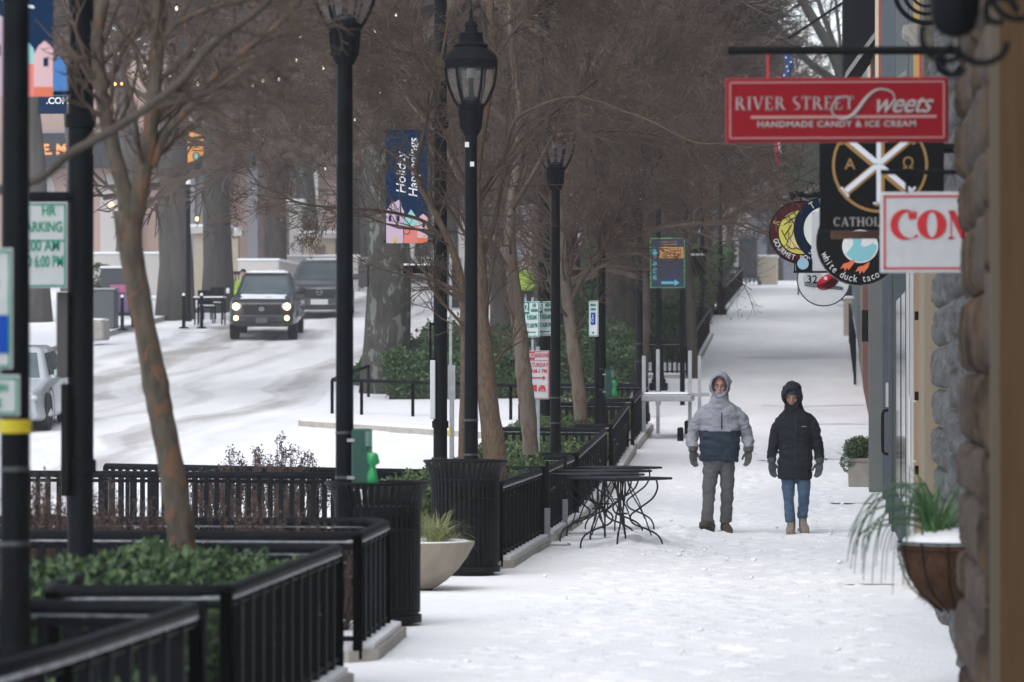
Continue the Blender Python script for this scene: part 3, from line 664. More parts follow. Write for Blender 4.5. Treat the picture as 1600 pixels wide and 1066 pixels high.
# big dark tree above the red shop sign
custom_tree('bare_tree', 'dark thick limbed tree forking right above the red shop sign', 118,
 [([(1318,470),(1320,300),(1321,200),(1320,130)], [34,30,28,26], None, 0, 0),
  ([(1320,140),(1292,118),(1262,95),(1230,57),(1190,10),(1160,-50)], [16,14,12,11,10,8], [0,-.5,-1,-1.5,-2,-2.5], 16, 2.6),
  ([(1320,135),(1305,92),(1278,42),(1254,0),(1235,-60)], [20,17,15,14,11], None, 16, 2.6),
  ([(1314,110),(1298,55),(1283,15),(1268,-40)], [11,9,8,6], [0,.5,1,1.5], 10, 2.2),
  ([(1320,130),(1312,60),(1306,0),(1306,-50)], [9,6,5,4], [0,.3,.6,1], 8, 2),
  ([(1322,130),(1334,70),(1352,0)], [16,12,9], [0,.3,.6], 8, 2),
  ([(1262,95),(1225,83),(1195,88),(1160,95)], [5,4,3,2], [0,1,1.5,2], 12, 1.6),
  ([(1308,200),(1285,172),(1262,150),(1235,140)], [7,6,5,3], [0,.5,1,1.2], 8, 1.6)],
 BARKD, (5,4,3), 31, twm=BARKD)
# string light bulbs hung in the trees
BULB = mat('lit_bulb', (.75,.72,.50), .3, emit=.35); BULBW = mat('warm_bulb', (1.0,.62,.25), .3, emit=1.6)
bproto = None
for px,py,Y in [(184,81,30),(265,116,30),(309,130,31),(228,100,30),(208,117,31),(395,132,33),(436,123,35),(470,57,36),(586,48,38),(619,22,38),(505,105,37),(411,125,34),(303,75,34),(276,12,31),(508,263,45),(594,144,40),(633,124,40),(555,186,42),(463,93,40),(1000,311,62)]:
    t = thing('string_light_bulb', 'small pale festoon bulb hanging among the bare twigs', 'light bulb', P(px,py,Y), 0, 'small pale festoon bulbs hanging in the bare twigs')
    MB().lathe([(.003,-.026),(.012,-.018),(.013,-.008),(.008,.006),(.006,.012)], n=10).build('globe', BULB, t, smooth=True)
    MB().lathe([(.0075,.012),(.0075,.028),(.002,.032)], n=8).build('socket', BLACK, t)
for px,py,Y,r in [(179,131,60,.03),(190,131,60,.025),(174,320,95,.07),(308,342,110,.06)]:
    t = thing('string_light_bulb', 'small warm orange bulb glowing across the street at left', 'light bulb', P(px,py,Y), 0, 'small orange bulbs glowing across the street')
    MB().lathe([(.1*r,-1.2*r),(.8*r,-.8*r),(r,0),(.5*r,.8*r),(.3*r,r)], n=10).build('globe', BULBW, t, smooth=True); MB().lathe([(.3*r,r),(.3*r,1.8*r)], n=8).build('socket', BLACK, t)
# ------------------------------------------------------------------ shop fronts along the right side
def seg(Y0, Y1, x0, low, up, label, zs=3.4, name='shopfront', upx=0, H=9.5, cat='building'):
    t = thing(name, label, cat, (x0, Y0, G(Y0)))
    b = MB(); b.box((x0+3, (Y0+Y1)/2, G(Y0)+zs/2-.4), (6, Y1-Y0-.004, zs+.8)); b.build('wall', low, t, loc=(-x0,-Y0,-G(Y0)))
    b = MB(); b.box((x0+3-upx, (Y0+Y1)/2, G(Y0)+(zs+H)/2+.002), (6, Y1-Y0-.004, H-zs)); b.build('upper_wall', up, t, loc=(-x0,-Y0,-G(Y0)))
    return t
def add(t, mb, name, m, smooth=False):
    o = mb.build(name, m, t, smooth=smooth); o.location = -Vector(t.location); return o
BROWN = mat('brown_stucco', (.088,.054,.028), .95, spec=0, col2=(.070,.043,.023), scale=2, bump=.15, bscale=60)
TANTRIM = mat('tan_trim', (.09,.07,.05), .7)
STONEB = mat('brown_stone', (.100,.070,.048), .95, spec=.03, col2=(.035,.027,.020), scale=3.5, bump=.9, bscale=14, contrast=.12)
STONEP = mat('pink_stone', (.105,.085,.070), .95, spec=.05, col2=(.06,.05,.044), scale=4, bump=.9, bscale=14)
STONEG = mat('grey_stone', (.075,.076,.076), .95, spec=.05, col2=(.16,.162,.16), scale=9, bump=1.0, bscale=22, contrast=.15)
MORTAR = mat('mortar', (.07,.065,.06), .95)
def stones(Y0, Y1, x, z0, z1, hs, ls, bulge, mats_, seed, t, group_name='stone_cladding', facing=False):
    r = random.Random(seed); bs = [MB() for _ in mats_]; z = z0; row = 0; nr = np.random.default_rng(seed)
    while z < z1:
        h = hs*r.uniform(.8,1.25); y = Y0 - (ls*.5 if row % 2 and not facing else 0)
        while y < Y1:
            l = ls*r.uniform(.8,1.2); a, c = max(y,Y0), min(y+l,Y1)
            if c-a > .08:
                nu, nv = 17, 12; u = np.linspace(-1,1,nu); v = np.linspace(-1,1,nv); U, Vv = np.meshgrid(u, v)
                bl = bulge*r.uniform(.65,1.25)
                dep = bl*(np.clip(1-np.abs(U)**5,0,1)*np.clip(1-np.abs(Vv)**4,0,1))**.5 + (nr.random(U.shape)-.5)*bl*.42*(np.abs(U)<.99)*(np.abs(Vv)<.99)
                pts = np.stack([x-dep, (a+c)/2+U*(c-a)/2*.985, z+h/2+Vv*h/2*.965], -1).reshape(-1,3)
                k = r.randrange(len(bs)); i = (np.arange(nu-1)[None,:]+np.arange(nv-1)[:,None]*nu).reshape(-1,1)
                bs[k].add(pts, i+np.array([0,nu,nu+1,1]))
                # near end face towards the camera
                e = pts.reshape(nv,nu,3)[:,0]; far = e.copy(); far[:,0] += .4; n_ = len(e)
                bs[k].add(np.vstack([e,far]), [[q,q+n_,q+n_+1,q+1] for q in range(n_-1)])
            y += l
        z += h; row += 1
    for b, m in zip(bs, mats_):
        if b.n: add(t, b, group_name, m, smooth=True)
# nearest brown building and the stone pier
t = seg(9, 16.35, .735, BROWN, BROWN, 'smooth brown wall filling the right edge of the picture', name='brown_building', H=8)
b = MB(); b.box((.72,16.38,3.2),(.05,.05,7.4)); add(t, b, 'corner_trim', TANTRIM)
t = thing('stone_pier', 'rough brown and pinkish stone pier at the right, beside the brown wall', 'pier', (.72,17.2,0))
b = MB(); b.box((1.4,18.55,3.5),(1.25,3.3,8.0)); add(t, b, 'core', MORTAR)
stones(16.9, 20.1, .73, -.05, 7,   .30, .8, .05, [STONEB, STONEP], 4, t)
# camera-facing end of the pier
def end_stones(Yf, xa, xb, z0, z1, hs, mats_, seed, t):
    r = random.Random(seed); nr = np.random.default_rng(seed); bs = [MB() for _ in mats_]; z = z0
    while z < z1:
        h = hs*r.uniform(.7,1.3); xm = xa + (xb-xa)*r.uniform(.35,.65)
        for a, c in ((xa,xm),(xm,xb)):
            U, V_ = np.meshgrid(np.linspace(-1,1,8), np.linspace(-1,1,9)); bl = .07*r.uniform(.6,1.3)
            dep = bl*(np.clip(1-np.abs(U)**4,0,1)*np.clip(1-np.abs(V_)**4,0,1))**.5 + (nr.random(U.shape)-.5)*.03
            pts = np.stack([(a+c)/2+U*(c-a)/2*.97, Yf-dep, z+h/2+V_*h/2*.96], -1).reshape(-1,3)
            i = (np.arange(7)[None,:]+np.arange(8)[:,None]*8).reshape(-1,1); bs[r.randrange(len(bs))].add(pts, i+np.array([0,1,9,8]))
        z += h
    for b, m in zip(bs, mats_):
        if b.n: add(t, b, 'stone_cladding', m, smooth=True)
end_stones(16.9, .69, 1.0, -.05, 7, .34, [STONEB, STONEP], 9, t)
# rusticated grey stone front
t = thing('stone_building', 'shopfront faced with rough light grey stone blocks beyond the brown pier', 'building', (.8,21,0))
b = MB(); b.box((3.93,25.1,4.2),(6,8.2,9.4)); add(t, b, 'core', MORTAR)
for Y0,Y1,xx,sd in ((21.2,23.1,.845,1),(23.5,25.6,.85,2),(26.2,28.9,.84,3)):
    stones(Y0, Y1, xx, -.12 , 7.5, .245, 3.0, .066, [STONEG, STONEG], sd, t, facing=True)
CREAMW = mat('cream_wall', (.26,.22,.165), .8, spec=.05); TANW = mat('tan_wood', (.22,.14,.06), .7, col2=(.25,.16,.07), scale=12, stretch=(1,1,.3))
YELW = mat('yellow_wall', (.42,.25,.04), .7); TEAL = mat('dark_teal_door', (.010,.026,.040), .5, spec=.15); GREYG = mat('grey_green_paint', (.075,.090,.088), .6, spec=.15, col2=(.06,.072,.07), scale=3)
CONCW = mat('grey_concrete_wall', (.13,.138,.135), .85, spec=.1, col2=(.16,.168,.165), scale=3); BRICK = mat('brick_red', (.17,.028,.018), .8, col2=(.12,.03,.02), scale=20)
BEIGE = mat('beige_wall', (.33,.28,.22), .8); BLUEG = mat('blue_grey_wall', (.16,.20,.24), .8); PALEG = mat('pale_green_grey', (.30,.35,.33), .8); DKG = mat('dark_grey_green', (.07,.085,.085), .6)
GREYB = mat('grey_blue_trim', (.09,.11,.125), .7, spec=.1); DGLASS = mat('dark_glass', (.02,.025,.03), .08); MOSS = mat('mossy_stone', (.06,.06,.04), .9, col2=(.12,.11,.08), scale=12)
STRIPE = mat('chrome_edge', (.5,.52,.54), .3)
def zig(Y0, Y1, x, z0, z1, m, name, t, w=.05, d=.05):
    b = MB(); b.box((x-d/2+.3,(Y0+Y1)/2,(z0+z1)/2),(d+.6,Y1-Y0,z1-z0)); add(t, b, name, m)
t = seg(29.3, 30.6, .745, CREAMW, MOSS, 'narrow cream rendered strip beside the grey stone front')
t = seg(30.7, 33.0, .75, TANW, YELW, 'tan timber shop entrance with small black hinges')
for z in (.35,.95,1.55,2.2): b = MB(); b.box((.735,31.3,z),(.03,.12,.07)); add(t, b, 'hinge', BLACK)
b = MB(); b.cyl((.70,32.2,.95),(.70,32.2,1.55),.012,8); b.cyl((.70,32.2,1.0),(.76,32.2,1.0),.008,6); b.cyl((.70,32.2,1.5),(.76,32.2,1.5),.008,6); add(t, b, 'door_handle', STRIPE)
t = seg(33.1, 34.9, .755, BLACK, DKG, 'black framed glass door panel with a bright metal edge')
zig(33.05, 33.09, .75, 0, 3.3, STRIPE, 'metal_edge', t, d=.03); zig(34.93, 34.98, .748, 0, 3.3, STRIPE, 'frame_edge', t, d=.02)
t = seg(35.2, 41.3, .75, TEAL, DKG, 'dark blue painted shopfront beyond the black glass door')
for z0,z1,y0,y1 in ((.5,2.5,35.8,37.6),(.5,2.5,38.2,40.4)): b = MB(); b.box((.747,(y0+y1)/2,(z0+z1)/2),(.02,y1-y0,z1-z0)); add(t, b, 'window', DGLASS)
t = seg(41.6, 52, .75, GREYG, GREYB, 'grey green shopfront with a long door pull handle')
for yy in (42.2,44.0,46.2,48.8): zig(yy, yy+.10, .75, G(yy)-.05, 3.3, GREYB if yy > 43 else GREYG, 'pilaster', t, d=.035)
b = MB(); b.tube(bez([(.745,44.2,.82),(.66,44.2,.84),(.65,44.2,.95),(.65,44.2,1.2),(.66,44.2,1.31),(.745,44.2,1.33)],12),.02,6); add(t, b, 'door_handle', BLACK)
b = MB(); b.box((.72,44.4,1.5),(.06,.1,.28)); add(t, b, 'lock_plate', STRIPE)
for y0,y1 in ((44.6,46),(46.6,48.6),(49.2,51.6)): b = MB(); b.box((.748,(y0+y1)/2,1.7),(.02,y1-y0,1.9)); add(t, b, 'window', DGLASS)
REDST = mat('red_striped_brick', (.30,.05,.03), .8)
t = seg(52.3, 66.5, .75, CONCW, REDST, 'grey concrete building with red brick upper floor')
zig(50.3, 51.0, .575, G(51)-.3, 3.6, CONCW, 'corner_pier', t, d=.01)
for k in range(5): zig(54.5+k*2.4, 54.9+k*2.4, .74, 5.2, 9.0, CREAM, 'white_pilaster', t, d=.035)
t = seg(66.8, 79, .76, BRICK, PALEG, 'dark red brick building by the metal patio railing')
b = MB(); b.box((.70,67.2,2.6),(.14,.3,.55)); add(t, b, 'wall_box', BLACK)
t = seg(79.3, 90, .77, BEIGE, PALEG, 'narrow beige building far along the right side')
t = seg(90.3, 135, .80, BLUEG, PALEG, 'blue grey building at the far end of the right side')
# things fixed to the fronts
AWN = mat('awning_dark', (.006,.008,.010), .9, spec=.1); AWNL = mat('awning_edge', (.22,.23,.23), .7)
def awning(Y0, Y1, prof, label, m, trim=None, trimp=None):
    t = thing('shop_awning', label, 'awning', (.75,Y0,G(Y0)+3)); b = MB(); b.plate(prof, Y0, Y1); add(t, b, 'canopy', m)
    if trim: b = MB(); b.plate(trimp, Y0-.02, Y0-.004); add(t, b, 'valance', trim)
    return t
def XZ(pts, Y): return [(P(a,c,Y).x, P(a,c,Y).z) for a,c in pts]
awning(55, 60, XZ([(1318,-40),(1388,5),(1380,36),(1322,118),(1318,100)],55), 'dark awning jutting out above the red shop sign', AWN, AWNL, XZ([(1318,128),(1322,112),(1378,34),(1380,42)],55))
awning(60.5, 62, XZ([(1350,62),(1375,38),(1372,70),(1344,70)],60.5), 'small dark awning tip under the larger dark awning', AWN)
awning(36, 38, XZ([(1398,124),(1430,96),(1432,104),(1412,124)],36), 'small pale awning edge above the red sign near its right end', AWNL, mat('awning_red',(.25,.03,.04),.7), XZ([(1412,122),(1431,105),(1432,108),(1418,123)],36))
t = thing('stone_corbel', 'pale scalloped stone corbel above the right end of the red sign', 'corbel', P(1430,60,30.2))
b = MB(); b.plate(XZ([(1411,40),(1422,37),(1440,38),(1475,40),(1478,72),(1440,72),(1430,68),(1422,58),(1414,54),(1411,50)],30.2), 30.2, 30.7)
for k in range(4): b.tube(W([(1418+k*13,42),(1427+k*13,55),(1440+k*11,68)],30.19), .008, 5)
add(t, b, 'carving', mat('corbel_stone',(.33,.31,.28),.8,col2=(.25,.235,.21),scale=8))
# blurred wrought-iron bracket with hanging lamp, top right
def arc(px, py, r, a0, a1, Y, n=16, r2=None):
    return [P(px+(r+((r2 or r)-r)*i/n)*math.cos(R(a0+(a1-a0)*i/n)), py-(r+((r2 or r)-r)*i/n)*math.sin(R(a0+(a1-a0)*i/n)), Y) for i in range(n+1)]
t = thing('wrought_iron_bracket', 'black scrolled iron bracket with a dark lamp shade in the top right corner', 'bracket', P(1600,40,12.6))
b = MB()
for a in (arc(1483,62,46,150,300,12.6,r2=30), arc(1545,55,55,200,340,12.6,r2=30), arc(1560,20,28,0,300,12.6,r2=14), arc(1495,100,30,100,330,12.6,r2=12), arc(1590,-10,40,180,330,12.6)): b.tube(a, .011, 7)
b.tube([P(1440,-30,12.6),P(1500,-15,12.6),P(1640,-10,12.6)], .022, 8); add(t, b, 'scrollwork', IRON, True)
c = P(1492,-2,12.6); b = MB(); b.lathe([(.005,-.13),(.04,-.12),(.065,-.10),(.08,-.05),(.083,.02),(.07,.08),(.05,.2)], n=20, c=(c.x,c.y,c.z)); add(t, b, 'lamp_shade', IRON, True)
t = thing('scroll_bracket', 'nested black iron loops of a sign bracket left of the top right lamp', 'bracket', P(1450,0,24))
b = MB()
for r_, rr in ((50,.016),(36,.012),(24,.010)): b.tube(arc(1448,-14,r_,175,285,24), rr, 7)
b.tube([P(1399,-14,24),P(1399,-80,24)], .016, 7); add(t, b, 'loops', IRON, True)
b = MB(); b.tube(bez(W([(1470,78),(1464,98),(1470,112),(1486,118),(1497,108),(1503,98)],19.9),14), .010, 7); o = thing('sign_scroll', 'small curled iron hook under the end of the red sign bar', 'hook', P(1470,78,19.9)); add(o, b, 'curl', IRON, True)

# ------------------------------------------------------------------ serif stroke letters
def serif_text(txt, h, wd, parent, m, loc, y=-.004, th=.17, tn=.07, gap=.2):
    """bold serif capitals from boxes and arcs, centred on loc (local XZ), total width wd"""
    S = {'R':1.0,'I':.5,'V':1.0,'E':.85,'S':.75,'T':.9,'C':.95,'A':1.0,'H':1.05,'O':1.05,'L':.8,' ':.45}
    tot = sum(S[c]+gap*.55 for c in txt)-gap*.55; k = wd/(tot*h); b = MB(); x = 0
    def line(p, q, w_):
        p = np.array(p,float); q = np.array(q,float); d = q-p; n_ = np.array([-d[1],d[0]])/max(np.hypot(*d),1e-6)*w_/2
        quad = [p+n_, q+n_, q-n_, p-n_]; b.plate([((x+v[0])*h*k, v[1]*h) for v in quad], 0, .003)
    def vs(X_, w_=th, z0=0, z1=1, top=True, bot=True):
        line((X_,z0),(X_,z1),w_)
        if top: line((X_-w_*.95,z1-.03),(X_+w_*.95,z1-.03),.06)
        if bot: line((X_-w_*.95,z0+.03),(X_+w_*.95,z0+.03),.06)
    def arcs(cx, cz, rx, rz, a0, a1, w0, w1):
        n_ = 12; out = []; inn = []
        for i in range(n_+1):
            a = R(a0+(a1-a0)*i/n_); u = abs(math.cos(a)); w_ = w1+(w0-w1)*u
            out.append((cx+rx*math.cos(a), cz+rz*math.sin(a))); inn.append((cx+(rx-w_)*math.cos(a), cz+(rz-w_*.6)*math.sin(a)))
        for i in range(n_): b.plate([((x+v[0])*h*k, v[1]*h) for v in (out[i],out[i+1],inn[i+1],inn[i])], 0, .003)
    for c in txt:
        if c == 'R': vs(.2); arcs(.36,.74,.36,.26,-90,90,th,tn); line((.2,.97),(.4,.97),tn); line((.2,.5),(.4,.5),tn); line((.48,.5),(.85,.04),th); line((.74,.03),(1.0,.03),.06)
        elif c == 'I': vs(.25)
        elif c == 'V': line((.12,.98),(.5,.02),th); line((.86,.98),(.5,.02),tn); line((-.02,.97),(.3,.97),.06); line((.7,.97),(1,.97),.06)
        elif c == 'E': vs(.2); [line((.2,z),(.72,z),tn) for z in (.03,.97)]; line((.2,.52),(.58,.52),tn); line((.72,.03),(.74,.28),.06); line((.7,.97),(.7,.75),.06)
        elif c == 'T': vs(.45,top=False); line((.03,.96),(.87,.96),tn); line((.05,.96),(.05,.74),.06); line((.85,.96),(.85,.74),.06)
        elif c == 'S': arcs(.37,.745,.31,.255,60,235,th*.9,tn); arcs(.37,.255,.33,.255,-125,62,th*.9,tn); line((.24,.58),(.5,.42),th)
        elif c == 'C': arcs(.5,.5,.47,.5,45,315,th,tn); line((.84,.98),(.84,.7),.06)
        elif c == 'O': arcs(.52,.5,.5,.5,0,360,th,tn)
        elif c == 'A': line((.14,.02),(.5,1),tn); line((.5,1),(.86,.02),th); line((.26,.34),(.74,.34),tn); line((0,.03),(.28,.03),.06); line((.7,.03),(1,.03),.06)
        elif c == 'H': vs(.2); vs(.85); line((.2,.52),(.85,.52),tn)
        elif c == 'L': vs(.2); line((.2,.03),(.74,.03),tn); line((.74,.03),(.76,.3),.06)
        x += S[c]+gap*.55
    o = b.build('lettering', m, parent); o.location = (loc[0]-wd/2, y, loc[1]-h/2); return o
def arc_text(txt, parent, r, a_start, step, size, m, y=-.012, top=False, c=(0,0), name='lettering', bold=0):
    for i, ch in enumerate(txt):
        if ch == ' ': continue
        a = R(a_start+step*i); rot = a-math.pi/2 if top else a+math.pi/2
        o = text_mesh(ch, size, m, parent, name, (c[0]+r*math.cos(a), y, c[1]+r*math.sin(a)), .0015, bold)
        o.matrix_local = Matrix.Translation((c[0]+r*math.cos(a), y, c[1]+r*math.sin(a))) @ Matrix.Rotation(-rot,4,'Y') @ Matrix.Rotation(R(90),4,'X') @ Matrix.Diagonal((.80,1,1,1))
def disc(parent, r, y0, y1, m, name, c=(0,0), n=40, rz=None):
    b = MB(); b.plate([(c[0]+r*math.cos(2*math.pi*i/n), c[1]+(rz or r)*math.sin(2*math.pi*i/n)) for i in range(n)], y0, y1); return b.build(name, m, parent)
def ring(parent, r0, r1, y0, y1, m, name, c=(0,0), n=40, a0=0, a1=360, ez=1):
    b = MB()
    for i in range(n):
        p, q = R(a0+(a1-a0)*i/n), R(a0+(a1-a0)*(i+1)/n)
        b.plate([(c[0]+r0*math.cos(p),c[1]+r0*ez*math.sin(p)),(c[0]+r1*math.cos(p),c[1]+r1*ez*math.sin(p)),(c[0]+r1*math.cos(q),c[1]+r1*ez*math.sin(q)),(c[0]+r0*math.cos(q),c[1]+r0*ez*math.sin(q))], y0, y1)
    return b.build(name, m, parent)
def board(name, label, px0, py0, px1, py1, Y, m, thick=.03, cat='sign', rz=0):
    c = P((px0+px1)/2, (py0+py1)/2, Y); c1 = P(px1, py1, Y); c0 = P(px0, py0, Y); w_ = (c1-c0).x; h_ = (c0-c1).z
    t = thing(name, label, cat, c, rz); MB().bbox((0,thick/2,0),(w_,thick,h_),.004).build('panel', m, t); t['w'] = w_; t['h'] = h_; return t, w_, h_
def bar(t, mb, name, m, smooth=False): o = mb.build(name, m, t, smooth=smooth); o.location = -Vector(t.location); return o
SIGNRED = mat('shop_sign_red', (.20,.0006,.007), .6, spec=.15); PINKW = mat('sign_pinkish_white', (.36,.17,.17), .5); SILV = mat('sign_silver', (.30,.27,.27), .5)
# red sign
t, w_, h_ = board('shop_sign', 'long red hanging shop sign reading River Street Sweets', 1135,124,1480,220, 19.8, SIGNRED)
px = w_/345
MB().bbox((0,.015,0),(w_+.012,.02,h_+.012),.004).build('edge', mat('sign_edge_red',(.22,.01,.015),.5), t)
b = MB(); e = 5.5*px
for sx, sz, cx, cz in ((w_-e*2,2.2*px,0,h_/2-e),(w_-e*2,2.2*px,0,-h_/2+e),(2.2*px,h_-e*2,-w_/2+e,0),(2.2*px,h_-e*2,w_/2-e,0)): b.box((cx,-.002,cz),(sx,.004,sz))
b.build('border', PINKW, t)
def lp_(x, y): return ((x-1307.5)*px, -(y-172)*px)
serif_text('RIVER STREET', 21*px, 186*px, t, SILV, lp_(1241,161))
b = MB(); b.box((*lp_(1318,183)[:1],-.003,lp_(0,183)[1]),(290*px,.004,4.5*px)); b.build('rule', PINKW, t)
text_mesh('HANDMADE CANDY & ICE CREAM', 13*px, SILV, t, loc=(lp_(1307,0)[0],-.004,lp_(0,194.5)[1]), bold=.0012, sx=1.12, spacing=1.12)
# script word: S swash drawn as a tube, the rest as slanted letters
b = MB(); pts = [(1398,158),(1395,146),(1380,140),(1366,143),(1352,156),(1342,170),(1330,182),(1315,186),(1303,180),(1300,168),(1308,155),(1322,151),(1330,158)]
q = bez([(lp_(x,y)[0],-.006,lp_(x,y)[1]) for x,y in pts], 48); rr = np.interp(np.linspace(0,12,49), range(13), np.array([1.2,1.5,1.6,2,3.2,3.6,3.4,2,1.5,1.4,1.3,1.3,1.0]))*px
b.tube(q, rr, 6, sq=.4); b.build('swash', SILV, t, smooth=True)
text_mesh('weets', 44*px, SILV, t, loc=(lp_(1408,0)[0],-.005,lp_(0,163)[1]), bold=.0012, shear=.45, sx=.92, spacing=.92)
b = MB(); b.cyl(P(1138,79,19.8),P(1510,79,19.8),.022,10); bar(t, b, 'hanging_bar', BLACK)
for hx in (1200,1438):
    b = MB(); b.cyl(P(hx,82,19.8),P(hx,124,19.8),.006,6); bar(t, b, 'hanger', RED)
# black sign with ring emblem
t, w_, h_ = board('shop_sign', 'square black hanging sign with gold ring, white cross emblem and the word Catholic', 1280,180,1475,358, 23.2, BLACK)
px = w_/195; c0 = ((1375-1377.5)*px, -(258-269)*px)
ring(t, 71*px, 75*px, -.008, 0, GOLD, 'gold_ring', c0)
WH = mat('emblem_white', (.62,.66,.72), .4)
def stroke(parent, x0, z0, x1, z1, w0, m, y=-.010, name='emblem_bar', serif=0):
    b = MB(); d = np.array([x1-x0, z1-z0]); L_ = np.hypot(*d); d /= L_; n_ = np.array([-d[1], d[0]])*w0/2; p = np.array([x0,z0]); q = np.array([x1,z1])
    b.plate([tuple(p+n_),tuple(q+n_),tuple(q-n_),tuple(p-n_)], y, y+.004)
    if serif:
        for e_ in (p, q): b.plate([tuple(e_+n_*serif+d*w0*.2),tuple(e_-n_*serif+d*w0*.2),tuple(e_-n_*serif-d*w0*.2),tuple(e_+n_*serif-d*w0*.2)], y, y+.004)
    return b.build(name, m, parent)
for (x0,y0,x1,y1) in ((1322,214,1424,300),(1424,214,1320,300)):
    A_ = ((x0-1377.5)*px, -(y0-269)*px); B_ = ((x1-1377.5)*px, -(y1-269)*px)
    stroke(t, A_[0]-2*px, A_[1]-3*px, B_[0]-2*px, B_[1]-3*px, 13*px, GOLD, -.0075, 'emblem_shadow', 1.7); stroke(t, *A_, *B_, 8*px, WH, -.012, serif=2.4)
stroke(t, (1376-1377.5)*px, -(195-269)*px, (1376-1377.5)*px, -(320-269)*px, 12*px, GOLD, -.0085, 'emblem_shadow', 1.6)
stroke(t, (1373-1377.5)*px, -(195-269)*px, (1373-1377.5)*px, -(318-269)*px, 7*px, WH, -.0135, serif=2.5)
ring(t, 10*px, 17*px, -.0135, -.009, WH, 'emblem_loop', ((1384-1377.5)*px, -(206-269)*px), 20, -100, 110)
text_mesh('A', 25*px, GOLD, t, loc=((1328-1377.5)*px,-.006,-(257-269)*px)); text_mesh('\u03a9', 25*px, GOLD, t, loc=((1419-1377.5)*px,-.006,-(256-269)*px))
serif_text('CATHOLIC', 14*px, 92*px, t, SILV, ((1348-1377.5)*px, -(347-269)*px), y=-.006, th=.2, tn=.09)
b = MB(); b.cyl(P(1475,232,23.2),P(1500,232,23.2),.03,8); bar(t, b, 'wall_arm', BLACK)
t, w_, h_ = board('wooden_bar', 'short brown wooden bar below the black square sign', 1298,361,1400,373, 23.6, mat('wood_brown',(.07,.028,.014),.6,col2=(.11,.05,.028),scale=20,stretch=(.3,1,3)), cat='bar')
# white CON sign
t, w_, h_ = board('shop_sign', 'white square sign with red border and red letters starting CON', 1375,300,1512,426, 20.7, WHITE)
px = w_/137; b = MB()
for sx, sz, cx, cz in ((w_-12*px,3*px,0,h_/2-7*px),(w_-12*px,3*px,0,-h_/2+7*px),(3*px,h_-12*px,-w_/2+7*px,0),(3*px,h_-12*px,w_/2-7*px,0)): b.box((cx,-.002,cz),(sx,.004,sz))
b.build('border', RED, t)
def lc(x, y): return ((x-1443.5)*px, -(y-363)*px)
b = MB(); n_ = 30; out = [(lc(1414,0)[0]+23*px*math.cos(R(a)), lc(0,351)[1]+24*px*math.sin(R(a))) for a in np.linspace(38,322,n_)]
inn = [(lc(1424,0)[0]+21*px*math.cos(R(a)), lc(0,351)[1]+21.5*px*math.sin(R(a))) for a in np.linspace(66,300,n_)]
for i in range(n_-1): b.plate([out[i],out[i+1],inn[i+1],inn[i]], -.004, 0)
b.plate([lc(1418,330),lc(1432,334),lc(1432,342),lc(1420,343)], -.004, 0); b.build('letter_c', RED, t)
b = MB(); n_ = 40
for i in range(n_):
    p, q = 2*math.pi*i/n_, 2*math.pi*(i+1)/n_; cc = lc(1456,351)
    b.plate([(cc[0]+23*px*math.cos(p),cc[1]+23*px*math.sin(p)),(cc[0]+23*px*math.cos(q),cc[1]+23*px*math.sin(q)),(cc[0]+8*px*math.cos(q),cc[1]+20*px*math.sin(q)),(cc[0]+8*px*math.cos(p),cc[1]+20*px*math.sin(p))], -.004, 0)
b.build('letter_o', RED, t)
b = MB(); b.plate([lc(1481,329),lc(1492,329),lc(1512,372),lc(1512,374),lc(1502,374)], -.004, 0); b.plate([lc(1485,331),lc(1487,331),lc(1487,374),lc(1485,374)], -.004, 0); b.plate([lc(1481,371),lc(1491,371),lc(1491,374),lc(1481,374)], -.004, 0); b.build('letter_n', RED, t)
b = MB(); b.cyl(P(1376,269,20.7),P(1512,269,20.7),.013,8); bar(t, b, 'hanging_bar', BLACK)
b = MB(); b.cyl(P(1417,269,20.7),P(1417,300,20.7),.009,8); bar(t, b, 'hanger', BLACK)
# round duck sign
t = thing('shop_sign', 'round black sign with a bird and orange webbed feet reading white duck taco', 'sign', P(1343,379,32)); u = 1/187.5
disc(t, 68*u, 0, .03, BLACK, 'panel'); ring(t, 66.5*u, 68*u, -.006, 0, mat('sign_rim',(.10,.10,.11),.4), 'rim')
disc(t, 28*u, -.006, -.0005, WHITE, 'bird_body', (1*u,-6*u), rz=26*u)
DUCKB = mat('duck_teal', (.16,.42,.48), .5); b = MB(); b.plate([(x*u,z*u) for x,z in [(-11,18),(2,18),(3,2),(1,-5),(8,-7),(16,-4),(20,-1),(27,-5),(25,-14),(16,-26),(2,-30),(-12,-27),(-21,-18),(-14,-9),(-10,-4)]], -.010, -.0065); b.build('bird_belly', DUCKB, t)
OR = mat('duck_orange', (.55,.12,.04), .5)
for cx, cz in ((-21,-35),(2,-40)):
    b = MB(); b.plate([((cx+x)*u,(cz+z)*u) for x,z in [(10,8),(14,10),(12,2),(4,-8),(2,-4),(-2,-10),(-3,-4),(-9,-6),(-4,2),(4,4)]], -.009, -.0005); b.build('webbed_foot', OR, t)
arc_text('white duck taco', t, 57*u, 200, 7.0, 16*u, WHITE)
b = MB(); b.cyl(P(1343,300,32.02),P(1440,300,32.02),.016,8); b.cyl(P(1343,300,32.02),P(1343,312,32.02),.01,6); bar(t, b, 'hanging_bar', BLACK)
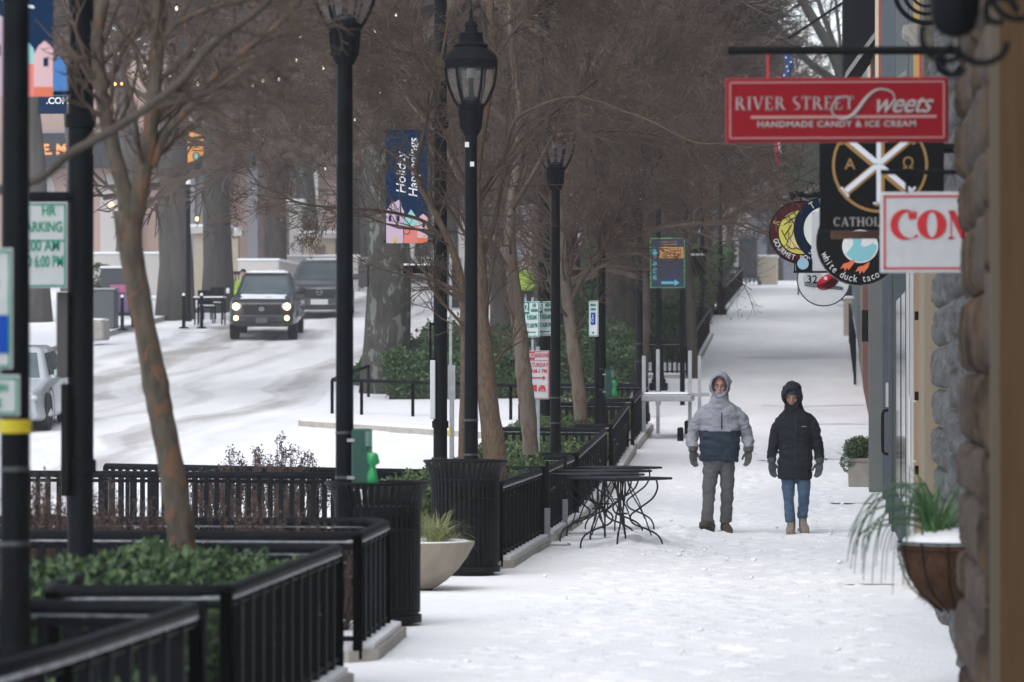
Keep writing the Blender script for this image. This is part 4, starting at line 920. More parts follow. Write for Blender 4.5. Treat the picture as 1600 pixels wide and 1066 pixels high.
# pale board behind it
t, w_, h_ = board('shop_sign', 'plain pale board with a dark lower edge behind the round duck sign', 1268,331,1345,424, 35.5, mat('pale_board',(.45,.46,.50),.5)); u = w_/77
b = MB(); b.box((-14*u,.0,-h_/2-1*u),(106*u,.04,3*u)); b.box((-53*u-14*u+2*u,0,-h_/2+11*u),(2*u,.04,22*u)); b.box((-50*u,.01,-h_/2+10*u),(26*u,.02,19*u)); b.build('lower_frame', BLACK, t)
disc(t, 9*u, -.012, -.002, mat('pale_blue',(.25,.42,.55),.5), 'blue_spot', (-52*u,-h_/2+12*u)); b = MB(); b.box((-24*u,-.012,-18*u),(14*u,.004,1.2*u)); b.box((-16*u,-.012,-24*u),(1.2*u,.004,14*u)); b.build('thin_lines', GALV, t)
# navy ring sign
NAVY = mat('navy', (.0012,.009,.032), .6, spec=.08); PGR = mat('sign_pale_green', (.50,.62,.42), .5)
t = thing('shop_sign', 'round sign with a navy ring around a pale centre', 'sign', P(1291,358,38)); u = 1/158
disc(t, 51*u, 0, .03, NAVY, 'panel'); disc(t, 35*u, -.006, -.0005, mat('sign_cream_white',(.62,.70,.62),.5), 'centre'); 
arc_text('TE', t, 42.5*u, 121, -20, 15*u, PGR, top=True, bold=.001); arc_text('S', t, 42.5*u, 236, 10, 14*u, WHITE)
b = MB(); b.plate([(x*u,z*u) for x,z in [(-20,26),(-2,26),(-18,20)]], -.010, -.0065); b.build('green_flash', mat('lime',(.20,.42,.05),.5), t)
b = MB(); b.cyl(P(1291,300,38),P(1420,300,38),.016,8); b.cyl(P(1291,300,38),P(1291,308,38),.01,6); bar(t, b, 'hanging_bar', BLACK)
# gourmet sign
MAROON = mat('maroon', (.055,.006,.008), .6, spec=.1); YEL = mat('sign_yellow', (.52,.48,.07), .5); YEL2 = mat('popcorn_yellow', (.62,.52,.20), .5)
t = thing('shop_sign', 'oval maroon and yellow sign with the words Gourmet Popcorn along its rim', 'sign', P(1251,363,42)); u = 1/143
disc(t, 49.5*u, 0, .03, BLACK, 'rim'); disc(t, 47*u, -.005, -.0005, MAROON, 'panel'); disc(t, 34*u, -.009, -.0055, YEL, 'centre')
b = MB(); pts = [(-14,-6),(-20,-12),(-22,-20),(-14,-26),(-6,-24),(0,-28),(8,-25),(12,-18),(6,-8),(2,4),(-4,10),(-10,6)]; b.plate([(x*u,z*u) for x,z in pts], -.012, -.0095); b.build('popcorn_shape', YEL2, t)
b = MB(); b.tube([(x*u,-.012,z*u) for x,z in pts], .006, 5, closed=True)
for a_, c_ in (((-26,12),(2,30)),((-28,20),(-6,34)),((-20,26),(-4,6)),((-10,30),(2,14)),((-24,-4),(-14,12)),((-30,4),(-22,-12))): b.tube([(a_[0]*u,-.013,a_[1]*u),(c_[0]*u,-.013,c_[1]*u)], .006, 5)
b.build('outlines', mat('outline_brown',(.04,.02,.015),.6), t)
arc_text('GOURMET POPCORN', t, 41*u, 199, 9.1, 11.5*u, WHITE, bold=.001)
arc_text('R', t, 40*u, 158, -14, 14*u, mat('sign_gold_text',(.55,.40,.14),.5), top=True)
b = MB(); b.cyl(P(1251,306,42),P(1410,306,42),.018,8); b.cyl(P(1251,306,42),P(1251,314,42),.01,6); bar(t, b, 'hanging_bar', BLACK)
t = thing('iron_bird', 'dark cast iron finial with spread ends on the bracket over the round signs', 'finial', P(1248,304,41)); b = MB()
b.tube(bez(W([(1233,301),(1240,306),(1252,303),(1262,307),(1280,303),(1300,304)],41),14), [.012,.02,.035,.03,.025,.03,.03,.02,.03,.02,.03,.02,.03,.02,.015], 6); b.tube(W([(1236,312),(1246,304),(1244,298)],41), .014, 5); bar(t, b, 'casting', IRON, True)
t = thing('iron_hoop', 'thin iron hoop above the dark finial near the black sign', 'hoop', P(1269,294,40)); b = MB(); b.tube(arc(1269,294,8,0,350,40), .004, 5); b.tube(W([(1266,284),(1270,292),(1272,302)],40), .004, 5); bar(t, b, 'wire', IRON)
awning(88, 91, XZ([(1221,332),(1284,278),(1288,284),(1240,332),(1221,338)],88), 'pale snow dusted awning edge sloping behind the yellow and navy signs', mat('awning_pale',(.30,.30,.32),.8))
# 32 sign
t = thing('shop_sign', 'round white sign numbered 32 with a glossy red shape', 'sign', P(1287,437,45)); u = 1/133.3
disc(t, 42*u, 0, .03, mat('dark_rim',(.05,.055,.06),.5), 'rim'); disc(t, 40*u, -.006, -.0005, WHITE, 'panel'); disc(t, 15*u, -.009, -.0065, mat('grey_spot',(.40,.41,.43),.5), 'number_spot', (-17*u, 1*u))
text_mesh('32', 17*u, BLACK, t, loc=(-18*u,-.012,0), bold=.001)
b = MB(); b.lathe([(.01,-.010),(.75,-.008),(.98,0),(1,.006)], n=24); o = b.build('red_shape', mat('gloss_red',(.55,.008,.02),.15,coat=.6), t, smooth=True); o.matrix_local = Matrix.Translation((7*u,-.008,-3*u)) @ Matrix.Rotation(R(-28),4,'Y') @ Matrix.Diagonal((19*u,1,11*u,1)) @ Matrix.Rotation(R(90),4,'X')
disc(t, 2.6*u, -.022, -.018, WHITE, 'highlight', (3*u,2*u)); b = MB()
for k in range(3): b.tube([(-30*u,-.012,(-4-k*2.5)*u),(30*u,-.012,(-12-k*2)*u)], .004, 4)
b.build('fork_lines', BLACK, t)
b = MB(); b.cyl(P(1287,390,45),P(1390,390,45),.018,8); b.cyl(P(1287,390,45),P(1287,396,45),.01,6); bar(t, b, 'hanging_bar', BLACK)
# flag
FB = mat('flag_blue',(.02,.05,.16),.8); FR = mat('flag_red',(.38,.02,.04),.8); FW = mat('flag_white',(.55,.55,.58),.8)
t = thing('flag', 'furled striped flag with a blue starred field hanging behind the red sign', 'flag', P(1229,80,70)); b = MB(); b.cyl(P(1232,60,70),P(1385,-40,70),.025,8); bar(t, b, 'flagpole', IRON)
for (x0,x1,y0,y1,m_,nm) in ((1224,1237,84,128,FB,'blue_field'),(1218,1224,120,255,FR,'red_stripe'),(1224,1229,126,240,FW,'white_stripe'),(1229,1235,122,225,FR,'red_stripe')):
    b = MB(); rows = []
    for k in range(9):
        yy = y0+(y1-y0)*k/8; sh = 3*math.sin(k*.9+x0) - (k*.8 if yy > 200 else 0)
        c0_ = P(x0+sh,yy,70); c1_ = P(x1+sh,yy,70); rows.append([(c0_.x,70-.03,c0_.z),(c1_.x,70-.01,c1_.z),(c1_.x,70.05,c1_.z),(c0_.x,70.04,c0_.z)])
    b.loft(rows); bar(t, b, nm, m_, True)
for k,(a_,c_) in enumerate([(1228,90),(1233,97),(1227,104),(1232,111),(1228,118)]):
    b = MB(); q = P(a_+3*math.sin(k*1.1),c_,69.93); b.box(q,(.03,.01,.03),ry=.7); bar(t, b, 'star', WHITE)

# ------------------------------------------------------------------ distant buildings (all behind the trees)
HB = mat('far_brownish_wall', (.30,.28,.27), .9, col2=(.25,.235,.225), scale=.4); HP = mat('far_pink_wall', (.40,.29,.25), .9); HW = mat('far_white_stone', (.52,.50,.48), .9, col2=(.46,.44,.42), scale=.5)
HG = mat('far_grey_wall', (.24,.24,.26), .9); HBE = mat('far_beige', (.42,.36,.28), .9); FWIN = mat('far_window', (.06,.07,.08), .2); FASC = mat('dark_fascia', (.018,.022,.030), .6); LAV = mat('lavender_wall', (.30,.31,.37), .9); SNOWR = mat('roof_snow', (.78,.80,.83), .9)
def block(label, px0, px1, Y, ytop, depth, m, win=None, wcol=FWIN, ww=1.2, wh=1.9, dx=2.6, dz=3.6, z0=3.5, name='building', arch=False, roof=False):
    x0, x1 = X(px0,Y), X(px1,Y); H = P((px0+px1)/2, ytop, Y).z - G(Y); t = thing(name, label, 'building', ((x0+x1)/2, Y, G(Y)))
    w_ = x1-x0; MB().box((0,depth/2,H/2-1),(w_,depth,H+2)).build('wall', m, t)
    if roof: MB().box((0,depth/2,H+.12),(w_+.4,depth+.4,.22)).build('roof_edge', roof, t)
    if win:
        n_ = int((w_-.8)//dx); k = 0
        for r_ in range(win):
            for i in range(n_):
                cx = (i-(n_-1)/2)*dx; cz = z0+r_*dz
                if cz+wh/2 > H-.4 or k >= 95: continue
                k += 1; b = MB()
                if arch: b.plate([(cx-ww/2,cz-wh/2),(cx+ww/2,cz-wh/2)]+[(cx+ww/2*math.cos(a_),cz+wh/2+ww/2*math.sin(a_)) for a_ in np.linspace(0,math.pi,9)], -.06, .02)
                else: b.box((cx,-.02,cz),(ww,.08,wh))
                f_ = b.build('window', wcol, t)
    return t
FS = dict(win=6)
block('broad brownish office block hidden in the mist behind the left trees', -420, 330, 262, 70, 20, HB, 6, dx=5, ww=2.2, wh=2.0, z0=8)
block('tall brownish block in the mist behind the middle trees', 335, 800, 272, 110, 20, HB, 6, dx=5, ww=2.2, wh=2.0, z0=8)
block('grey block in the mist behind the trees left of the dark kiosk', 805, 1120, 280, 70, 20, HG, 6, dx=5, ww=2.2, wh=2.0, z0=8)
block('dim brownish block in the mist directly above the pavement end', 1124, 1176, 290, 60, 20, HB, 5, dx=5, ww=2, wh=2.0, z0=8)
# corner building with dark fascia
t = block('corner building with a black fascia lettered E. McBee across the snowy street', -160, 405, 165, 90, 14, HP, 2, wcol=HW, ww=1.6, wh=3.0, dx=3.6, dz=6, z0=2.6, arch=True)
s_ = FPX/165; lx = lambda px_: P(px_,235,165).x - t.location.x; lz = lambda py_: P(200,py_,165).z - t.location.z
MB().box(((lx(20)+lx(400))/2,-.5,(lz(210)+lz(263))/2),(lx(400)-lx(20),.9,lz(210)-lz(263))).build('fascia', FASC, t)
MB().box(((lx(20)+lx(400))/2,-.5,lz(208)),(lx(400)-lx(20)+.3,1.0,.10)).build('fascia_cap', HG, t)
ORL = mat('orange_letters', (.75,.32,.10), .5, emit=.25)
text_mesh('E. McBee', .62, ORL, t, loc=(lx(113),-1.0,lz(236)), bold=.02, thick=.03, sx=.96)
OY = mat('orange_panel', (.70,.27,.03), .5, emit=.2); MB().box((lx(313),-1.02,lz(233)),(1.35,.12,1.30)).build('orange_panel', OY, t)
disc(t, .17, -1.11, -1.085, mat('logo_green',(.01,.16,.10),.5), 'round_logo', (lx(313),lz(247)), 20, rz=.2); disc(t, .07, -1.125, -1.112, WHITE, 'logo_figure', (lx(313),lz(247)), 12, rz=.13)
for px_ in (60,210,262,300,350,398): MB().box((lx(px_),-.35,lz(264)/2-.5),(.45,.5,lz(264)+1)).build('column', HG if px_ > 250 else HW, t)
# civic building, middle distance
t = block('pale pinkish building with white columns behind the two vehicles', 420, 560, 200, 150, 12, HP, 2, wcol=HW, ww=1.0, wh=2.6, dx=2.4, dz=5, z0=2.5, arch=True)
for k in range(5): MB().box((-8.5+k*1.6+7,-.6,3.0),(.45,.45,6.2)).build('column', HW, t)
MB().box((0,-.5,6.6),(18.3,1.2,.9)).build('entablature', HW, t)
def hut(label, px0, px1, ytop, ybase, Y, m, door=True):
    x0, x1 = X(px0,Y), X(px1,Y); g = P(px0,ybase,Y).z; H = P(px0,ytop,Y).z-g; t = thing('gate_pillar', label, 'pillar', ((x0+x1)/2,Y,g)); w_ = x1-x0
    MB().box((0,w_/2,H/2-.5),(w_,w_,H+1)).build('shaft', m, t); MB().box((0,w_/2,H+.08),(w_+.3,w_+.3,.2)).build('cap', HW, t); MB().box((0,w_/2,H+.24),(w_+.26,w_+.26,.10)).build('snow_cap', SNOWR, t)
    if door: MB().box((0,-.02,H*.42),(w_*.34,.08,H*.75)).build('door', mat('far_door',(.16,.10,.09),.7), t)
hut('beige stone hut with a dark door right above the second vehicle', 474, 524, 372, 430, 150, HBE)
hut('beige stone pillar with snowy cap between the two far left trunks', 303, 350, 364, 455, 128, HBE, False)
hut('beige pillar fragment just left of the hi vis figure', 356, 372, 368, 440, 140, HBE, False)
hut('tall pale stone pier left of the whitish hut', 452, 470, 322, 430, 158, HW, False)
def low_wall(label, px0, px1, ytop, ybase, Y, m, name='low_wall', cap=True, d=.6, cat='wall'):
    x0, x1 = X(px0,Y), X(px1,Y); g = P(px0,ybase,Y).z; H = P(px0,ytop,Y).z-g; t = thing(name, label, cat, ((x0+x1)/2,Y,g))
    MB().bbox((0,d/2,H/2-.3),(x1-x0,d,H+.6),.03).build('body', m, t)
    if cap: MB().bbox((0,d/2,H+.045),(x1-x0+.06,d+.06,.09),.03).build('snow_cap', SNOWR, t)
    return t
low_wall('snow covered white platform behind the pickup truck roof', 372, 436, 408, 432, 135, HW, cap=True, d=6)
low_wall('pale wall behind the second vehicle', 425, 560, 402, 450, 142, HW)
low_wall('long pale wall far across the snow behind the lichen covered trunk', 540, 720, 405, 415, 178, HW)
low_wall('beige stone planter wall at the far left behind the pink poster', 140, 250, 398, 432, 124, HW)
low_wall('beige concrete block right of the dark kiosk', 1184, 1215, 402, 441, 150, HBE, d=1.5)
low_wall('beige stone post beside the round 32 sign', 1318, 1333, 468, 506, 100, HBE, d=.35)
t = block('lavender grey building closing the far end of the pavement', 1176, 1345, 232, 288, 10, LAV, 1, wcol=mat('blue_window',(.25,.42,.55),.3), ww=1.2, wh=1.0, dx=3.2, z0=4.0, roof=SNOWR)
# kiosk
x0, x1 = X(1154,149), X(1183,149); t = thing('kiosk', 'dark rectangular kiosk with ornate top and feet at the far end of the pavement', 'kiosk', ((x0+x1)/2,149,G(149))); KD = mat('kiosk_dark',(.035,.045,.055),.5)
MB().bbox((0,.2,1.1),(x1-x0,.4,1.5),.02).build('panel', KD, t); MB().bbox((0,.2,.32),(.95,.5,.06),.01).build('bottom_frame', KD, t); MB().bbox((0,.2,1.92),(.95,.5,.05),.01).build('top_frame', KD, t); MB().bbox((0,.2,2.15),(.95,.5,.05),.01).build('top_rail', KD, t)
for k in range(6):
    for z in (.18,2.03): MB().lathe([(.01,-.10),(.06,0),(.01,.10)], c=(-.40+k*.16,0,z), n=8).build('ornament', KD, t)
MB().lathe([(.25,2.18),(.22,2.32),(.1,2.42),(.01,2.45)], c=(-.2,.2,0), n=16).build('globe', HW, t)
for sx in (-.45,.45): MB().box((sx,.2,.09),(.14,.5,.18)).build('foot', KD, t)
# ------------------------------------------------------------------ banners
BNAVY = mat('banner_navy', (.005,.020,.055), .8, spec=.05, col2=(.008,.026,.066), scale=6); LILAC = mat('banner_lilac', (.48,.36,.46), .7); SALM = mat('banner_salmon', (.60,.17,.14), .7); BOR = mat('banner_orange', (.55,.13,.06), .7); BTEAL = mat('banner_teal', (.25,.50,.48), .7); BPINK = mat('banner_pink', (.55,.36,.38), .7); BW = mat('banner_white', (.66,.67,.70), .7); BYEL = mat('banner_yellow', (.5,.40,.12), .7)
def banner(px_right, py_bot, Y, label):
    q = P(px_right, py_bot, Y); wd, ht = .448, 1.21; u = wd/66
    t = thing('street_banner', label, 'banner', (q.x-wd/2, Y, q.z))
    def Z(py): return (380-py)*u
    def XX(px): return (px-634)*u
    def poly(pts, m, name, y=-.004, y1=0): b = MB(); b.plate([(XX(a),Z(c)) for a,c in pts], y, y1); return b.build(name, m, t)
    rows = []; b = MB()
    b.plate([(-wd/2,.0),(wd/2,.0),(wd/2,ht),(-wd/2,ht)], .0, .004); b.build('cloth', BNAVY, t)
    h = poly([(602,380),(602,330),(607,322),(611,314),(616,316),(621,312),(625,314),(626,322),(630,330),(630,380)], LILAC, 'lilac_house')
    for wx in (606,619): b = MB(); b.plate([(XX(wx),Z(346)),(XX(wx+4),Z(346)),(XX(wx+4),Z(337)),(XX(wx),Z(337))], -.0065, -.0045); b.build('window', BNAVY, t)
    poly([(612,380),(612,372),(616,369),(619,372),(619,380)], BYEL, 'yellow_door', -.0065, -.0045)
    poly([(629,353),(629,346),(632,340),(636,334),(641,327),(646,334),(651,341),(651,353)], BTEAL, 'teal_roof')
    poly([(629,380),(629,353),(651,353),(651,380)], SALM, 'salmon_house'); ring(t, 4.6*u, 5.4*u, -.008, -.0045, BNAVY, 'round_badge', (XX(634),Z(361)), 20)
    poly([(651,372),(651,345),(655,338),(660,334),(667,340),(667,372)], BPINK, 'pink_house'); poly([(651,380),(651,372),(667,372),(667,380)], BOR, 'orange_wall')
    b = MB(); b.plate([(XX(659),Z(355)),(XX(663),Z(355)),(XX(663),Z(348)),(XX(659),Z(348))], -.0065, -.0045); b.build('window', BNAVY, t)
    rot = Matrix.Rotation(R(-90),4,'Y') @ Matrix.Rotation(R(90),4,'X')
    for txt, x_, z_, s_ in (('Holiday',626,270,21),('Happenings',645,262,20)):
        o = text_mesh(txt, s_*u, BW, t, bold=.0012, shear=.2); o.matrix_local = Matrix.Translation((XX(x_),-.004,Z(z_))) @ rot
    for z in (.02, ht-.02): MB().cyl((-wd/2-.02,.01,z),(wd/2+.10,.01,z),.012,8).build('banner_arm', IRON, t)
    return t
banner(668, 380, 40.6, 'navy Holiday Happenings banner hanging in front of the lichen covered trunk')
banner(83, 151, 21.2, 'banner at top left whose lower houses show between the two dark poles')
t = thing('street_banner', 'distant blue banner with a .com strip seen between the two left poles', 'banner', P(82,120,58)); s_ = 103
def pz(px,py,Y=58,t_=None): q = P(px,py,Y); return (q.x-t.location.x, q.z-t.location.z)
b = MB(); b.plate([pz(60,178),pz(104,178),pz(104,150),pz(60,150)], 0, .01); b.build('lower_strip', BNAVY, t)
b = MB(); b.plate([pz(83,150),pz(104,150),pz(104,105),pz(98,96),pz(92,86),pz(83,100)], 0, .01); b.build('blue_tower', mat('banner_blue',(.02,.13,.36),.7), t)
text_mesh('.COM', .14, BW, t, loc=(pz(90,158)[0],-.01,pz(90,158)[1]), bold=.004)
# ------------------------------------------------------------------ hardware on the thick poles
POLEBOX = mat('box_brown_black', (.03,.028,.028), .5)
def plate_thing(name, label, cat, px0, py0, px1, py1, Y, m, depth=.05, part='body', bev=.006):
    c = P((px0+px1)/2,(py0+py1)/2,Y); a = P(px0,py0,Y); e = P(px1,py1,Y); t = thing(name, label, cat, c)
    MB().bbox((0,depth/2,0),(e.x-a.x,depth,a.z-e.z),bev).build(part, m, t); return t
t = plate_thing('arm_bracket', 'black horizontal arm reaching left from the banner pole', 'bracket', 629,415,680,427, 40.8, IRON, .08, 'arm'); b = MB(); q = P(654,415,40.8); b.box((0,.04,q.z-t.location.z+.012),(.33,.07,.02)); b.build('snow_cap', SNOWCAP, t)
plate_thing('control_box', 'dark box clamped to the left side of the lichen covered trunk', 'box', 560,414,574,448, 74.5, POLEBOX, .3); 
plate_thing('arm_bracket', 'black horizontal arm between the two left poles above the parking sign', 'bracket', 46,300,106,315, 21.3, IRON, .05, 'arm')
t = plate_thing('control_box', 'narrow brownish box fixed to the left side of the thick left pole', 'box', 88,456,106,590, 21.3, POLEBOX, .10)
plate_thing('side_sign', 'black sign panel seen edge on, low on the thick left pole', 'sign', 95,600,106,776, 21.25, BLACK, .35, 'panel')
t = plate_thing('side_sign', 'white sign panel seen almost edge on beside the banner pole', 'sign', 672,563,680,655, 40.7, WHITE, .30, 'panel'); b = MB(); q = P(674,498,40.7); b.cyl((-.03,.05,.3),(-.03,.05,.72),.012,6); b.cyl((-.03,.05,.7),(.08,.05,.7),.012,6); b.cyl((-.03,.05,.33),(.08,.05,.33),.012,6); b.build('bracket', IRON, t)
t = thing('sign_post', 'grey square metal post right of the banner pole with a yellow sticker', 'post', (X(706,39.5),39.5,0)); s_ = FPX/39.5
b = MB(); b.box((0,0,.72),(.045,.045,1.7)); b.box((0,0,1.65),(.075,.06,.36)); b.build('lower_sleeve', GALV, t); b = MB(); b.box((-.012,0,2.3),(.03,.03,1.4)); b.build('upper_post', GALV, t); MB().box((-.018,-.034,1.15),(.02,.004,.10)).build('yellow_sticker', YBAND, t)
# ------------------------------------------------------------------ parking signs
def psign(label, pxc, py0, py1, Y, wd, m_border, lines, rz=0, post=None, extra=None, name='parking_sign', band=None):
    c = P(pxc,(py0+py1)/2,Y); h = P(pxc,py0,Y).z-P(pxc,py1,Y).z; t = thing(name, label, 'sign', c, rz)
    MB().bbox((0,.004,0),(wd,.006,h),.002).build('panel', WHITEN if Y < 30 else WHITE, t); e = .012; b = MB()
    for sx,sz,cx,cz in ((wd-.02,.008,0,h/2-e),(wd-.02,.008,0,-h/2+e),(.008,h-.02,-wd/2+e,0),(.008,h-.02,wd/2-e,0)): b.box((cx,-.002,cz),(sx,.003,sz))
    b.build('border', m_border, t)
    for txt, x_, z_, sz, m_, sx in lines: text_mesh(txt, sz, m_, t, loc=(x_,-.003,z_), bold=.0012, thick=.001, sx=sx)
    if post:
        y1 = P(pxc,post,Y).z; b = MB(); b.box((0,.03,(h/2+.05+(G(Y)-c.z))/2),(.045,.04,h/2+.05-(G(Y)-c.z))); b.build('post', GALV, t)
    return t
def arrow(t, z, w_, m_, both=False, x=0, y=-.003, s=1):
    b = MB(); b.plate([(x-w_/2+.02,z-.006*s),(x+w_/2-.02,z-.006*s),(x+w_/2-.02,z+.006*s),(x-w_/2+.02,z+.006*s)], y-.002, y)
    b.plate([(x-w_/2,z),(x-w_/2+.035,z-.022*s),(x-w_/2+.035,z+.022*s)], y-.003, y-.0005)
    if both: b.plate([(x+w_/2,z),(x+w_/2-.035,z+.022*s),(x+w_/2-.035,z-.022*s)], y-.003, y-.0005)
    b.build('arrow', m_, t)
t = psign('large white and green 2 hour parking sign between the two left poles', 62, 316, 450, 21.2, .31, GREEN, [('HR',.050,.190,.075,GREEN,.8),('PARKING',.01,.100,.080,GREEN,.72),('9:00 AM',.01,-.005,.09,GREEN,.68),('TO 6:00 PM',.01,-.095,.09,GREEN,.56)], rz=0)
text_mesh('2', .12, GREEN, t, loc=(-.09,-.003,.17), bold=.004); MB().box((0,-.003,.025),(.29,.003,.006)).build('rule', GREEN, t)
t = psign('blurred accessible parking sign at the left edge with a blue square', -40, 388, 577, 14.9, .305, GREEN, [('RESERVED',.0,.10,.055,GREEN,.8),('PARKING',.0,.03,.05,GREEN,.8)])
MB().box((.075,-.003,-.10),(.12,.003,.15)).build('blue_square', BLUE, t); text_mesh('\u267f', .1, WHITE, t, loc=(.075,-.006,-.10)) if False else None
b = MB(); b.lathe([(.03,-.002),(.03,.002)], n=14); b = MB(); [b.box((.01,-.003,z_),(.13,.003,.03)) for z_ in (.0,)]; b.build('green_bar', GREEN, t)
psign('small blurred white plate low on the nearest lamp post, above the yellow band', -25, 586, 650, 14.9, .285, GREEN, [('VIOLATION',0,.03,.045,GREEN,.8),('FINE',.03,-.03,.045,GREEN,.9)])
t = psign('two hour parking sign, turned sideways, above the red no parking sign', 831, 471, 527, 47.0, .30, GREEN, [('HR',.05,.165,.07,GREEN,.8),('PARKING',.055,.105,.055,GREEN,.62),('9:00AM',0,.02,.09,GREEN,.7),('TO 6:00 PM',0,-.08,.08,GREEN,.58)], rz=R(-48), post=600)
MB().box((-.095,-.0045,.14),(.09,.003,.15)).build('number_box', GREEN, t); text_mesh('2', .15, WHITE, t, loc=(-.095,-.0065,.14), bold=.003); arrow(t, -.16, .20, GREEN)
t = psign('fifteen minute parking sign half hidden by the third lamp post', 852, 471, 525, 47.1, .30, GREEN, [('MIN',.05,.165,.07,GREEN,.8),('PARKING',.055,.105,.055,GREEN,.62),('9:00AM',0,.02,.09,GREEN,.7),('TO 6:00 PM',0,-.08,.08,GREEN,.58)], rz=R(-44))
MB().box((-.095,-.0045,.14),(.09,.003,.15)).build('number_box', GREEN, t); text_mesh('15', .13, WHITE, t, loc=(-.095,-.0065,.14), bold=.002, sx=.7); arrow(t, -.16, .20, GREEN)
SRED = mat('sign_text_red', (.50,.03,.05), .5)
t = psign('white no parking sign with red lettering, Saturday 5 AM to 1 PM', 840, 548, 624, 46.6, .285, SRED, [('PARKING',.045,.235,.075,SRED,.66),('SATURDAY',0,.12,.075,SRED,.68),('5 AM-1 PM',0,.045,.072,SRED,.7)], rz=R(-4), post=670)
MB().box((-.085,-.0045,.235),(.095,.003,.10)).build('no_box', SRED, t); text_mesh('NO', .075, WHITE, t, loc=(-.085,-.0065,.235), bold=.002, sx=.8); arrow(t, -.035, .20, SRED, True, s=1.3); MB().box((0,-.0028,.175),(.265,.002,.006)).build('rule', SRED, t)
b = MB(); b.plate([(-.10,-.20),(-.10,-.155),(-.07,-.15),(-.05,-.12),(-.01,-.12),(-.01,-.20)], -.005, -.002); b.plate([(.01,-.20),(.01,-.16),(.04,-.125),(.08,-.125),(.10,-.16),(.10,-.20)], -.005, -.002); b.build('tow_symbol', SRED, t); ring(t, .016, .022, -.007, -.005, WHITE, 'wheel_mark', (-.06,-.20), 12); ring(t, .016, .022, -.007, -.005, WHITE, 'wheel_mark', (.06,-.20), 12)
t = psign('narrow accessible parking sign with a small blue square, turned nearly edge on', 927, 470, 526, 54.0, .30, GREEN, [('RESERVED',0,.19,.05,GREEN,.8),('PARKING',0,.13,.05,GREEN,.8),('VAN',0,-.2,.04,GREEN,.8)], rz=R(-60))
MB().box((0,-.0045,0),(.14,.003,.17)).build('blue_square', BLUE, t); ring(t, .025, .036, -.008, -.006, WHITE, 'wheel_symbol', (-.005,-.02), 14); MB().box((.0,-.0075,.03),(.016,.002,.06)).build('figure_symbol', WHITE, t)
b = MB(); q = P(925,526,54); b.box((.03,.04,(G(54)-t.location.z)/2),(.05,.05,-(G(54)-t.location.z)+.4)); b.build('post', IRON, t)
# ------------------------------------------------------------------ map sign
MG = mat('map_green', (.10,.42,.12), .5); MN = mat('map_navy', (.012,.028,.075), .45); MO = mat('map_orange', (.62,.30,.06), .5); MC = mat('map_cyan', (.10,.42,.52), .5)
t, w_, h_ = board('map_sign', 'navy map sign with green frame, orange panel and arrow pointing right', 1016,372,1070,450, 72, MG, .06); px = w_/54
def lm(x, y): return ((x-1043)*px, -(y-411)*px)
MB().box((0,-.008,0),(w_-3*px,.012,h_-3*px)).build('navy_face', MN, t); MB().box((*lm(1049,0)[:1],-.018,lm(0,395)[1]),(38*px,.008,18*px)).build('orange_panel', MO, t)
for k in range(4): MB().box((lm(1049,0)[0],-.024,lm(0,389+k*4)[1]),(30*px,.004,.9*px)).build('text_line', MN, t)
for k in range(2): MB().box((lm(1046,0)[0],-.018,lm(0,378+k*4)[1]),(24*px,.006,.9*px)).build('text_line', MO, t)
o = text_mesh('more to enjoy', 10.5*px, MC, t, bold=.006); o.matrix_local = Matrix.Translation((lm(1022.5,0)[0],-.018,lm(0,411)[1])) @ Matrix.Rotation(R(-90),4,'Y') @ Matrix.Rotation(R(90),4,'X'); o.scale = (.85,1,1)
b = MB(); b.plate([lm(1033,440),lm(1054,440),lm(1054,437),lm(1062,442),lm(1054,447),lm(1054,444),lm(1033,444)], -.022, -.014); b.build('arrow', MC, t)
b = MB(); z0 = G(72)-t.location.z; b.box((lm(1028,0)[0],.06,(z0+h_/2)/2),(.09,.06,h_/2-z0)); b.build('post', IRON, t); b = MB(); b.box((lm(1066,0)[0],.06,(z0+h_/2)/2),(.09,.06,h_/2-z0)); b.build('post', IRON, t)
t = plate_thing('signal_box', 'dark traffic signal box with a cross arm right of the map sign', 'box', 1078,400,1102,429, 84, BLACK, .3); q = P(1090,392,84); MB().bbox((0,.1,q.z-t.location.z),(.42,.15,.09),.02).build('cross_arm', IRON, t); MB().box((.08,.15,.3),(.07,.07,.3)).build('stem', IRON, t)
MB().bbox((0,.15,.235),(.30,.3,.04),.01).build('snow_cap', SNOWCAP, t)
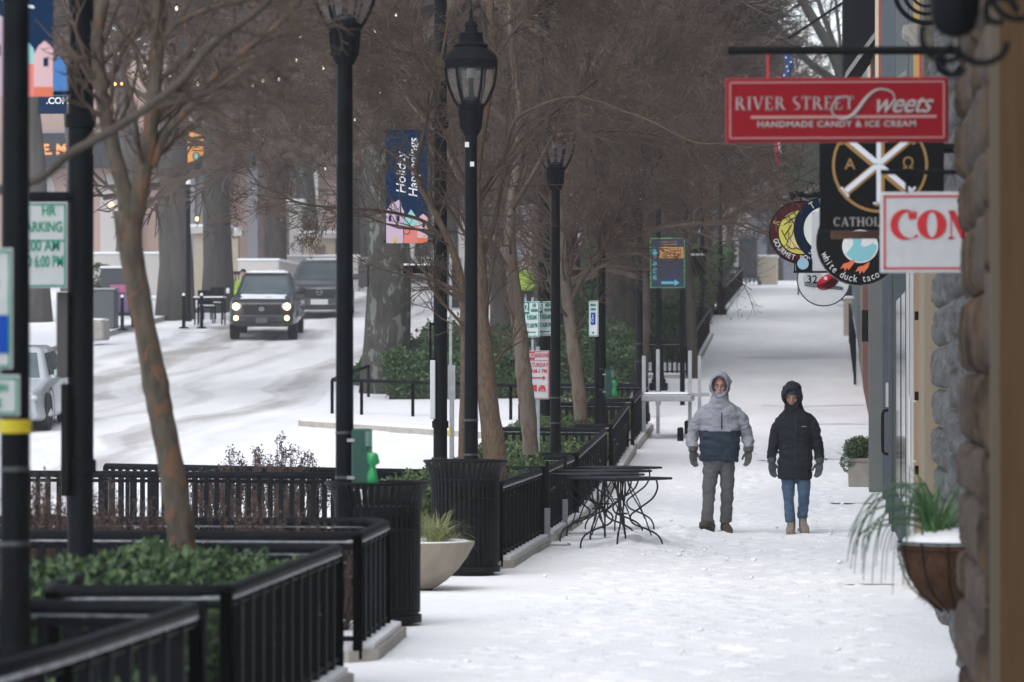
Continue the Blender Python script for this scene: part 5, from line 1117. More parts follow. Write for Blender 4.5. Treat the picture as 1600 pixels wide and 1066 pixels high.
# ------------------------------------------------------------------ litter bins, bowl planter, bag dispensers
BIN = mat('bin_black', (.0025,.003,.004), .5, col2=(.005,.006,.008), scale=20, spec=.12)
def make_bin():
    t = thing('litter_bin', 'x', 'litter bin'); b = MB(); n = 44
    for k in range(n):
        a = 2*math.pi*k/n; ca, sa = math.cos(a), math.sin(a); pr = [(.283,.12),(.285,.5),(.285,.80),(.292,.87),(.312,.93),(.335,.965),(.346,.985)]
        V = []; ta = np.array([-sa,ca,0])
        for r_, z in pr:
            for dr in (0,.006):
                V += [np.array([(r_+dr)*ca,(r_+dr)*sa,z])-ta*.0125, np.array([(r_+dr)*ca,(r_+dr)*sa,z])+ta*.0125]
        f = []
        for i in range(len(pr)-1):
            q = i*4; f += [[q+2,q+6,q+7,q+3],[q,q+1,q+5,q+4],[q,q+4,q+6,q+2],[q+1,q+3,q+7,q+5]]
        b.add(np.array(V), f)
    b.build('slat_panel', BIN, t)
    for z, r_, hh in ((.125,.279,.05),(.80,.279,.06),(.665,.279,.012)):
        b = MB(); b.lathe([(r_-.006,z-hh/2),(r_,z-hh/2),(r_,z+hh/2),(r_-.006,z+hh/2)], n=40); b.build('hoop', BIN, t, smooth=35)
    ringp = [(.350*math.cos(a),.350*math.sin(a),.988) for a in np.linspace(0,2*math.pi,41)[:-1]]
    b = MB(); b.tube(ringp, .011, 8, closed=True); b.build('top_ring', BIN, t, smooth=True)
    b = MB(); b.lathe([(.255,.10),(.26,.64),(.265,.66),(.255,.66),(.25,.12),(.01,.12)], n=32); b.build('liner', BIN, t, smooth=35)
    b = MB(); b.lathe([(.245,0),(.245,.05),(.30,.05),(.30,.10),(.01,.105)], n=40); b.build('base', BIN, t, smooth=35)
    return t
bn = make_bin(); bn.location = (X(590,25.8),25.8,0); bn['label'] = 'slatted black litter bin nearer the camera, beside the pole with the green dispenser'
b2 = copy_tree(bn); b2.location = (X(727,32.6),32.6,0); b2['label'] = 'slatted black litter bin standing behind the concrete bowl planter'; b2.rotation_euler = (0,0,.2)
for o in (bn, b2): o['group'] = 'slatted black litter bins'
BOWL = mat('bowl_concrete', (.20,.165,.13), .85, col2=(.31,.27,.225), scale=5, bump=.3, bscale=50, stretch=(1,1,.3)); GRASS = hedge_mat('grass_pale', (.16,.19,.07), (.28,.30,.13), (.42,.42,.24))
c0 = (X(651,30.2),30.2,0); t = thing('bowl_planter', 'wide pale concrete bowl planter with a tuft of pale grass between the bins', 'planter', c0)
b = MB(); b.lathe([(.10,.03),(.12,.03),(.16,.045),(.24,.10),(.33,.185),(.40,.28),(.455,.38),(.462,.405),(.445,.408),(.43,.385)], n=44); b.build('bowl', BOWL, t, smooth=40)
MB().lathe([(.13,-.02),(.13,.035),(.02,.04)], n=24).build('foot', BLACK, t); b = MB(); b.lathe([(.442,.395),(.40,.415),(.2,.40),(.01,.39)], n=40); b.build('snow_cover', SNOWCAP, t, smooth=True)
def tuft(name, n, L, spread, base, m, seed, w_=.006, droop=1.0, t=None, segs=7, upb=.35):
    rng = np.random.default_rng(seed); b = MB(); 
    for i in range(n):
        a = rng.uniform(0,2*math.pi); el = rng.uniform(upb,1.35); l = L*rng.uniform(.5,1.1); p = np.array(base)+rng.normal(size=3)*np.array([spread,spread,.005]); d = np.array([math.cos(a)*math.cos(el), math.sin(a)*math.cos(el), math.sin(el)]); side = np.array([-math.sin(a+rng.normal()*.6), math.cos(a+rng.normal()*.6), 0]); V = []
        for k in range(segs+1):
            ww = w_*(1-(k/segs)**2*.9)/2; V += [p-side*ww, p+side*ww]; d = d + np.array([0,0,-droop*2.2/segs*(k/segs+.25)]); d /= np.linalg.norm(d); p = p+d*l/segs
        b.add(np.array(V), [[2*k,2*k+1,2*k+3,2*k+2] for k in range(segs)])
    return b.build(name, m, t)
tuft('grass_tuft', 620, .34, .035, (.16,-.06,.40), GRASS, 3, .005, 1.0, t)
tuft('trailing_grass', 26, .30, .02, (.12,-.36,.36), GRASS, 5, .004, 1.6, t)
DG = mat('dispenser_green', (.005,.055,.040), .35); BG = mat('bag_green', (.006,.26,.07), .35, coat=.3); DG2 = mat('dispenser_label', (.10,.18,.16), .4)
def make_disp():
    t = thing('bag_dispenser', 'x', 'dispenser'); MB().bbox((-.01,0,1.155),(.125,.10,.405),.012).build('case', DG, t); MB().bbox((.045,-.053,1.29),(.045,.012,.10),.003).build('window_label', DG2, t)
    b = MB(); b.bbox((.053,-.01,1.155),(.01,.104,.40),.004); b.build('side_panel', mat('dispenser_side',(.03,.14,.11),.4), t)
    b = MB(); rings_ = []
    for z, rx, ry, ox in ((1.20,.02,.02,.06),(1.19,.035,.03,.07),(1.13,.04,.032,.073),(1.11,.022,.02,.066),(1.08,.028,.025,.07),(1.03,.036,.028,.072),(.975,.034,.022,.07),(.965,.02,.012,.068)):
        rings_.append([(ox+rx*math.cos(a)*(1+.18*math.sin(3*a+z*40)),-.045+ry*math.sin(a)*(1+.15*math.cos(5*a+z*30)),z) for a in np.linspace(0,2*math.pi,15)[:-1]])
    b.loft(rings_); b.build('green_bag', BG, t, smooth=True)
    for z in (1.28,1.03): MB().box((-.075,0,z),(.05,.12,.02)).build('bracket', GALV, t)
    return t
dp = make_disp(); dp.location = (X(538.5,25.6)+.13,25.55,0); dp['label'] = 'dark green bag dispenser on the lamp post beside the near litter bin'
d2 = copy_tree(dp); d2.location = (X(940,55)+.12,54.95,G(55)+.05); d2['label'] = 'smaller looking green bag dispenser with hanging bag, far along the railing'
# ------------------------------------------------------------------ bistro tables
TM = mat('table_dark', (.010,.012,.015), .55, col2=(.018,.020,.024), scale=10, spec=.2)
def make_table():
    t = thing('bistro_table', 'x', 'table'); b = MB(); b.bbox((0,0,.708),(.73,.73,.024),.008); b.build('table_top', TM, t)
    b = MB(); b.tube([(.33*sx,.33*sy,.693) for sx,sy in ((1,1),(1,-1),(-1,-1),(-1,1))], .009, 6, closed=True); b.build('top_frame', TM, t)
    for k in range(4):
        a = math.pi/4+k*math.pi/2; ca, sa = math.cos(a), math.sin(a); f = lambda r_, z: (r_*ca, r_*sa, z)
        b = MB(); b.tube(bez([f(.35,.69),f(.36,.61),f(.31,.51),f(.19,.42),f(.09,.34),f(.12,.26),f(.26,.205),f(.36,.15),f(.405,.08),f(.41,0)],26), .0095, 7); b.build('leg', TM, t, smooth=True)
        a2 = a+.22; g = lambda r_, z, q=0: (r_*math.cos(a2+q), r_*math.sin(a2+q), z)
        b = MB(); b.tube(bez([g(.06,.68),g(.10,.56),g(.17,.44),g(.23,.33,-.1),g(.27,.22,-.2),g(.30,.145,-.22)],16), .0075, 6); b.build('curved_brace', TM, t, smooth=True)
    b = MB(); b.tube([(.055*math.cos(q),.055*math.sin(q),.36) for q in np.linspace(0,2*math.pi,13)[:-1]], .009, 6, closed=True); b.build('waist_ring', TM, t, smooth=True)
    return t
tb = make_table()
for i,(px_,Y,rz,sc,lb) in enumerate([(971,37.8,R(43),1.0,'nearest dark metal bistro table, its top edge lowest of the four'),(934,39.3,R(38),.97,'dark metal bistro table second nearest, pushed left against the railing'),(945,40.7,R(49),1.0,'third dark metal bistro table, mostly hidden behind the second'),(968,42.3,R(41),.94,'farthest dark metal bistro table with the highest looking top')]):
    o = tb if i == 0 else copy_tree(tb); o.location = (X(px_,Y),Y,0); o.rotation_euler = (0,0,rz); o.scale = (sc*1.0,sc*.97,1); o['label'] = lb; o['group'] = 'dark metal bistro tables'
for px_,Y,lb in ((855,38.6,'nearer grey stub post on a flat foot left of the tables'),(883,41.4,'farther grey stub post on a flat foot left of the tables')):
    t = thing('barrier_post', lb, 'post', (X(px_,Y),Y,0)); MB().bbox((0,0,.20),(.055,.055,.37),.005).build('grey_sleeve', GALV, t); MB().box((0,0,.62),(.035,.035,.47)).build('upper_post', RAILM, t)
    MB().bbox((-.02,-.1,.015),(.52,.30,.028),.01).build('foot_plate', CONC, t); MB().bbox((-.02,-.1,.035),(.48,.28,.012),.005).build('snow_cover', SNOWCAP, t)
# white stand
WS = mat('stand_white', (.30,.32,.34), .5, col2=(.38,.40,.42), scale=6)
Yw = 62; t = thing('metal_stand', 'tall white metal frame stand with a snowy shelf beyond the railing', 'stand', (X(1048,Yw),Yw,G(Yw)))
pxs = [(1006,61.6,556,691),(1028,63.2,546,684),(1078,61.6,548,690),(1093,63.2,556,672)]
for (a_,Yq,y0,y1) in pxs:
    q0, q1 = P(a_,y0,Yq), P(a_,y1,Yq); MB().box((q0.x-t.location.x,Yq-Yw,(q0.z+G(Yq)-.05)/2-t.location.z),(.058,.058,q0.z-G(Yq)+.05)).build('leg', WS, t)
q = P(1045,622,Yw); MB().bbox((-.04,0,q.z-t.location.z),(.80,1.5,.10),.01).build('shelf', WS, t); MB().bbox((-.04,0,q.z-t.location.z+.07),(.72,1.4,.045),.02).build('snow_cover', SNOWCAP, t)
MB().box((.30,.9,q.z-t.location.z+.05),(.6,.06,.06)).build('side_rail', WS, t)
for px_,py_,lb in ((1063,676,'short black bollard stub left of the man, nearer one'),(1074,668,'short black bollard stub left of the man, farther one')):
    Y = 61 if px_ == 1063 else 63; t = thing('bollard_stub', lb, 'bollard', (X(px_,Y),Y,G(Y))); MB().lathe([(.05,-.05),(.05,.21),(.035,.23),(.01,.235)], n=12).build('post', BLACK, t, smooth=35); MB().lathe([(.03,.232),(.02,.25),(.002,.255)], n=10).build('snow_cap', SNOWCAP, t)
# ------------------------------------------------------------------ traffic island with its own fence (street side)
t = thing('traffic_island', 'raised snowy island with a beige kerb around the lichen covered trunk', 'island', (0,0,0))
xl, xr = X(467,66.5), X(1003,66.5); poly = [(X(466,67.2),67.2),(X(530,66.4),66.4),(X(700,64.2),64.2),(X(815,63.2),63.2),(-4.7,62.8),(-4.7,86),(X(540,86),86),(X(466,67.2)-.3,72)]
MB().prism(poly, lambda x,y: G(y)-.3, lambda x,y: G(y)-.005).build('kerb', CONC, t)
cx = sum(p[0] for p in poly)/8; cy = sum(p[1] for p in poly)/8; inn = [(cx+(x-cx)*.985, cy+(y-cy)*.985) for x,y in poly]
gx = MB(); gx.prism(inn, lambda x,y: G(y)-.006, lambda x,y: G(y)+.05); gx.build('snow_cover', SNOWCAP, t)
railing([[(X(519,68.5),74.0),(X(519,68.5),68.5),(X(565,68.1),68.1),(X(645,67.5),67.5),(X(722,66.9),66.9),(X(798,66.3),66.3),(-4.6,65.9)]], 'low black fence with widely spaced posts around the lichen covered trunk', h=.66, pitch=50, frost=False)
hedge((X(655,79),X(1000,79),73,80), .95, 'round green shrubs behind the island fence right of the lichen covered trunk', n=30000, size=.09, seed=21, m=LEAF, lump=.9, name='shrub_row', cat='shrubs', soft=.8)
hedge((X(563,79),X(640,79),78,80), .3, 'green shrubs at the foot of the lichen covered trunk', n=9000, size=.09, seed=22, m=LEAF, lump=.5, name='shrub_row', cat='shrubs', soft=.6)
hedge((-6.2,-3.3,86,98), 1.6, 'tall dark green hedge behind the map sign', n=22000, size=.11, seed=23, m=LEAF, lump=.6, name='shrub_row', cat='shrubs', soft=.8)
hedge((-7.5,-3.2,100,113), 1.9, 'green shrubs under the farther bare trees near the signal box', n=18000, size=.13, seed=24, m=LEAF2, lump=.8, name='shrub_row', cat='shrubs', soft=1)
hedge((-7,-3.3,118,136), 1.7, 'dim green shrubs beside the farthest railing', n=14000, size=.15, seed=25, m=LEAF, lump=.8, name='shrub_row', cat='shrubs', soft=1)
t = thing('evergreen_tree', 'dark hazy evergreen crown above the dark kiosk', 'tree', (X(1205,190),190,G(190))); rg = np.random.default_rng(77); k = 16000
p = rg.normal(size=(k,3)); p /= np.linalg.norm(p,axis=1,keepdims=True); p *= rg.random(k)[:,None]**.33; cl = rg.normal(size=(22,3))*np.array([2.0,1.6,.75]); j = rg.integers(0,22,k); p = cl[j]+p*np.array([1.1,1.1,.8])+np.array([0,0,6.3])
MB().leaves(p, .20, rg, up=.1).build('foliage', LEAF, t); MB().tube([(0,0,-.3),(.1,0,3),(0,.1,6)], [.3,.25,.15], 10).build('trunk', BARKD, t)
# ------------------------------------------------------------------ basket and pot on the right
COCO = mat('coco_liner', (.045,.022,.012), .95, spec=.05, col2=(.09,.048,.028), scale=18, bump=1.0, bscale=60, stretch=(1,1,.4)); BLADE = hedge_mat('spiky_leaf', (.025,.085,.018), (.05,.15,.035), (.11,.23,.06))
Yb = 20.75; t = thing('hanging_basket', 'half round coco lined basket with snow and a spiky green plant on the stone pier', 'basket', (P(1500,850,Yb).x, Yb, P(1500,850,Yb).z)); s_ = FPX/Yb
b = MB(); b.lathe([(.01,-.36),(.12,-.345),(.22,-.27),(.285,-.16),(.318,-.05),(.325,-.005),(.30,-.02),(.01,-.06)], n=36); o = b.build('liner', COCO, t, smooth=True)
b = MB(); b.tube([(.332*math.cos(a),.332*math.sin(a),.012) for a in np.linspace(0,2*math.pi,37)[:-1]], .006, 6, closed=True); b.tube([(.335*math.cos(a),.335*math.sin(a),-.03) for a in np.linspace(0,2*math.pi,37)[:-1]], .004, 6, closed=True)
for k in range(14):
    a = k*2*math.pi/14; b.tube(bez([(.334*math.cos(a),.334*math.sin(a),.012),(.322*math.cos(a),.322*math.sin(a),-.09),(.26*math.cos(a),.26*math.sin(a),-.24),(.10*math.cos(a),.10*math.sin(a),-.362)],8), .004, 5)
b.build('wire_frame', IRON, t, smooth=True); rg2 = np.random.default_rng(4)
b = MB(); V = []; k = 900; a = rg2.uniform(0,2*math.pi,k); z = -rg2.random(k)*.34; r_ = np.sqrt(np.clip(1-(z/-.36)**2.2,0,1))*.325; p0 = np.stack([r_*np.cos(a),r_*np.sin(a),z],1); b.segs(p0, p0+rg2.normal(size=(k,3))*.022+np.stack([np.cos(a),np.sin(a),-.5+0*a],1)*.012, .0016, .0006); b.build('loose_fibre', COCO, t)
b = MB(); b.lathe([(.318,.0),(.30,.03),(.22,.06),(.10,.085),(.01,.09)], n=32); b.build('snow_mound', SNOWCAP, t, smooth=True)
tuft('spiky_plant', 80, .44, .035, (-.12,-.06,.05), BLADE, 8, .014, .6, t, 8, .7)
BL2 = hedge_mat('drooping_leaf', (.02,.06,.03), (.04,.10,.05), (.08,.14,.08))
rgd = np.random.default_rng(12); b = MB()
for i in range(34):
    st = np.array([-.12,-.06,.05]); l = rgd.uniform(.14,.46); up = rgd.uniform(.04,.34); dn = rgd.uniform(.05,.50)*(1-.5*(l-.14)/.32); yy = rgd.normal()*.14
    path = bez([tuple(st),(st[0]-l*.35,yy*.4,st[2]+up*.8),(st[0]-l*.8,yy*.8,st[2]+up*.7),(st[0]-l*1.05,yy,st[2]+up*.2-dn*.2),(st[0]-l*1.12,yy,st[2]-dn*.8)],10)
    b.tube(path, np.linspace(.0045,.0022,11), 4)
b.build('drooping_blades', BL2, t, smooth=True)
Yp = 51.5; POTM = mat('pot_stone', (.22,.20,.18), .9, col2=(.30,.275,.25), scale=6, bump=.3); t = thing('stone_pot', 'square grey stone pot with leafy green shrub against the concrete wall', 'planter', (X(1344,Yp),Yp,G(Yp)-.02)); t.scale = (.86,.86,.86)
b = MB(); b.box((0,0,.20),(.36,.40,.44),taper=1.08); b.bbox((0,0,.44),(.42,.46,.06),.01); b.build('pot', POTM, t); 
p = rg2.normal(size=(2600,3)); p /= np.linalg.norm(p,axis=1,keepdims=True); p *= np.array([.24,.24,.19])*(rg2.random(2600)[:,None]**.3); MB().leaves(p+np.array([-.02,0,.62]), .045, rg2, up=.3).build('foliage', LEAF2, t)
p = rg2.normal(size=(900,3)); p /= np.linalg.norm(p,axis=1,keepdims=True); p *= np.array([.14,.18,.16]); MB().leaves(p+np.array([-.16,-.06,.42]), .035, rg2, up=-.4).build('trailing_foliage', LEAF, t); MB().segs(rg2.normal(size=(30,3))*.06+np.array([0,0,.45]), rg2.normal(size=(30,3))*np.array([.15,.15,.08])+np.array([0,0,.6]), .005, .003).build('stems', BARKD, t)
railing([[(.60,96),(.60,79.2)]], 'grey metal patio railing along the dark red brick building', h=1.0, pitch=1.1, frost=False)
railing([[(.70,128),(-.9,128)]], 'far black patio railing seen below the round 32 sign', h=1.0, pitch=.5, frost=False)
# slush lines / joints on the pavement
for i,(Y,a_,c_) in enumerate([(56.5,-1.0,.75),(66,-.9,.7),(72,-1.2,.7),(47.9,-.1,.72),(90,-2.0,.6),(31.2,.1,.55)]):
    b = MB(); n_ = 24; xs = np.linspace(a_,c_,n_); wv = .05+.05*vnoise(xs,xs*0+i,.3,i); V = []
    for x_, w__ in zip(xs, wv): V += [(x_,Y-w__,G(Y)+.0315),(x_,Y+w__,G(Y)+.0315)]
    b.add(V, [[2*k,2*k+2,2*k+3,2*k+1] for k in range(n_-1)]); o = b.build('slush_line', SLUSH); tag(o, kind='structure')
# snow lumps kicked up beside the walkers' path
rl = np.random.default_rng(31); b = MB()
for i in range(150):
    if i < 110: x_ = rl.normal(-1.75,.30); y_ = rl.uniform(35.5,41)
    else: x_ = rl.uniform(-2.4,.4); y_ = rl.uniform(22,50)
    r_ = rl.uniform(.008,.028); V = rl.normal(size=(10,3)); V /= np.linalg.norm(V,axis=1,keepdims=True)
    b.lathe([(r_*.05,-r_*.6),(r_*.9,-r_*.25),(r_,r_*.15),(r_*.6,r_*.55),(r_*.05,r_*.7)], n=7, c=(x_,y_,G(y_)+.03+r_*.3), sx=rl.uniform(.7,1.4), sy=rl.uniform(.7,1.5))
o = b.build('snow_clumps', SNOWCAP, smooth=True); tag(o, kind='stuff')
# ------------------------------------------------------------------ far (left) pavement and its furniture
b = MB(); 
sheet('far_pavement', np.array([-60,-40,-30,-24,-19.3]), np.arange(40,205,5.), lambda x,y: Gv(y)+.02, SNOW)
b = MB()
for y in np.arange(40,200,4.): b.add([(-19.32,y,G(y)-.2),(-19.32,y+4,G(y+4)-.2),(-19.32,y+4,G(y+4)+.0),(-19.32,y,G(y)+.0)], [[0,1,2,3]]); b.add([(-19.32,y,G(y)+.0),(-19.32,y+4,G(y+4)+.0),(-19.5,y+4,G(y+4)+.015),(-19.5,y,G(y)+.015)], [[0,1,2,3]])
o = b.build('far_kerb', CONC); tag(o, kind='structure')
POST = mat('poster_pink', (.42,.12,.24), .5); PUR = mat('poster_purple', (.20,.13,.28), .5)
def fl(px_, Y): return (X(px_,Y), Y, G(Y)+.02)
t = thing('poster_stand', 'dark stand with a bright pink poster on the far pavement', 'stand', fl(187,105)); MB().bbox((0,0,.95),(.95,.5,1.3),.03).build('cabinet', mat('cabinet_dark',(.04,.05,.055),.5), t); MB().box((.05,-.27,1.05),(.55,.03,.22)).build('pink_poster', POST, t); MB().box((.05,-.27,.65),(.50,.03,.5)).build('lower_poster', PUR, t); MB().bbox((0,0,1.64),(1.0,.55,.07),.02).build('snow_cap', SNOWCAP, t)
for sx in (-.4,.4): MB().box((sx,0,.15),(.08,.4,.35)).build('leg', BLACK, t)
t = thing('utility_cabinet', 'grey green utility cabinet on the far pavement left of the pink poster', 'cabinet', fl(161,104)); MB().bbox((0,0,.52),(.75,.6,1.05),.03).build('body', mat('cabinet_grey',(.07,.085,.09),.5), t); MB().bbox((0,0,1.08),(.8,.65,.06),.02).build('lid', GALV, t)
for px_,Y,lb in ((191,103,'slim dark bollard in front of the pink poster stand'),(287,104,'slim dark bollard right of the leaning tree on the far pavement'),(315,104,'slim dark bollard left of the far pavement chairs')):
    t = thing('bollard', lb, 'bollard', fl(px_,Y)); MB().lathe([(.14,0),(.14,.03),(.05,.06),(.045,.85),(.06,.88),(.02,.93)], n=12).build('post', BLACK, t, smooth=35); MB().lathe([(.05,.90),(.03,.96),(.003,.98)], n=10).build('snow_cap', SNOWCAP, t)
def far_chair(px_, Y, lb, rz):
    t = thing('patio_chair', lb, 'chair', fl(px_,Y), rz); MB().bbox((0,0,.45),(.45,.45,.05),.01).build('seat', BLACK, t); MB().bbox((0,.21,.72),(.45,.04,.42),.01).build('backrest', BLACK, t); MB().bbox((0,-.02,.49),(.40,.36,.04),.015).build('snow_cover', SNOWCAP, t)
    for sx in (-.2,.2):
        for sy in (-.2,.2): MB().box((sx,sy,.22),(.035,.035,.44)).build('leg', BLACK, t)
far_chair(323,107,'leftmost dark patio chair under the second far trunk',.3); far_chair(333,109,'rightmost dark patio chair under the second far trunk',-.4); 
t = thing('patio_table', 'dark patio table with snow beside the two patio chairs', 'table', fl(328,106)); MB().bbox((0,0,.72),(.9,.7,.04),.01).build('table_top', BLACK, t); MB().bbox((0,0,.765),(.85,.66,.05),.02).build('snow_cover', SNOWCAP, t)
for sx in (-.38,.38):
    for sy in (-.28,.28): MB().box((sx,sy,.35),(.04,.04,.7)).build('leg', BLACK, t)
railing([[(X(318,121),121),(X(378,121),121)]], 'low dark fence behind the second far trunk', h=1.0, frost=False, pitch=.8)
railing([[(X(150,110),110),(X(205,110),110)],], 'low dark fence beyond the utility cabinet', h=.9, frost=False, pitch=.8)
t = thing('sign_post', 'thin dark post beside the broad far trunk', 'post', fl(294,108)); MB().lathe([(.10,0),(.10,.2),(.07,.25),(.06,3.9)], n=12).build('shaft', IRON, t, smooth=35); MB().lathe([(.07,3.9),(.07,4.0),(.01,4.05)], n=12).build('cap', SNOWCAP, t)
t = thing('stone_bench', 'low dark stone seat with snow at the far kerb near the left pole', 'bench', fl(152,98)); MB().bbox((0,0,.25),(.5,.9,.5),.05).build('seat', CONC, t); MB().bbox((0,0,.53),(.48,.85,.07),.03).build('snow_cover', SNOWCAP, t)
t = thing('evergreen_shrub', 'small bright green shrub in the planter behind the pink poster', 'shrub', fl(153,118)); p = rg2.normal(size=(900,3)); p /= np.linalg.norm(p,axis=1,keepdims=True); MB().leaves(p*np.array([.5,.5,.4])+np.array([0,0,.9]), .12, rg2).build('foliage', LEAF2, t); MB().segs(np.array([[0,0,0],[.1,0,0]]), np.array([[0,0,.9],[.1,.1,.8]]), .03, .02).build('stem', BARKD, t)

# ------------------------------------------------------------------ vehicles
TYRE = mat('tyre', (.012,.012,.013), .9); RIM = mat('wheel_rim', (.12,.125,.13), .35, .8); CGLASS = mat('car_glass', (.06,.08,.09), .15, col2=(.11,.135,.145), scale=1.2); LENS = mat('headlamp_lens', (.5,.52,.54), .15); PLAST = mat('car_plastic', (.018,.019,.021), .6)
LIT = mat('lit_headlight', (1.0,.58,.24), .3, emit=4.5); LITY = mat('lit_headlight_pale', (1.0,.95,.55), .3, emit=8); PLATE = mat('licence_plate', (.55,.57,.58), .5); CHROME = mat('chrome', (.5,.52,.54), .2, .9)
def rrect(w, z0, z1, r=.1, y=0, n=4, tw=1.0):
    pts = []
    for cx, cz, a0 in ((w-r,z0+r,-90),(w*tw-r,z1-r,0),(-w*tw+r,z1-r,90),(-w+r,z0+r,180)):
        for i in range(n+1): a = R(a0+90*i/n); pts.append((cx+r*math.cos(a), y, cz+r*math.sin(a)))
    return pts
def vehicle(label, cat, name, paint, L_, Wd, secs, cab, wheels, wr, lights=None, snow=True, grille=None, extras=None):
    """secs: (y, halfwidth, z0, z1) along length from the nose (y=0); cab: (y0,y1,z0,w0, y0t,y1t,z1,w1)"""
    t = thing(name, label, cat); b = MB(); b.loft([rrect(w_, z0, z1, min(.10,(z1-z0)*.3), y, tw=tw) for (y,w_,z0,z1,tw) in secs]); b.build('body', paint, t, smooth=40)
    y0,y1,z0,w0,y0t,y1t,z1,w1 = cab; b = MB()
    def ringz(ya,yb,w_,z,r=.09):
        pts = []
        for cx,cy,a0 in ((w_-r,yb-r,0),(-w_+r,yb-r,90),(-w_+r,ya+r,180),(w_-r,ya+r,270)):
            for i in range(4): a = R(a0+30*i); pts.append((cx+r*math.cos(a),cy+r*math.sin(a),z))
        return pts
    b.loft([ringz(y0,y1,w0,z0),ringz(y0t,y1t,w1,z1-.06),ringz(y0t+.12,y1t-.10,w1-.07,z1)]); cb = b.build('cab', paint, t, smooth=40)
    H = z1-.06-z0; 
    def lerp(a, c, u): return a+(c-a)*u
    ws = MB(); f0, f1 = .10, .95; o_ = .012
    pts = [(-lerp(w0,w1,f0)+.10,lerp(y0,y0t,f0)-o_,z0+H*f0),(lerp(w0,w1,f0)-.10,lerp(y0,y0t,f0)-o_,z0+H*f0),(lerp(w0,w1,f1)-.08,lerp(y0,y0t,f1)-o_,z0+H*f1),(-lerp(w0,w1,f1)+.08,lerp(y0,y0t,f1)-o_,z0+H*f1)]
    ws.add(pts, [[0,1,2,3]]); ws.build('windscreen', CGLASS, t)
    for sx in (-1,1):
        for ya, yb in ((.12,.50),(.54,.92)):
            m_ = MB(); V = []
            for f_, u in ((f0+.05,ya),(f0+.05,yb),(f1-.04,yb),(f1-.04,ya)): V.append((sx*(lerp(w0,w1,f_)+.012), lerp(lerp(y0,y0t,f_),lerp(y1,y1t,f_),lerp(u,.5,.08 if f_ > .5 else 0)), z0+H*f_))
            m_.add(V, [[0,1,2,3] if sx > 0 else [3,2,1,0]]); m_.build('side_window', CGLASS, t)
    for wy in wheels:
        for sx in (-1,1):
            b = MB(); prof = [(wr*.62,-.11),(wr*.95,-.125),(wr,-.09),(wr,.09),(wr*.95,.125),(wr*.62,.11)]; b.lathe(prof, n=28); o = b.build('wheel', TYRE, t, smooth=35); o.rotation_euler = (0,R(90),0); o.location = (sx*(Wd/2-.13),wy,wr)
            b = MB(); b.lathe([(wr*.62,.08),(wr*.55,.05),(wr*.18,.09),(.01,.10)], n=20)
            for k in range(5): a = k*2*math.pi/5; b.box((wr*.34*math.cos(a),wr*.34*math.sin(a),.085),(wr*.44,.06,.03),rz=a)
            ro = b.build('rim', RIM, o, smooth=35); ro.rotation_euler = (0,0 if sx > 0 else R(180),0)
            b = MB(); ang = np.linspace(-20,200,14); V = []
            for a in ang: V += [(sx*(Wd/2+.012),wy+math.cos(R(a))*(wr+.05),wr+math.sin(R(a))*(wr+.05)),(sx*(Wd/2+.012),wy+math.cos(R(a))*(wr+.12),wr+math.sin(R(a))*(wr+.10)),]
            b.add(V, [[2*k,2*k+1,2*k+3,2*k+2] for k in range(13)]); b.build('wheel_arch', PLAST, t)
    for sx in (-1,1):
        b = MB(); b.bbox((sx*(Wd/2+.10),y0+.28,z0+.12),(.20,.12,.17),.04); b.box((sx*(Wd/2-.0),y0+.30,z0+.06),(.12,.05,.05)); mo = b.build('wing_mirror', PLAST if name == 'pickup_truck' else paint, t, smooth=35)
        if name == 'pickup_truck' and sx < 0: MB().bbox((sx*(Wd/2+.10),y0+.20,z0+.12),(.10,.04,.15),.02).build('snow_patch', SNOWCAP, mo)
    return t, ws
PT = mat('truck_paint', (.022,.026,.031), .35, coat=.5)
secs = [(.0,.80,.52,.98,1),(.05,.88,.45,1.05,.98),(.22,.93,.42,1.10,.97),(.6,.95,.40,1.17,.95),(1.3,.955,.40,1.22,.95),(3.2,.955,.42,1.22,.96),(5.2,.95,.45,1.20,.97),(5.35,.90,.5,1.15,.97)]
t, _ = vehicle('dark grey pickup truck with lit headlights driving towards the camera through snow', 'pickup truck', 'pickup_truck', PT, 5.35, 1.91, secs, (1.25,3.35,1.19,.84,2.05,3.15,1.78,.66), (.95,4.15), .39)
b = MB(); b.plate([(-.50,.74),(.50,.74),(.54,1.0),(-.54,1.0)], -.055, .06); g_ = b.build('grille', mat('grille_black',(.012,.013,.015),.6), t)
for z in (.80,.87,.94): MB().box((0,-.06,z),(.98,.015,.018)).build('grille_bar', PLAST, g_)
r_ = ring(g_, .06, .078, -.085, -.058, CHROME, 'oval_emblem', (0,.87), 20, ez=.68); ring(g_, .025, .036, -.09, -.06, CHROME, 'emblem_loop', (0,.87), 14, ez=1.3)
MB().bbox((0,-.03,.60),(1.66,.14,.22),.04).build('bumper', PT, t); MB().box((0,-.105,.60),(.9,.02,.12)).build('lower_intake', PLAST, t); MB().bbox((0,.0,.45),(1.5,.16,.12),.03).build('skid_plate', PLAST, t); MB().box((0,-.125,.565),(.32,.012,.14)).build('licence_plate', mat('plate_dark',(.10,.10,.11),.5), t)
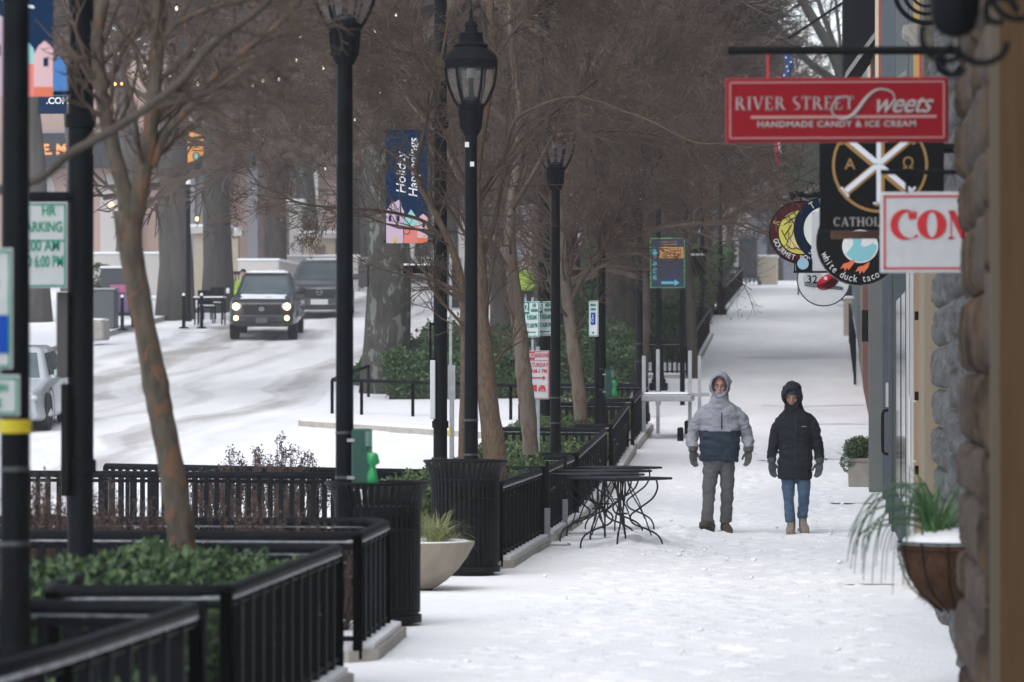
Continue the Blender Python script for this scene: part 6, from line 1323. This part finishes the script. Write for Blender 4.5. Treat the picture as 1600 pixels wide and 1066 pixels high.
for sx in (-1,1):
    o = MB().bbox((sx*.70,.0,.94),(.27,.12,.15),.03).build('headlight', LENS, t); MB().lathe([(.095,-.008),(.088,.012),(.001,.016)], n=16).build('lit_lens', LIT, o, smooth=True); l_ = o.children[0]; l_.rotation_euler = (R(90),0,0); l_.location = (sx*.72,-.075,.94)
    o = MB().bbox((sx*.71,-.06,.63),(.2,.09,.14),.03).build('fog_light', PLAST, t); MB().lathe([(.066,-.008),(.062,.010),(.001,.012)], n=14).build('lit_lens', LIT, o, smooth=True); l_ = o.children[0]; l_.rotation_euler = (R(90),0,0); l_.location = (sx*.72,-.115,.63)
    MB().box((sx*.965,.95,1.1),(.03,.9,.05)).build('arch_trim', PLAST, t)
rgs = np.random.default_rng(55)
def snow_patch(t, x0, x1, y0, y1, z, th, seed):
    xs = np.linspace(x0,x1,18); ys = np.linspace(y0,y1,14); gx_, gy_ = np.meshgrid(xs,ys); e = np.minimum(np.minimum(gx_-x0,x1-gx_)/((x1-x0)*.18), np.minimum(gy_-y0,y1-gy_)/((y1-y0)*.2)); e = np.clip(e,0,1)
    zz = (z(gx_,gy_) if callable(z) else z)+ th*e**.5*(.5+vnoise(gx_+seed,gy_,.3,seed)) - .004; b = MB(); i = (np.arange(17)[None,:]+np.arange(13)[:,None]*18).reshape(-1,1); b.add(np.stack([gx_,gy_,zz],-1).reshape(-1,3), i+np.array([0,1,19,18])); b.build('snow_cover', SNOWCAP, t, smooth=True)
snow_patch(t, -.70,.70,.35,1.25, lambda x,y: 1.115+ (y-.3)*.105, .04, 1); snow_patch(t, -.58,.60,2.2,3.0, 1.78, .05, 2)
Yt = 100.0; t.location = (X(409,Yt),Yt,G(Yt)-.11); t.rotation_euler = (math.atan(.058),0,R(5)); t.scale = (.93,1,.97)
SP = mat('suv_paint', (.055,.062,.068), .3, coat=.6)
secs = [(.0,.72,.40,.92,.96),(.08,.84,.30,.98,.95),(.35,.90,.26,1.02,.94),(1.2,.93,.26,1.10,.93),(4.2,.93,.28,1.12,.94),(4.6,.86,.35,1.05,.94)]
t, _ = vehicle('second dark grey car following behind the pickup truck, partly hidden by the lamp post', 'car', 'suv', SP, 4.6, 1.86, secs, (1.05,4.2,1.05,.84,2.15,3.7,1.62,.62), (.85,3.65), .35)
b = MB(); b.plate([(-.42,.62),(.42,.62),(.58,.86),(-.58,.86)], -.02, .08); g_ = b.build('grille', mat('grille_black',(.012,.013,.015),.6), t)
ring(g_, .075, .095, -.05, -.022, CHROME, 'round_emblem', (0,.78), 18); MB().box((0,-.035,.78),(.13,.02,.02)).build('emblem_bar', CHROME, g_); MB().box((0,-.06,.50),(.50,.02,.15)).build('licence_plate', PLATE, t); MB().bbox((0,.02,.38),(1.55,.16,.16),.05).build('bumper', SP, t); MB().box((0,-.07,.36),(1.2,.02,.10)).build('lower_intake', PLAST, t)
for sx in (-1,1):
    o = MB().bbox((sx*.72,.10,.86),(.30,.14,.11),.03).build('headlight', LENS, t); MB().lathe([(.05,-.006),(.045,.01),(.001,.012)], n=14).build('lit_lens', LITY, o, smooth=True); l_ = o.children[0]; l_.rotation_euler = (R(90),0,0); l_.location = (sx*.70,.02,.86)
snow_patch(t, -.50,.50,2.5,3.5, 1.62, .02, 4)
Yt = 112; t.location = (X(499,Yt),Yt,G(Yt)-.11); t.rotation_euler = (math.atan(.062),0,R(6)); t.scale = (1.02,1,1.03)
WP = mat('white_car_paint', (.42,.46,.49), .3, coat=.5)
secs = [(.0,.60,.35,.66,.95),(.10,.78,.24,.74,.93),(.45,.87,.20,.80,.92),(1.2,.90,.20,.92,.92),(3.9,.90,.22,.98,.93),(4.5,.82,.30,.92,.93),(4.6,.7,.4,.85,.93)]
t, _ = vehicle('light grey car seen as a sliver between the two left poles', 'car', 'sedan_car', WP, 4.6, 1.8, secs, (1.05,4.1,.88,.80,1.95,3.4,1.42,.58), (.85,3.55), .34)
for sx in (-1,1): MB().bbox((sx*.66,.14,.62),(.26,.16,.11),.04).build('headlight', LENS, t)
MB().bbox((0,.03,.33),(1.4,.12,.16),.04).build('bumper', WP, t); MB().box((0,-.04,.33),(.9,.02,.12)).build('grille', PLAST, t)
Yt = 65.0; t.location = (X(-14,Yt),Yt,G(Yt)-.12); t.rotation_euler = (math.atan(.045),0,R(3))
# ------------------------------------------------------------------ people
def remeshed(mb, name, m, parent, voxel=.012, smooth=3, fold=0, seed=0, foldz=1.0, cut=None, mats=None, matfn=None):
    tmp = mb.build(name+'_tmp', m)
    r = tmp.modifiers.new('r','REMESH'); r.mode = 'VOXEL'; r.voxel_size = voxel
    s = tmp.modifiers.new('s','SMOOTH'); s.factor = .5; s.iterations = smooth
    dg = bpy.context.evaluated_depsgraph_get(); dg.update(); me = bpy.data.meshes.new_from_object(tmp.evaluated_get(dg)); old = tmp.data
    bpy.data.objects.remove(tmp); bpy.data.meshes.remove(old)
    n = len(me.vertices); co = np.zeros(n*3); me.vertices.foreach_get('co', co); co = co.reshape(-1,3); nr = np.zeros(n*3); me.vertices.foreach_get('normal', nr); nr = nr.reshape(-1,3)
    if fold:
        x, y, z = co.T
        wx = x+.35*vnoise(z,y,.12,seed+9)*.1
        d = (vnoise(wx*1.0+z*.55, z*foldz, .075, seed)-.5) + .6*(vnoise(wx*.6-z*.4+y, z*foldz, .04, seed+1)-.5) + .35*(vnoise(x+y,z*foldz*1.3,.022,seed+2)-.5)
        co = co + nr*(d*fold)[:,None]
    me.vertices.foreach_set('co', co.ravel()); me.materials.clear()
    for q in (mats or [m]): me.materials.append(q)
    if matfn:
        c = np.zeros(len(me.polygons)*3); me.polygons.foreach_get('center', c); c = c.reshape(-1,3); me.polygons.foreach_set('material_index', matfn(c).astype(int))
    me.polygons.foreach_set('use_smooth', [True]*len(me.polygons)); me.update(); me.name = name
    o = bpy.data.objects.new(name, me); C.objects.link(o); o.parent = parent; return o
def ell(b, c, r, n=16, rot=None):
    pr = [(math.sin(a)*1.0, -math.cos(a)) for a in np.linspace(.02, math.pi-.02, 11)]; V = []
    for q, z in pr:
        for k in range(n): a = 2*math.pi*k/n; V.append((q*math.cos(a)*r[0], q*math.sin(a)*r[1], z*r[2]))
    V = np.array(V); 
    if rot is not None: V = V @ np.array(rot).T
    f = [[i*n+k, i*n+(k+1)%n, (i+1)*n+(k+1)%n, (i+1)*n+k] for i in range(10) for k in range(n)] + [list(range(n))[::-1], [10*n+k for k in range(n)]]
    b.add(V+np.array(c), f)
def torso(b, rings, n=24, p=2.4):
    R_ = []
    for (z, rx, ry, cx, cy) in rings:
        R_.append([(cx+rx*np.sign(math.cos(a))*abs(math.cos(a))**(2/p), cy+ry*np.sign(math.sin(a))*abs(math.sin(a))**(2/p), z) for a in np.linspace(0,2*math.pi,n+1)[:-1]])
    b.loft(R_)
def limb(b, pts, rad, n=14, k=4):
    q = bez(pts, (len(pts)-1)*k); rr = np.interp(np.linspace(0,len(rad)-1,len(q)), range(len(rad)), rad); b.tube(q, rr, n)
def glove(parent, wrist, side, m, tilt=0, seed=0, size=1.0, face=0):
    """hand hanging down: palm below the wrist, four unequal curled fingers, thumb from the palm's side. side=+1: thumb towards -x"""
    b = MB(); s = size
    M = np.array(Matrix.Rotation(R(tilt),3,'Y') @ Matrix.Rotation(R(face),3,'Z'))
    sub = MB(); sub.loft([[(rx*math.cos(a), ry*math.sin(a)+oy, z) for a in np.linspace(0,2*math.pi,15)[:-1]] for z,rx,ry,oy in ((.035,.034,.030,0),(.0,.032,.026,0),(-.03,.040,.024,0),(-.06,.046,.022,-.002),(-.085,.044,.019,-.004),(-.095,.036,.014,-.005))])
    for i,(fx,L,sp) in enumerate(((-.030,.072,-.03),(-.010,.083,-.005),(.011,.077,.02),(.030,.058,.05))):
        fx *= side*1.0; sp *= side
        p0 = (fx,-.004,-.080); p1 = (fx+sp*L*.35,-.010,-.085-L*.38); p2 = (fx+sp*L*.6,-.024,-.085-L*.72); p3 = (fx+sp*L*.7,-.042,-.085-L*.95)
        sub.tube(bez([p0,p1,p2,p3],8), np.linspace(.0115,.0085,9), 9)
    sub.tube(bez([(-side*.030,-.004,-.022),(-side*.052,-.014,-.050),(-side*.060,-.026,-.078),(-side*.056,-.034,-.098)],8), np.linspace(.0145,.0100,9), 9)
    V = np.vstack(sub.v)*s @ M.T + np.array(wrist); b.add(V, sub.f)
    return remeshed(b, 'glove', m, parent, .0042, 1)
SKIN = mat('skin_ruddy', (.42,.20,.15), .55, col2=(.50,.27,.21), scale=14); SKIN2 = mat('skin_pale', (.45,.25,.19), .55, col2=(.40,.20,.15), scale=16)
def cloth(name, c, c2=None, rough=.85, sc=22, bump=.25): return mat(name, c, rough, col2=c2 or tuple(min(1,v*1.25) for v in c), scale=sc, bump=bump, bscale=120, spec=.25)
def face_parts(b, hc, tilt=0, male=True):
    """adds head, jaw, nose, ears, neck to builder; hc = centre of skull"""
    T = Matrix.Translation(hc) @ Matrix.Rotation(R(tilt),4,'X'); 
    def E(c, r): q = MB(); ell(q, (0,0,0), r); V = np.vstack(q.v)+np.array(c); V = np.array([tuple(T @ Vector(v)) for v in V]); b.add(V, q.f)
    E((0,.012,.03),(.074,.094,.090)); E((0,-.018,-.045),(.058,.066,.070)); E((0,-.050,-.088),(.028,.028,.022)); E((0,-.078,.030),(.056,.016,.014))
    E((0,-.094,-.005),(.011,.014,.026)); E((0,-.100,-.022),(.015,.014,.011)); E((0,-.082,-.054),(.024,.010,.010)); E((0,-.080,-.068),(.020,.010,.009))
    E((.042,-.060,-.020),(.022,.020,.022)); E((-.042,-.060,-.020),(.022,.020,.022)); E((.076,.012,-.01),(.010,.020,.030)); E((-.076,.012,-.01),(.010,.020,.030))
    return T
def eyes(t, T, iris, lip):
    for sx in (-1,1):
        p = T @ Vector((sx*.031,-.079,.008)); b = MB(); ell(b, (0,0,0), (.014,.008,.0075), 12); o = b.build('eye', mat('eye_white',(.55,.52,.50),.3), t, smooth=True); o.location = p
        b = MB(); ell(b, (0,-.0065,0), (.0062,.003,.0062), 10); b.build('iris', iris, o, smooth=True)
        q = T @ Vector((sx*.032,-.092,.029)); b = MB(); ell(b, tuple(q), (.018,.005,.0045), 10); b.build('eyebrow', mat('brow_hair',(.09,.07,.055),.9), t, smooth=True)
    q = T @ Vector((0,-.0915,-.060)); b = MB(); ell(b, tuple(q), (.024,.006,.0055), 12); b.build('mouth', lip, t, smooth=True)
def hood(b, c, sc=(1,1,1), tilt=0, open_=(.080,.112), back=1.0, peak=0, closed_in=True):
    T = Matrix.Translation(c) @ Matrix.Rotation(R(tilt),4,'X'); n = 28; rings = []
    for y, rx, rz, oz in ((.02,.078,.105,-.005),(-.06,.080,.108,-.005),(-.125,open_[0],open_[1],-.006),(-.135,open_[0]+.008,open_[1]+.010,-.003),(-.115,.104,.136,.0),(-.05,.120,.152,.003),(.03,.125,.150,.0),(.09,.108,.125,-.008),(.13,.07,.08,-.02),(.145,.02,.02,-.03)):
        ring_ = []
        for k in range(n):
            a = 2*math.pi*k/n; x = rx*sc[0]*math.cos(a)*(1-.12*max(0,-math.sin(a))); z = rz*sc[2]*math.sin(a)+oz
            if math.sin(a) > .6: z += peak*(math.sin(a)-.6)*2.5
            ring_.append(tuple(T @ Vector((x, y*sc[1]-(.018 if math.sin(a) > .5 and y < -.1 else 0), z))))
        rings.append(ring_)
    b.loft(rings); return T
def boot(b, x, y, toe, z=0, L=.28, w=.052, pitch=0, yaw=0, shaft=.14):
    q = MB(); 
    secs_ = [(-.5,.030,.008,.045),(-.42,.046,.0,.070),(-.25,.052,.0,.085),(-.05,.047,.0,.105),(.12,.043,.0,.125),(.32,.044,.0,.125),(.46,.038,.0,.11),(.5,.026,.01,.07)]
    rings = []
    for u, ww, z0, z1 in secs_:
        rings.append([(ww*w/.052*np.sign(math.cos(a))*abs(math.cos(a))**.7, u*L, z0+(z1-z0)*(.5+.5*np.sign(math.sin(a))*abs(math.sin(a))**.7)) for a in np.linspace(0,2*math.pi,17)[:-1]])
    q.loft(rings); q.tube([(0,.07,.06),(0,.075,.06+shaft)], .047, 14)
    M = Matrix.Translation((x,y,z)) @ Matrix.Rotation(R(yaw),4,'Z') @ Matrix.Rotation(R(pitch),4,'X'); V = np.array([tuple(M @ Vector(v)) for v in np.vstack(q.v)]); b.add(V, q.f)

# --- the man
Ym = 41.6
man = thing('person', 'man in grey and navy hooded jacket with grey trousers walking on snow', 'person', (X(1125,Ym),Ym,.018), 0); man.scale = (.935,.97,.97)
LJ = cloth('jacket_grey', (.235,.245,.285), (.275,.285,.33)); LN = cloth('jacket_navy', (.018,.030,.046), (.024,.038,.056)); TG = cloth('trousers_grey', (.085,.088,.092), (.105,.108,.112)); GL = cloth('glove_grey_brown', (.065,.062,.058), (.09,.086,.08)); HB_ = mat('hood_lining',(.012,.014,.018),.9)
b = MB(); T = face_parts(b, (0,-.032,1.640), 4)
torso(b, [(.80,.15,.10,-.02,0),(.95,.17,.11,-.01,0),(1.1,.17,.11,0,0),(1.3,.18,.11,0,0),(1.40,.15,.09,0,0),(1.45,.07,.07,0,0),(1.56,.058,.062,0,0)])
for sx in (-1,1): limb(b, [(sx*.175,0,1.36),(sx*.250,.005,1.25),(sx*.300,.04,1.12),(sx*.325,.01,1.03),(sx*.322+.012,-.10-sx*.03,.925)], [.050,.045,.040,.034,.024])
limb(b, [(-.095,0,.86),(-.105,-.02,.72),(-.125,-.07,.50),(-.135,-.11,.30),(-.142,-.145,.09)], [.08,.07,.05,.045,.035]); limb(b, [(.075,0,.86),(.080,0,.72),(.083,0,.50),(.072,.05,.30),(.062,.10,.09)], [.08,.07,.05,.045,.035])
remeshed(b, 'body', SKIN, man, .009, 2)
eyes(man, T, mat('iris_dark',(.03,.03,.04),.3), mat('lip_red',(.28,.07,.06),.5))
b = MB(); torso(b, [(.80,.215,.150,-.01,0),(.83,.225,.158,-.01,0),(1.0,.228,.165,-.005,-.005),(1.15,.232,.162,0,-.005),(1.30,.235,.145,0,0),(1.38,.230,.130,0,0),(1.42,.195,.118,0,0),(1.45,.145,.112,0,0),(1.48,.112,.112,0,-.01),(1.53,.100,.112,0,-.01),(1.58,.10,.105,0,.01)])
for sx in (-1,1): limb(b, [(sx*.11,0,1.375),(sx*.185,.0,1.345),(sx*.252,.005,1.25),(sx*.300,.04,1.12),(sx*.325,.01,1.03),(sx*.322+.012,-.10-sx*.03,.925)], [.060,.074,.078,.073,.070,.054])
hood(b, (0,-.01,1.645), (1.04,1,1), 0, (.088,.113))
jk = remeshed(b, 'jacket', LJ, man, .0095, 6, .022, 3, 1.6, mats=[LJ,LN], matfn=lambda c: (c[:,2] < 1.135+.01*np.abs(c[:,0])*4) & (np.abs(c[:,0]+.005) < .246-.0*c[:,2]) & ~((np.abs(c[:,0]) > .20) & (np.abs(c[:,0])-.20 > (1.14-c[:,2])*.0+.045)))
b = MB(); b.bbox((.025,-.176,1.255),(.012,.008,.19),.003); b.build('chest_zip', BLACK, man)
b = MB(); b.box((.10,-.168,1.31),(.055,.004,.009)); b.build('chest_mark', mat('mark_grey',(.14,.15,.18),.6), man)
b = MB(); b.lathe([(.052,-.003),(.058,0),(.052,.003)], n=12)
GLS = mat('spectacle_frame',(.05,.045,.04),.4)
sp = MB()
for sx in (-1,1):
    q = [tuple(T @ Vector((sx*.032+.023*math.cos(a),-.094,.006+.016*math.sin(a)))) for a in np.linspace(0,2*math.pi,17)[:-1]]; sp.tube(q, .0016, 5, closed=True); sp.tube([tuple(T @ Vector((sx*.055,-.092,.010))), tuple(T @ Vector((sx*.075,-.03,.010)))], .0016, 5)
sp.tube([tuple(T @ Vector((-.010,-.096,.010))), tuple(T @ Vector((.010,-.096,.010)))], .0016, 5); sp.build('spectacles', GLS, man)
b = MB()
for cx,cz,rx,rz in ((0,-.094,.040,.030),(-.035,-.075,.022,.028),(.035,-.075,.022,.028)): ell(b, tuple(T @ Vector((cx,-.055,cz))), (rx,.030,rz))
remeshed(b, 'beard', mat('beard_grey',(.32,.33,.34),.95,col2=(.20,.21,.22),scale=60), man, .006, 1, .010, 5, 1.5)
b = MB(); torso(b, [(.70,.10,.10,-.10,0),(.84,.185,.125,-.015,0),(.92,.18,.12,-.01,0)]); 
limb(b, [(-.095,0,.86),(-.105,-.02,.72),(-.125,-.07,.50),(-.135,-.11,.30),(-.142,-.145,.115)], [.100,.096,.078,.070,.073]); limb(b, [(.075,0,.86),(.080,0,.72),(.083,0,.50),(.072,.05,.30),(.062,.10,.125)], [.100,.096,.078,.070,.072])
remeshed(b, 'trousers', TG, man, .009, 2, .015, 12, 1.4)
BTM = cloth('boot_brown', (.035,.028,.022), (.10,.085,.07), sc=30); SOLE = mat('boot_sole', (.02,.02,.02), .9)
for x_, y_, z_, pt, yw in ((-.148,-.20,.012,-16,-24),(.070,.055,.0,6,16)):
    b = MB(); boot(b, x_, y_, 0, z_+(.03 if pt < 0 else 0), .29, .054, pt, yw, .07); o = remeshed(b, 'boot', BTM, man, .007, 1, .006, 9)
    b = MB(); q = MB(); q.bbox((0,0,-.004),(.112,.285,.020),.008); M = Matrix.Translation((x_,y_,z_+(.03 if pt < 0 else 0))) @ Matrix.Rotation(R(yw),4,'Z') @ Matrix.Rotation(R(pt),4,'X'); b.add(np.array([tuple(M @ Vector(v)) for v in np.vstack(q.v)]), q.f); b.build('sole', SOLE, o)
glove(man, (-.312,-.075,.920), -1, GL, -3, size=1.12, face=25); glove(man, (.336,-.135,.920), 1, GL, 3, size=1.06, face=-35)
for sx in (-1,1): b = MB(); b.lathe([(.048,-.02),(.053,-.015),(.053,.03),(.047,.04)], n=16, c=(sx*.322+.012,-.102-sx*.03,.930)); b.build('glove_cuff', GL, man, smooth=35)

# --- the woman
wm = thing('person', 'person in long black hooded coat, blue jeans and tan boots, looking down', 'person', (X(1243,Ym),Ym,.018), 0); wm.scale = (.97,.97,.97)
CB = cloth('coat_black', (.0075,.010,.015), (.011,.0145,.020)); JN = cloth('jeans_blue', (.045,.085,.145), (.075,.125,.195), sc=12); GB = cloth('glove_blue_grey', (.055,.062,.075), (.08,.088,.10)); HAT = cloth('beanie_grey_blue', (.04,.055,.07), (.06,.078,.095)); TB = cloth('boot_tan', (.20,.165,.13), (.27,.23,.185), sc=25)
b = MB(); T = face_parts(b, (-.040,-.070,1.528), 22)
torso(b, [(.60,.10,.08,0,0),(.80,.14,.10,0,0),(.95,.14,.10,0,0),(1.1,.13,.09,0,0),(1.25,.15,.09,0,0),(1.33,.12,.08,0,0),(1.37,.06,.06,0,0),(1.46,.052,.055,-.02,-.02)])
for sx in (-1,1): limb(b, [(sx*.14,0,1.28),(sx*.20,0,1.12),(sx*.25,.01,.94),(sx*.255,-.03,.80)], [.05,.04,.034,.026])
limb(b, [(-.08,0,.80),(-.075,.0,.46),(-.055,.02,.09)], [.075,.05,.033]); limb(b, [(.08,0,.80),(.085,-.03,.46),(.085,.10,.10)], [.075,.05,.033])
remeshed(b, 'body', SKIN2, wm, .009, 2)
eyes(wm, T, mat('iris_dark',(.03,.03,.04),.3), mat('lip_pink',(.33,.11,.10),.5))
b = MB(); torso(b, [(.60,.190,.135,-.01,0),(.63,.196,.140,-.01,0),(.80,.190,.140,-.005,0),(.98,.178,.130,0,0),(1.12,.180,.130,0,0),(1.24,.190,.125,0,0),(1.305,.185,.118,0,0),(1.34,.150,.110,0,0),(1.37,.112,.106,-.01,-.01),(1.42,.098,.108,-.02,-.02),(1.48,.098,.10,-.03,-.02)])
for sx in (-1,1): limb(b, [(sx*.09,0,1.30),(sx*.145,0,1.275),(sx*.192,0,1.19),(sx*.232,.02,1.05),(sx*.258,.015,.93),(sx*.268,-.025,.80)], [.052,.064,.072,.066,.060,.048])
hood(b, (-.040,-.045,1.540), (1.0,1.02,1.0), 20, (.090,.116), peak=.012)
remeshed(b, 'coat', CB, wm, .0095, 6, .018, 23, 1.5)
b = MB(); b.bbox((.0,-.143,1.05),(.006,.006,.55),.002); b.build('coat_zip', mat('zip_dark',(.02,.022,.026),.4), wm); b = MB(); b.box((.095,-.140,1.19),(.055,.004,.008)); b.build('chest_mark', mat('mark_pale',(.30,.30,.32),.6), wm)
b = MB(); q = MB(); ell(q, (0,.005,.060), (.082,.100,.070)); ell(q, (0,-.022,.058), (.074,.074,.022)); V = np.array([tuple(T @ Vector(v)) for v in np.vstack(q.v)]); b.add(V, q.f); remeshed(b, 'beanie', HAT, wm, .007, 1, .004, 4)
b = MB(); limb(b, [(-.078,0,.78),(-.080,-.005,.62),(-.080,-.01,.45),(-.070,.0,.28),(-.057,.01,.13)], [.094,.084,.066,.058,.060]); limb(b, [(.080,0,.78),(.088,-.01,.62),(.092,-.03,.46),(.082,.03,.30),(.072,.09,.17)], [.094,.084,.068,.060,.060]); ell(b, (0,0,.80), (.16,.115,.12))
remeshed(b, 'jeans', JN, wm, .009, 2, .012, 33, 1.5)
for x_, y_, z_, pt, yw in ((-.052,-.055,.0,0,-4),(.088,.03,.02,12,10)):
    b = MB(); boot(b, x_, y_, 0, z_, .26, .050, pt, yw, .10); o = remeshed(b, 'boot', TB, wm, .007, 1, .006, 9)
    b = MB(); q = MB(); q.bbox((0,0,-.003),(.104,.255,.018),.008); M = Matrix.Translation((x_,y_,z_)) @ Matrix.Rotation(R(yw),4,'Z') @ Matrix.Rotation(R(pt),4,'X'); b.add(np.array([tuple(M @ Vector(v)) for v in np.vstack(q.v)]), q.f); b.build('sole', mat('sole_pale',(.25,.23,.2),.9), o)
glove(wm, (-.268,-.03,.790), -1, GB, -6, size=1.05, face=25); glove(wm, (.270,-.03,.790), 1, GB, 6, size=1.05, face=-25)
for sx in (-1,1): b = MB(); b.lathe([(.042,-.02),(.046,-.015),(.046,.03),(.042,.04)], n=16, c=(sx*.268,-.028,.802)); b.build('glove_cuff', GB, wm, smooth=35)

# --- two small figures in hi vis, far up the street
HV = mat('hi_vis', (.26,.40,.02), .6, emit=0); DK = cloth('dark_clothes', (.02,.022,.028))
def far_person(px_, Y, label):
    t = thing('person', label, 'person', (X(px_,Y),Y,G(Y)+.0)); b = MB(); ell(b, (0,0,1.66), (.085,.10,.12)); torso(b, [(.85,.15,.10,0,0),(1.1,.17,.11,0,0),(1.38,.19,.11,0,0),(1.47,.08,.07,0,0),(1.58,.06,.06,0,0)])
    for sx in (-1,1): limb(b, [(sx*.17,0,1.38),(sx*.24,.02,1.12),(sx*.22,-.08,.90),(sx*.20,-.16,.80)], [.06,.05,.042,.03]); limb(b, [(sx*.09,0,.88),(sx*.11,-.02,.48),(sx*.11,0,.06)], [.09,.07,.05]); ell(b, (sx*.11,-.06,.04), (.05,.13,.045))
    remeshed(b, 'body', DK, t, .016, 2, mats=[DK,SKIN], matfn=lambda c: ((c[:,2] > 1.55)).astype(int))
    b = MB(); torso(b, [(.88,.185,.135,0,0),(1.1,.20,.14,0,0),(1.38,.215,.135,0,0),(1.46,.12,.10,0,0)]); 
    for sx in (-1,1): limb(b, [(sx*.17,0,1.38),(sx*.24,.02,1.12),(sx*.23,-.07,.93)], [.085,.075,.062])
    remeshed(b, 'hi_vis_jacket', HV, t, .016, 2, .012, 7)
    for z in (1.0,1.2): b = MB(); b.lathe([(.205,z-.02),(.207,z+.02)], n=20, sy=.68); b.build('reflective_band', mat('reflective_grey',(.5,.52,.53),.3), t, smooth=True)
    b = MB(); ell(b, (0,0,1.73), (.092,.108,.07)); b.build('cap', DK, t, smooth=True)
    return t
far_person(821, 108, 'person in yellow green hi vis jacket between the spotted tree and pale tree')
far_person(380, 107, 'person in hi vis whose shoulder shows just left of the pickup roof').scale = (.86,.86,.86)
# ------------------------------------------------------------------ misty air
hz = bpy.data.materials.new('haze'); hz.use_nodes = True; n = hz.node_tree.nodes; L = hz.node_tree.links
n.remove(n['Principled BSDF']); pv = n.new('ShaderNodeVolumePrincipled'); pv.inputs['Color'].default_value = (.80,.82,.86,1); pv.inputs['Density'].default_value = HAZE
pv.inputs['Anisotropy'].default_value = 0.0
L.new(pv.outputs[0], n['Material Output'].inputs['Volume'])
b = MB(); b.box((0,730,16.4), (1840,1640,35.6)); ho = b.build('haze', hz); tag(ho, kind='stuff')
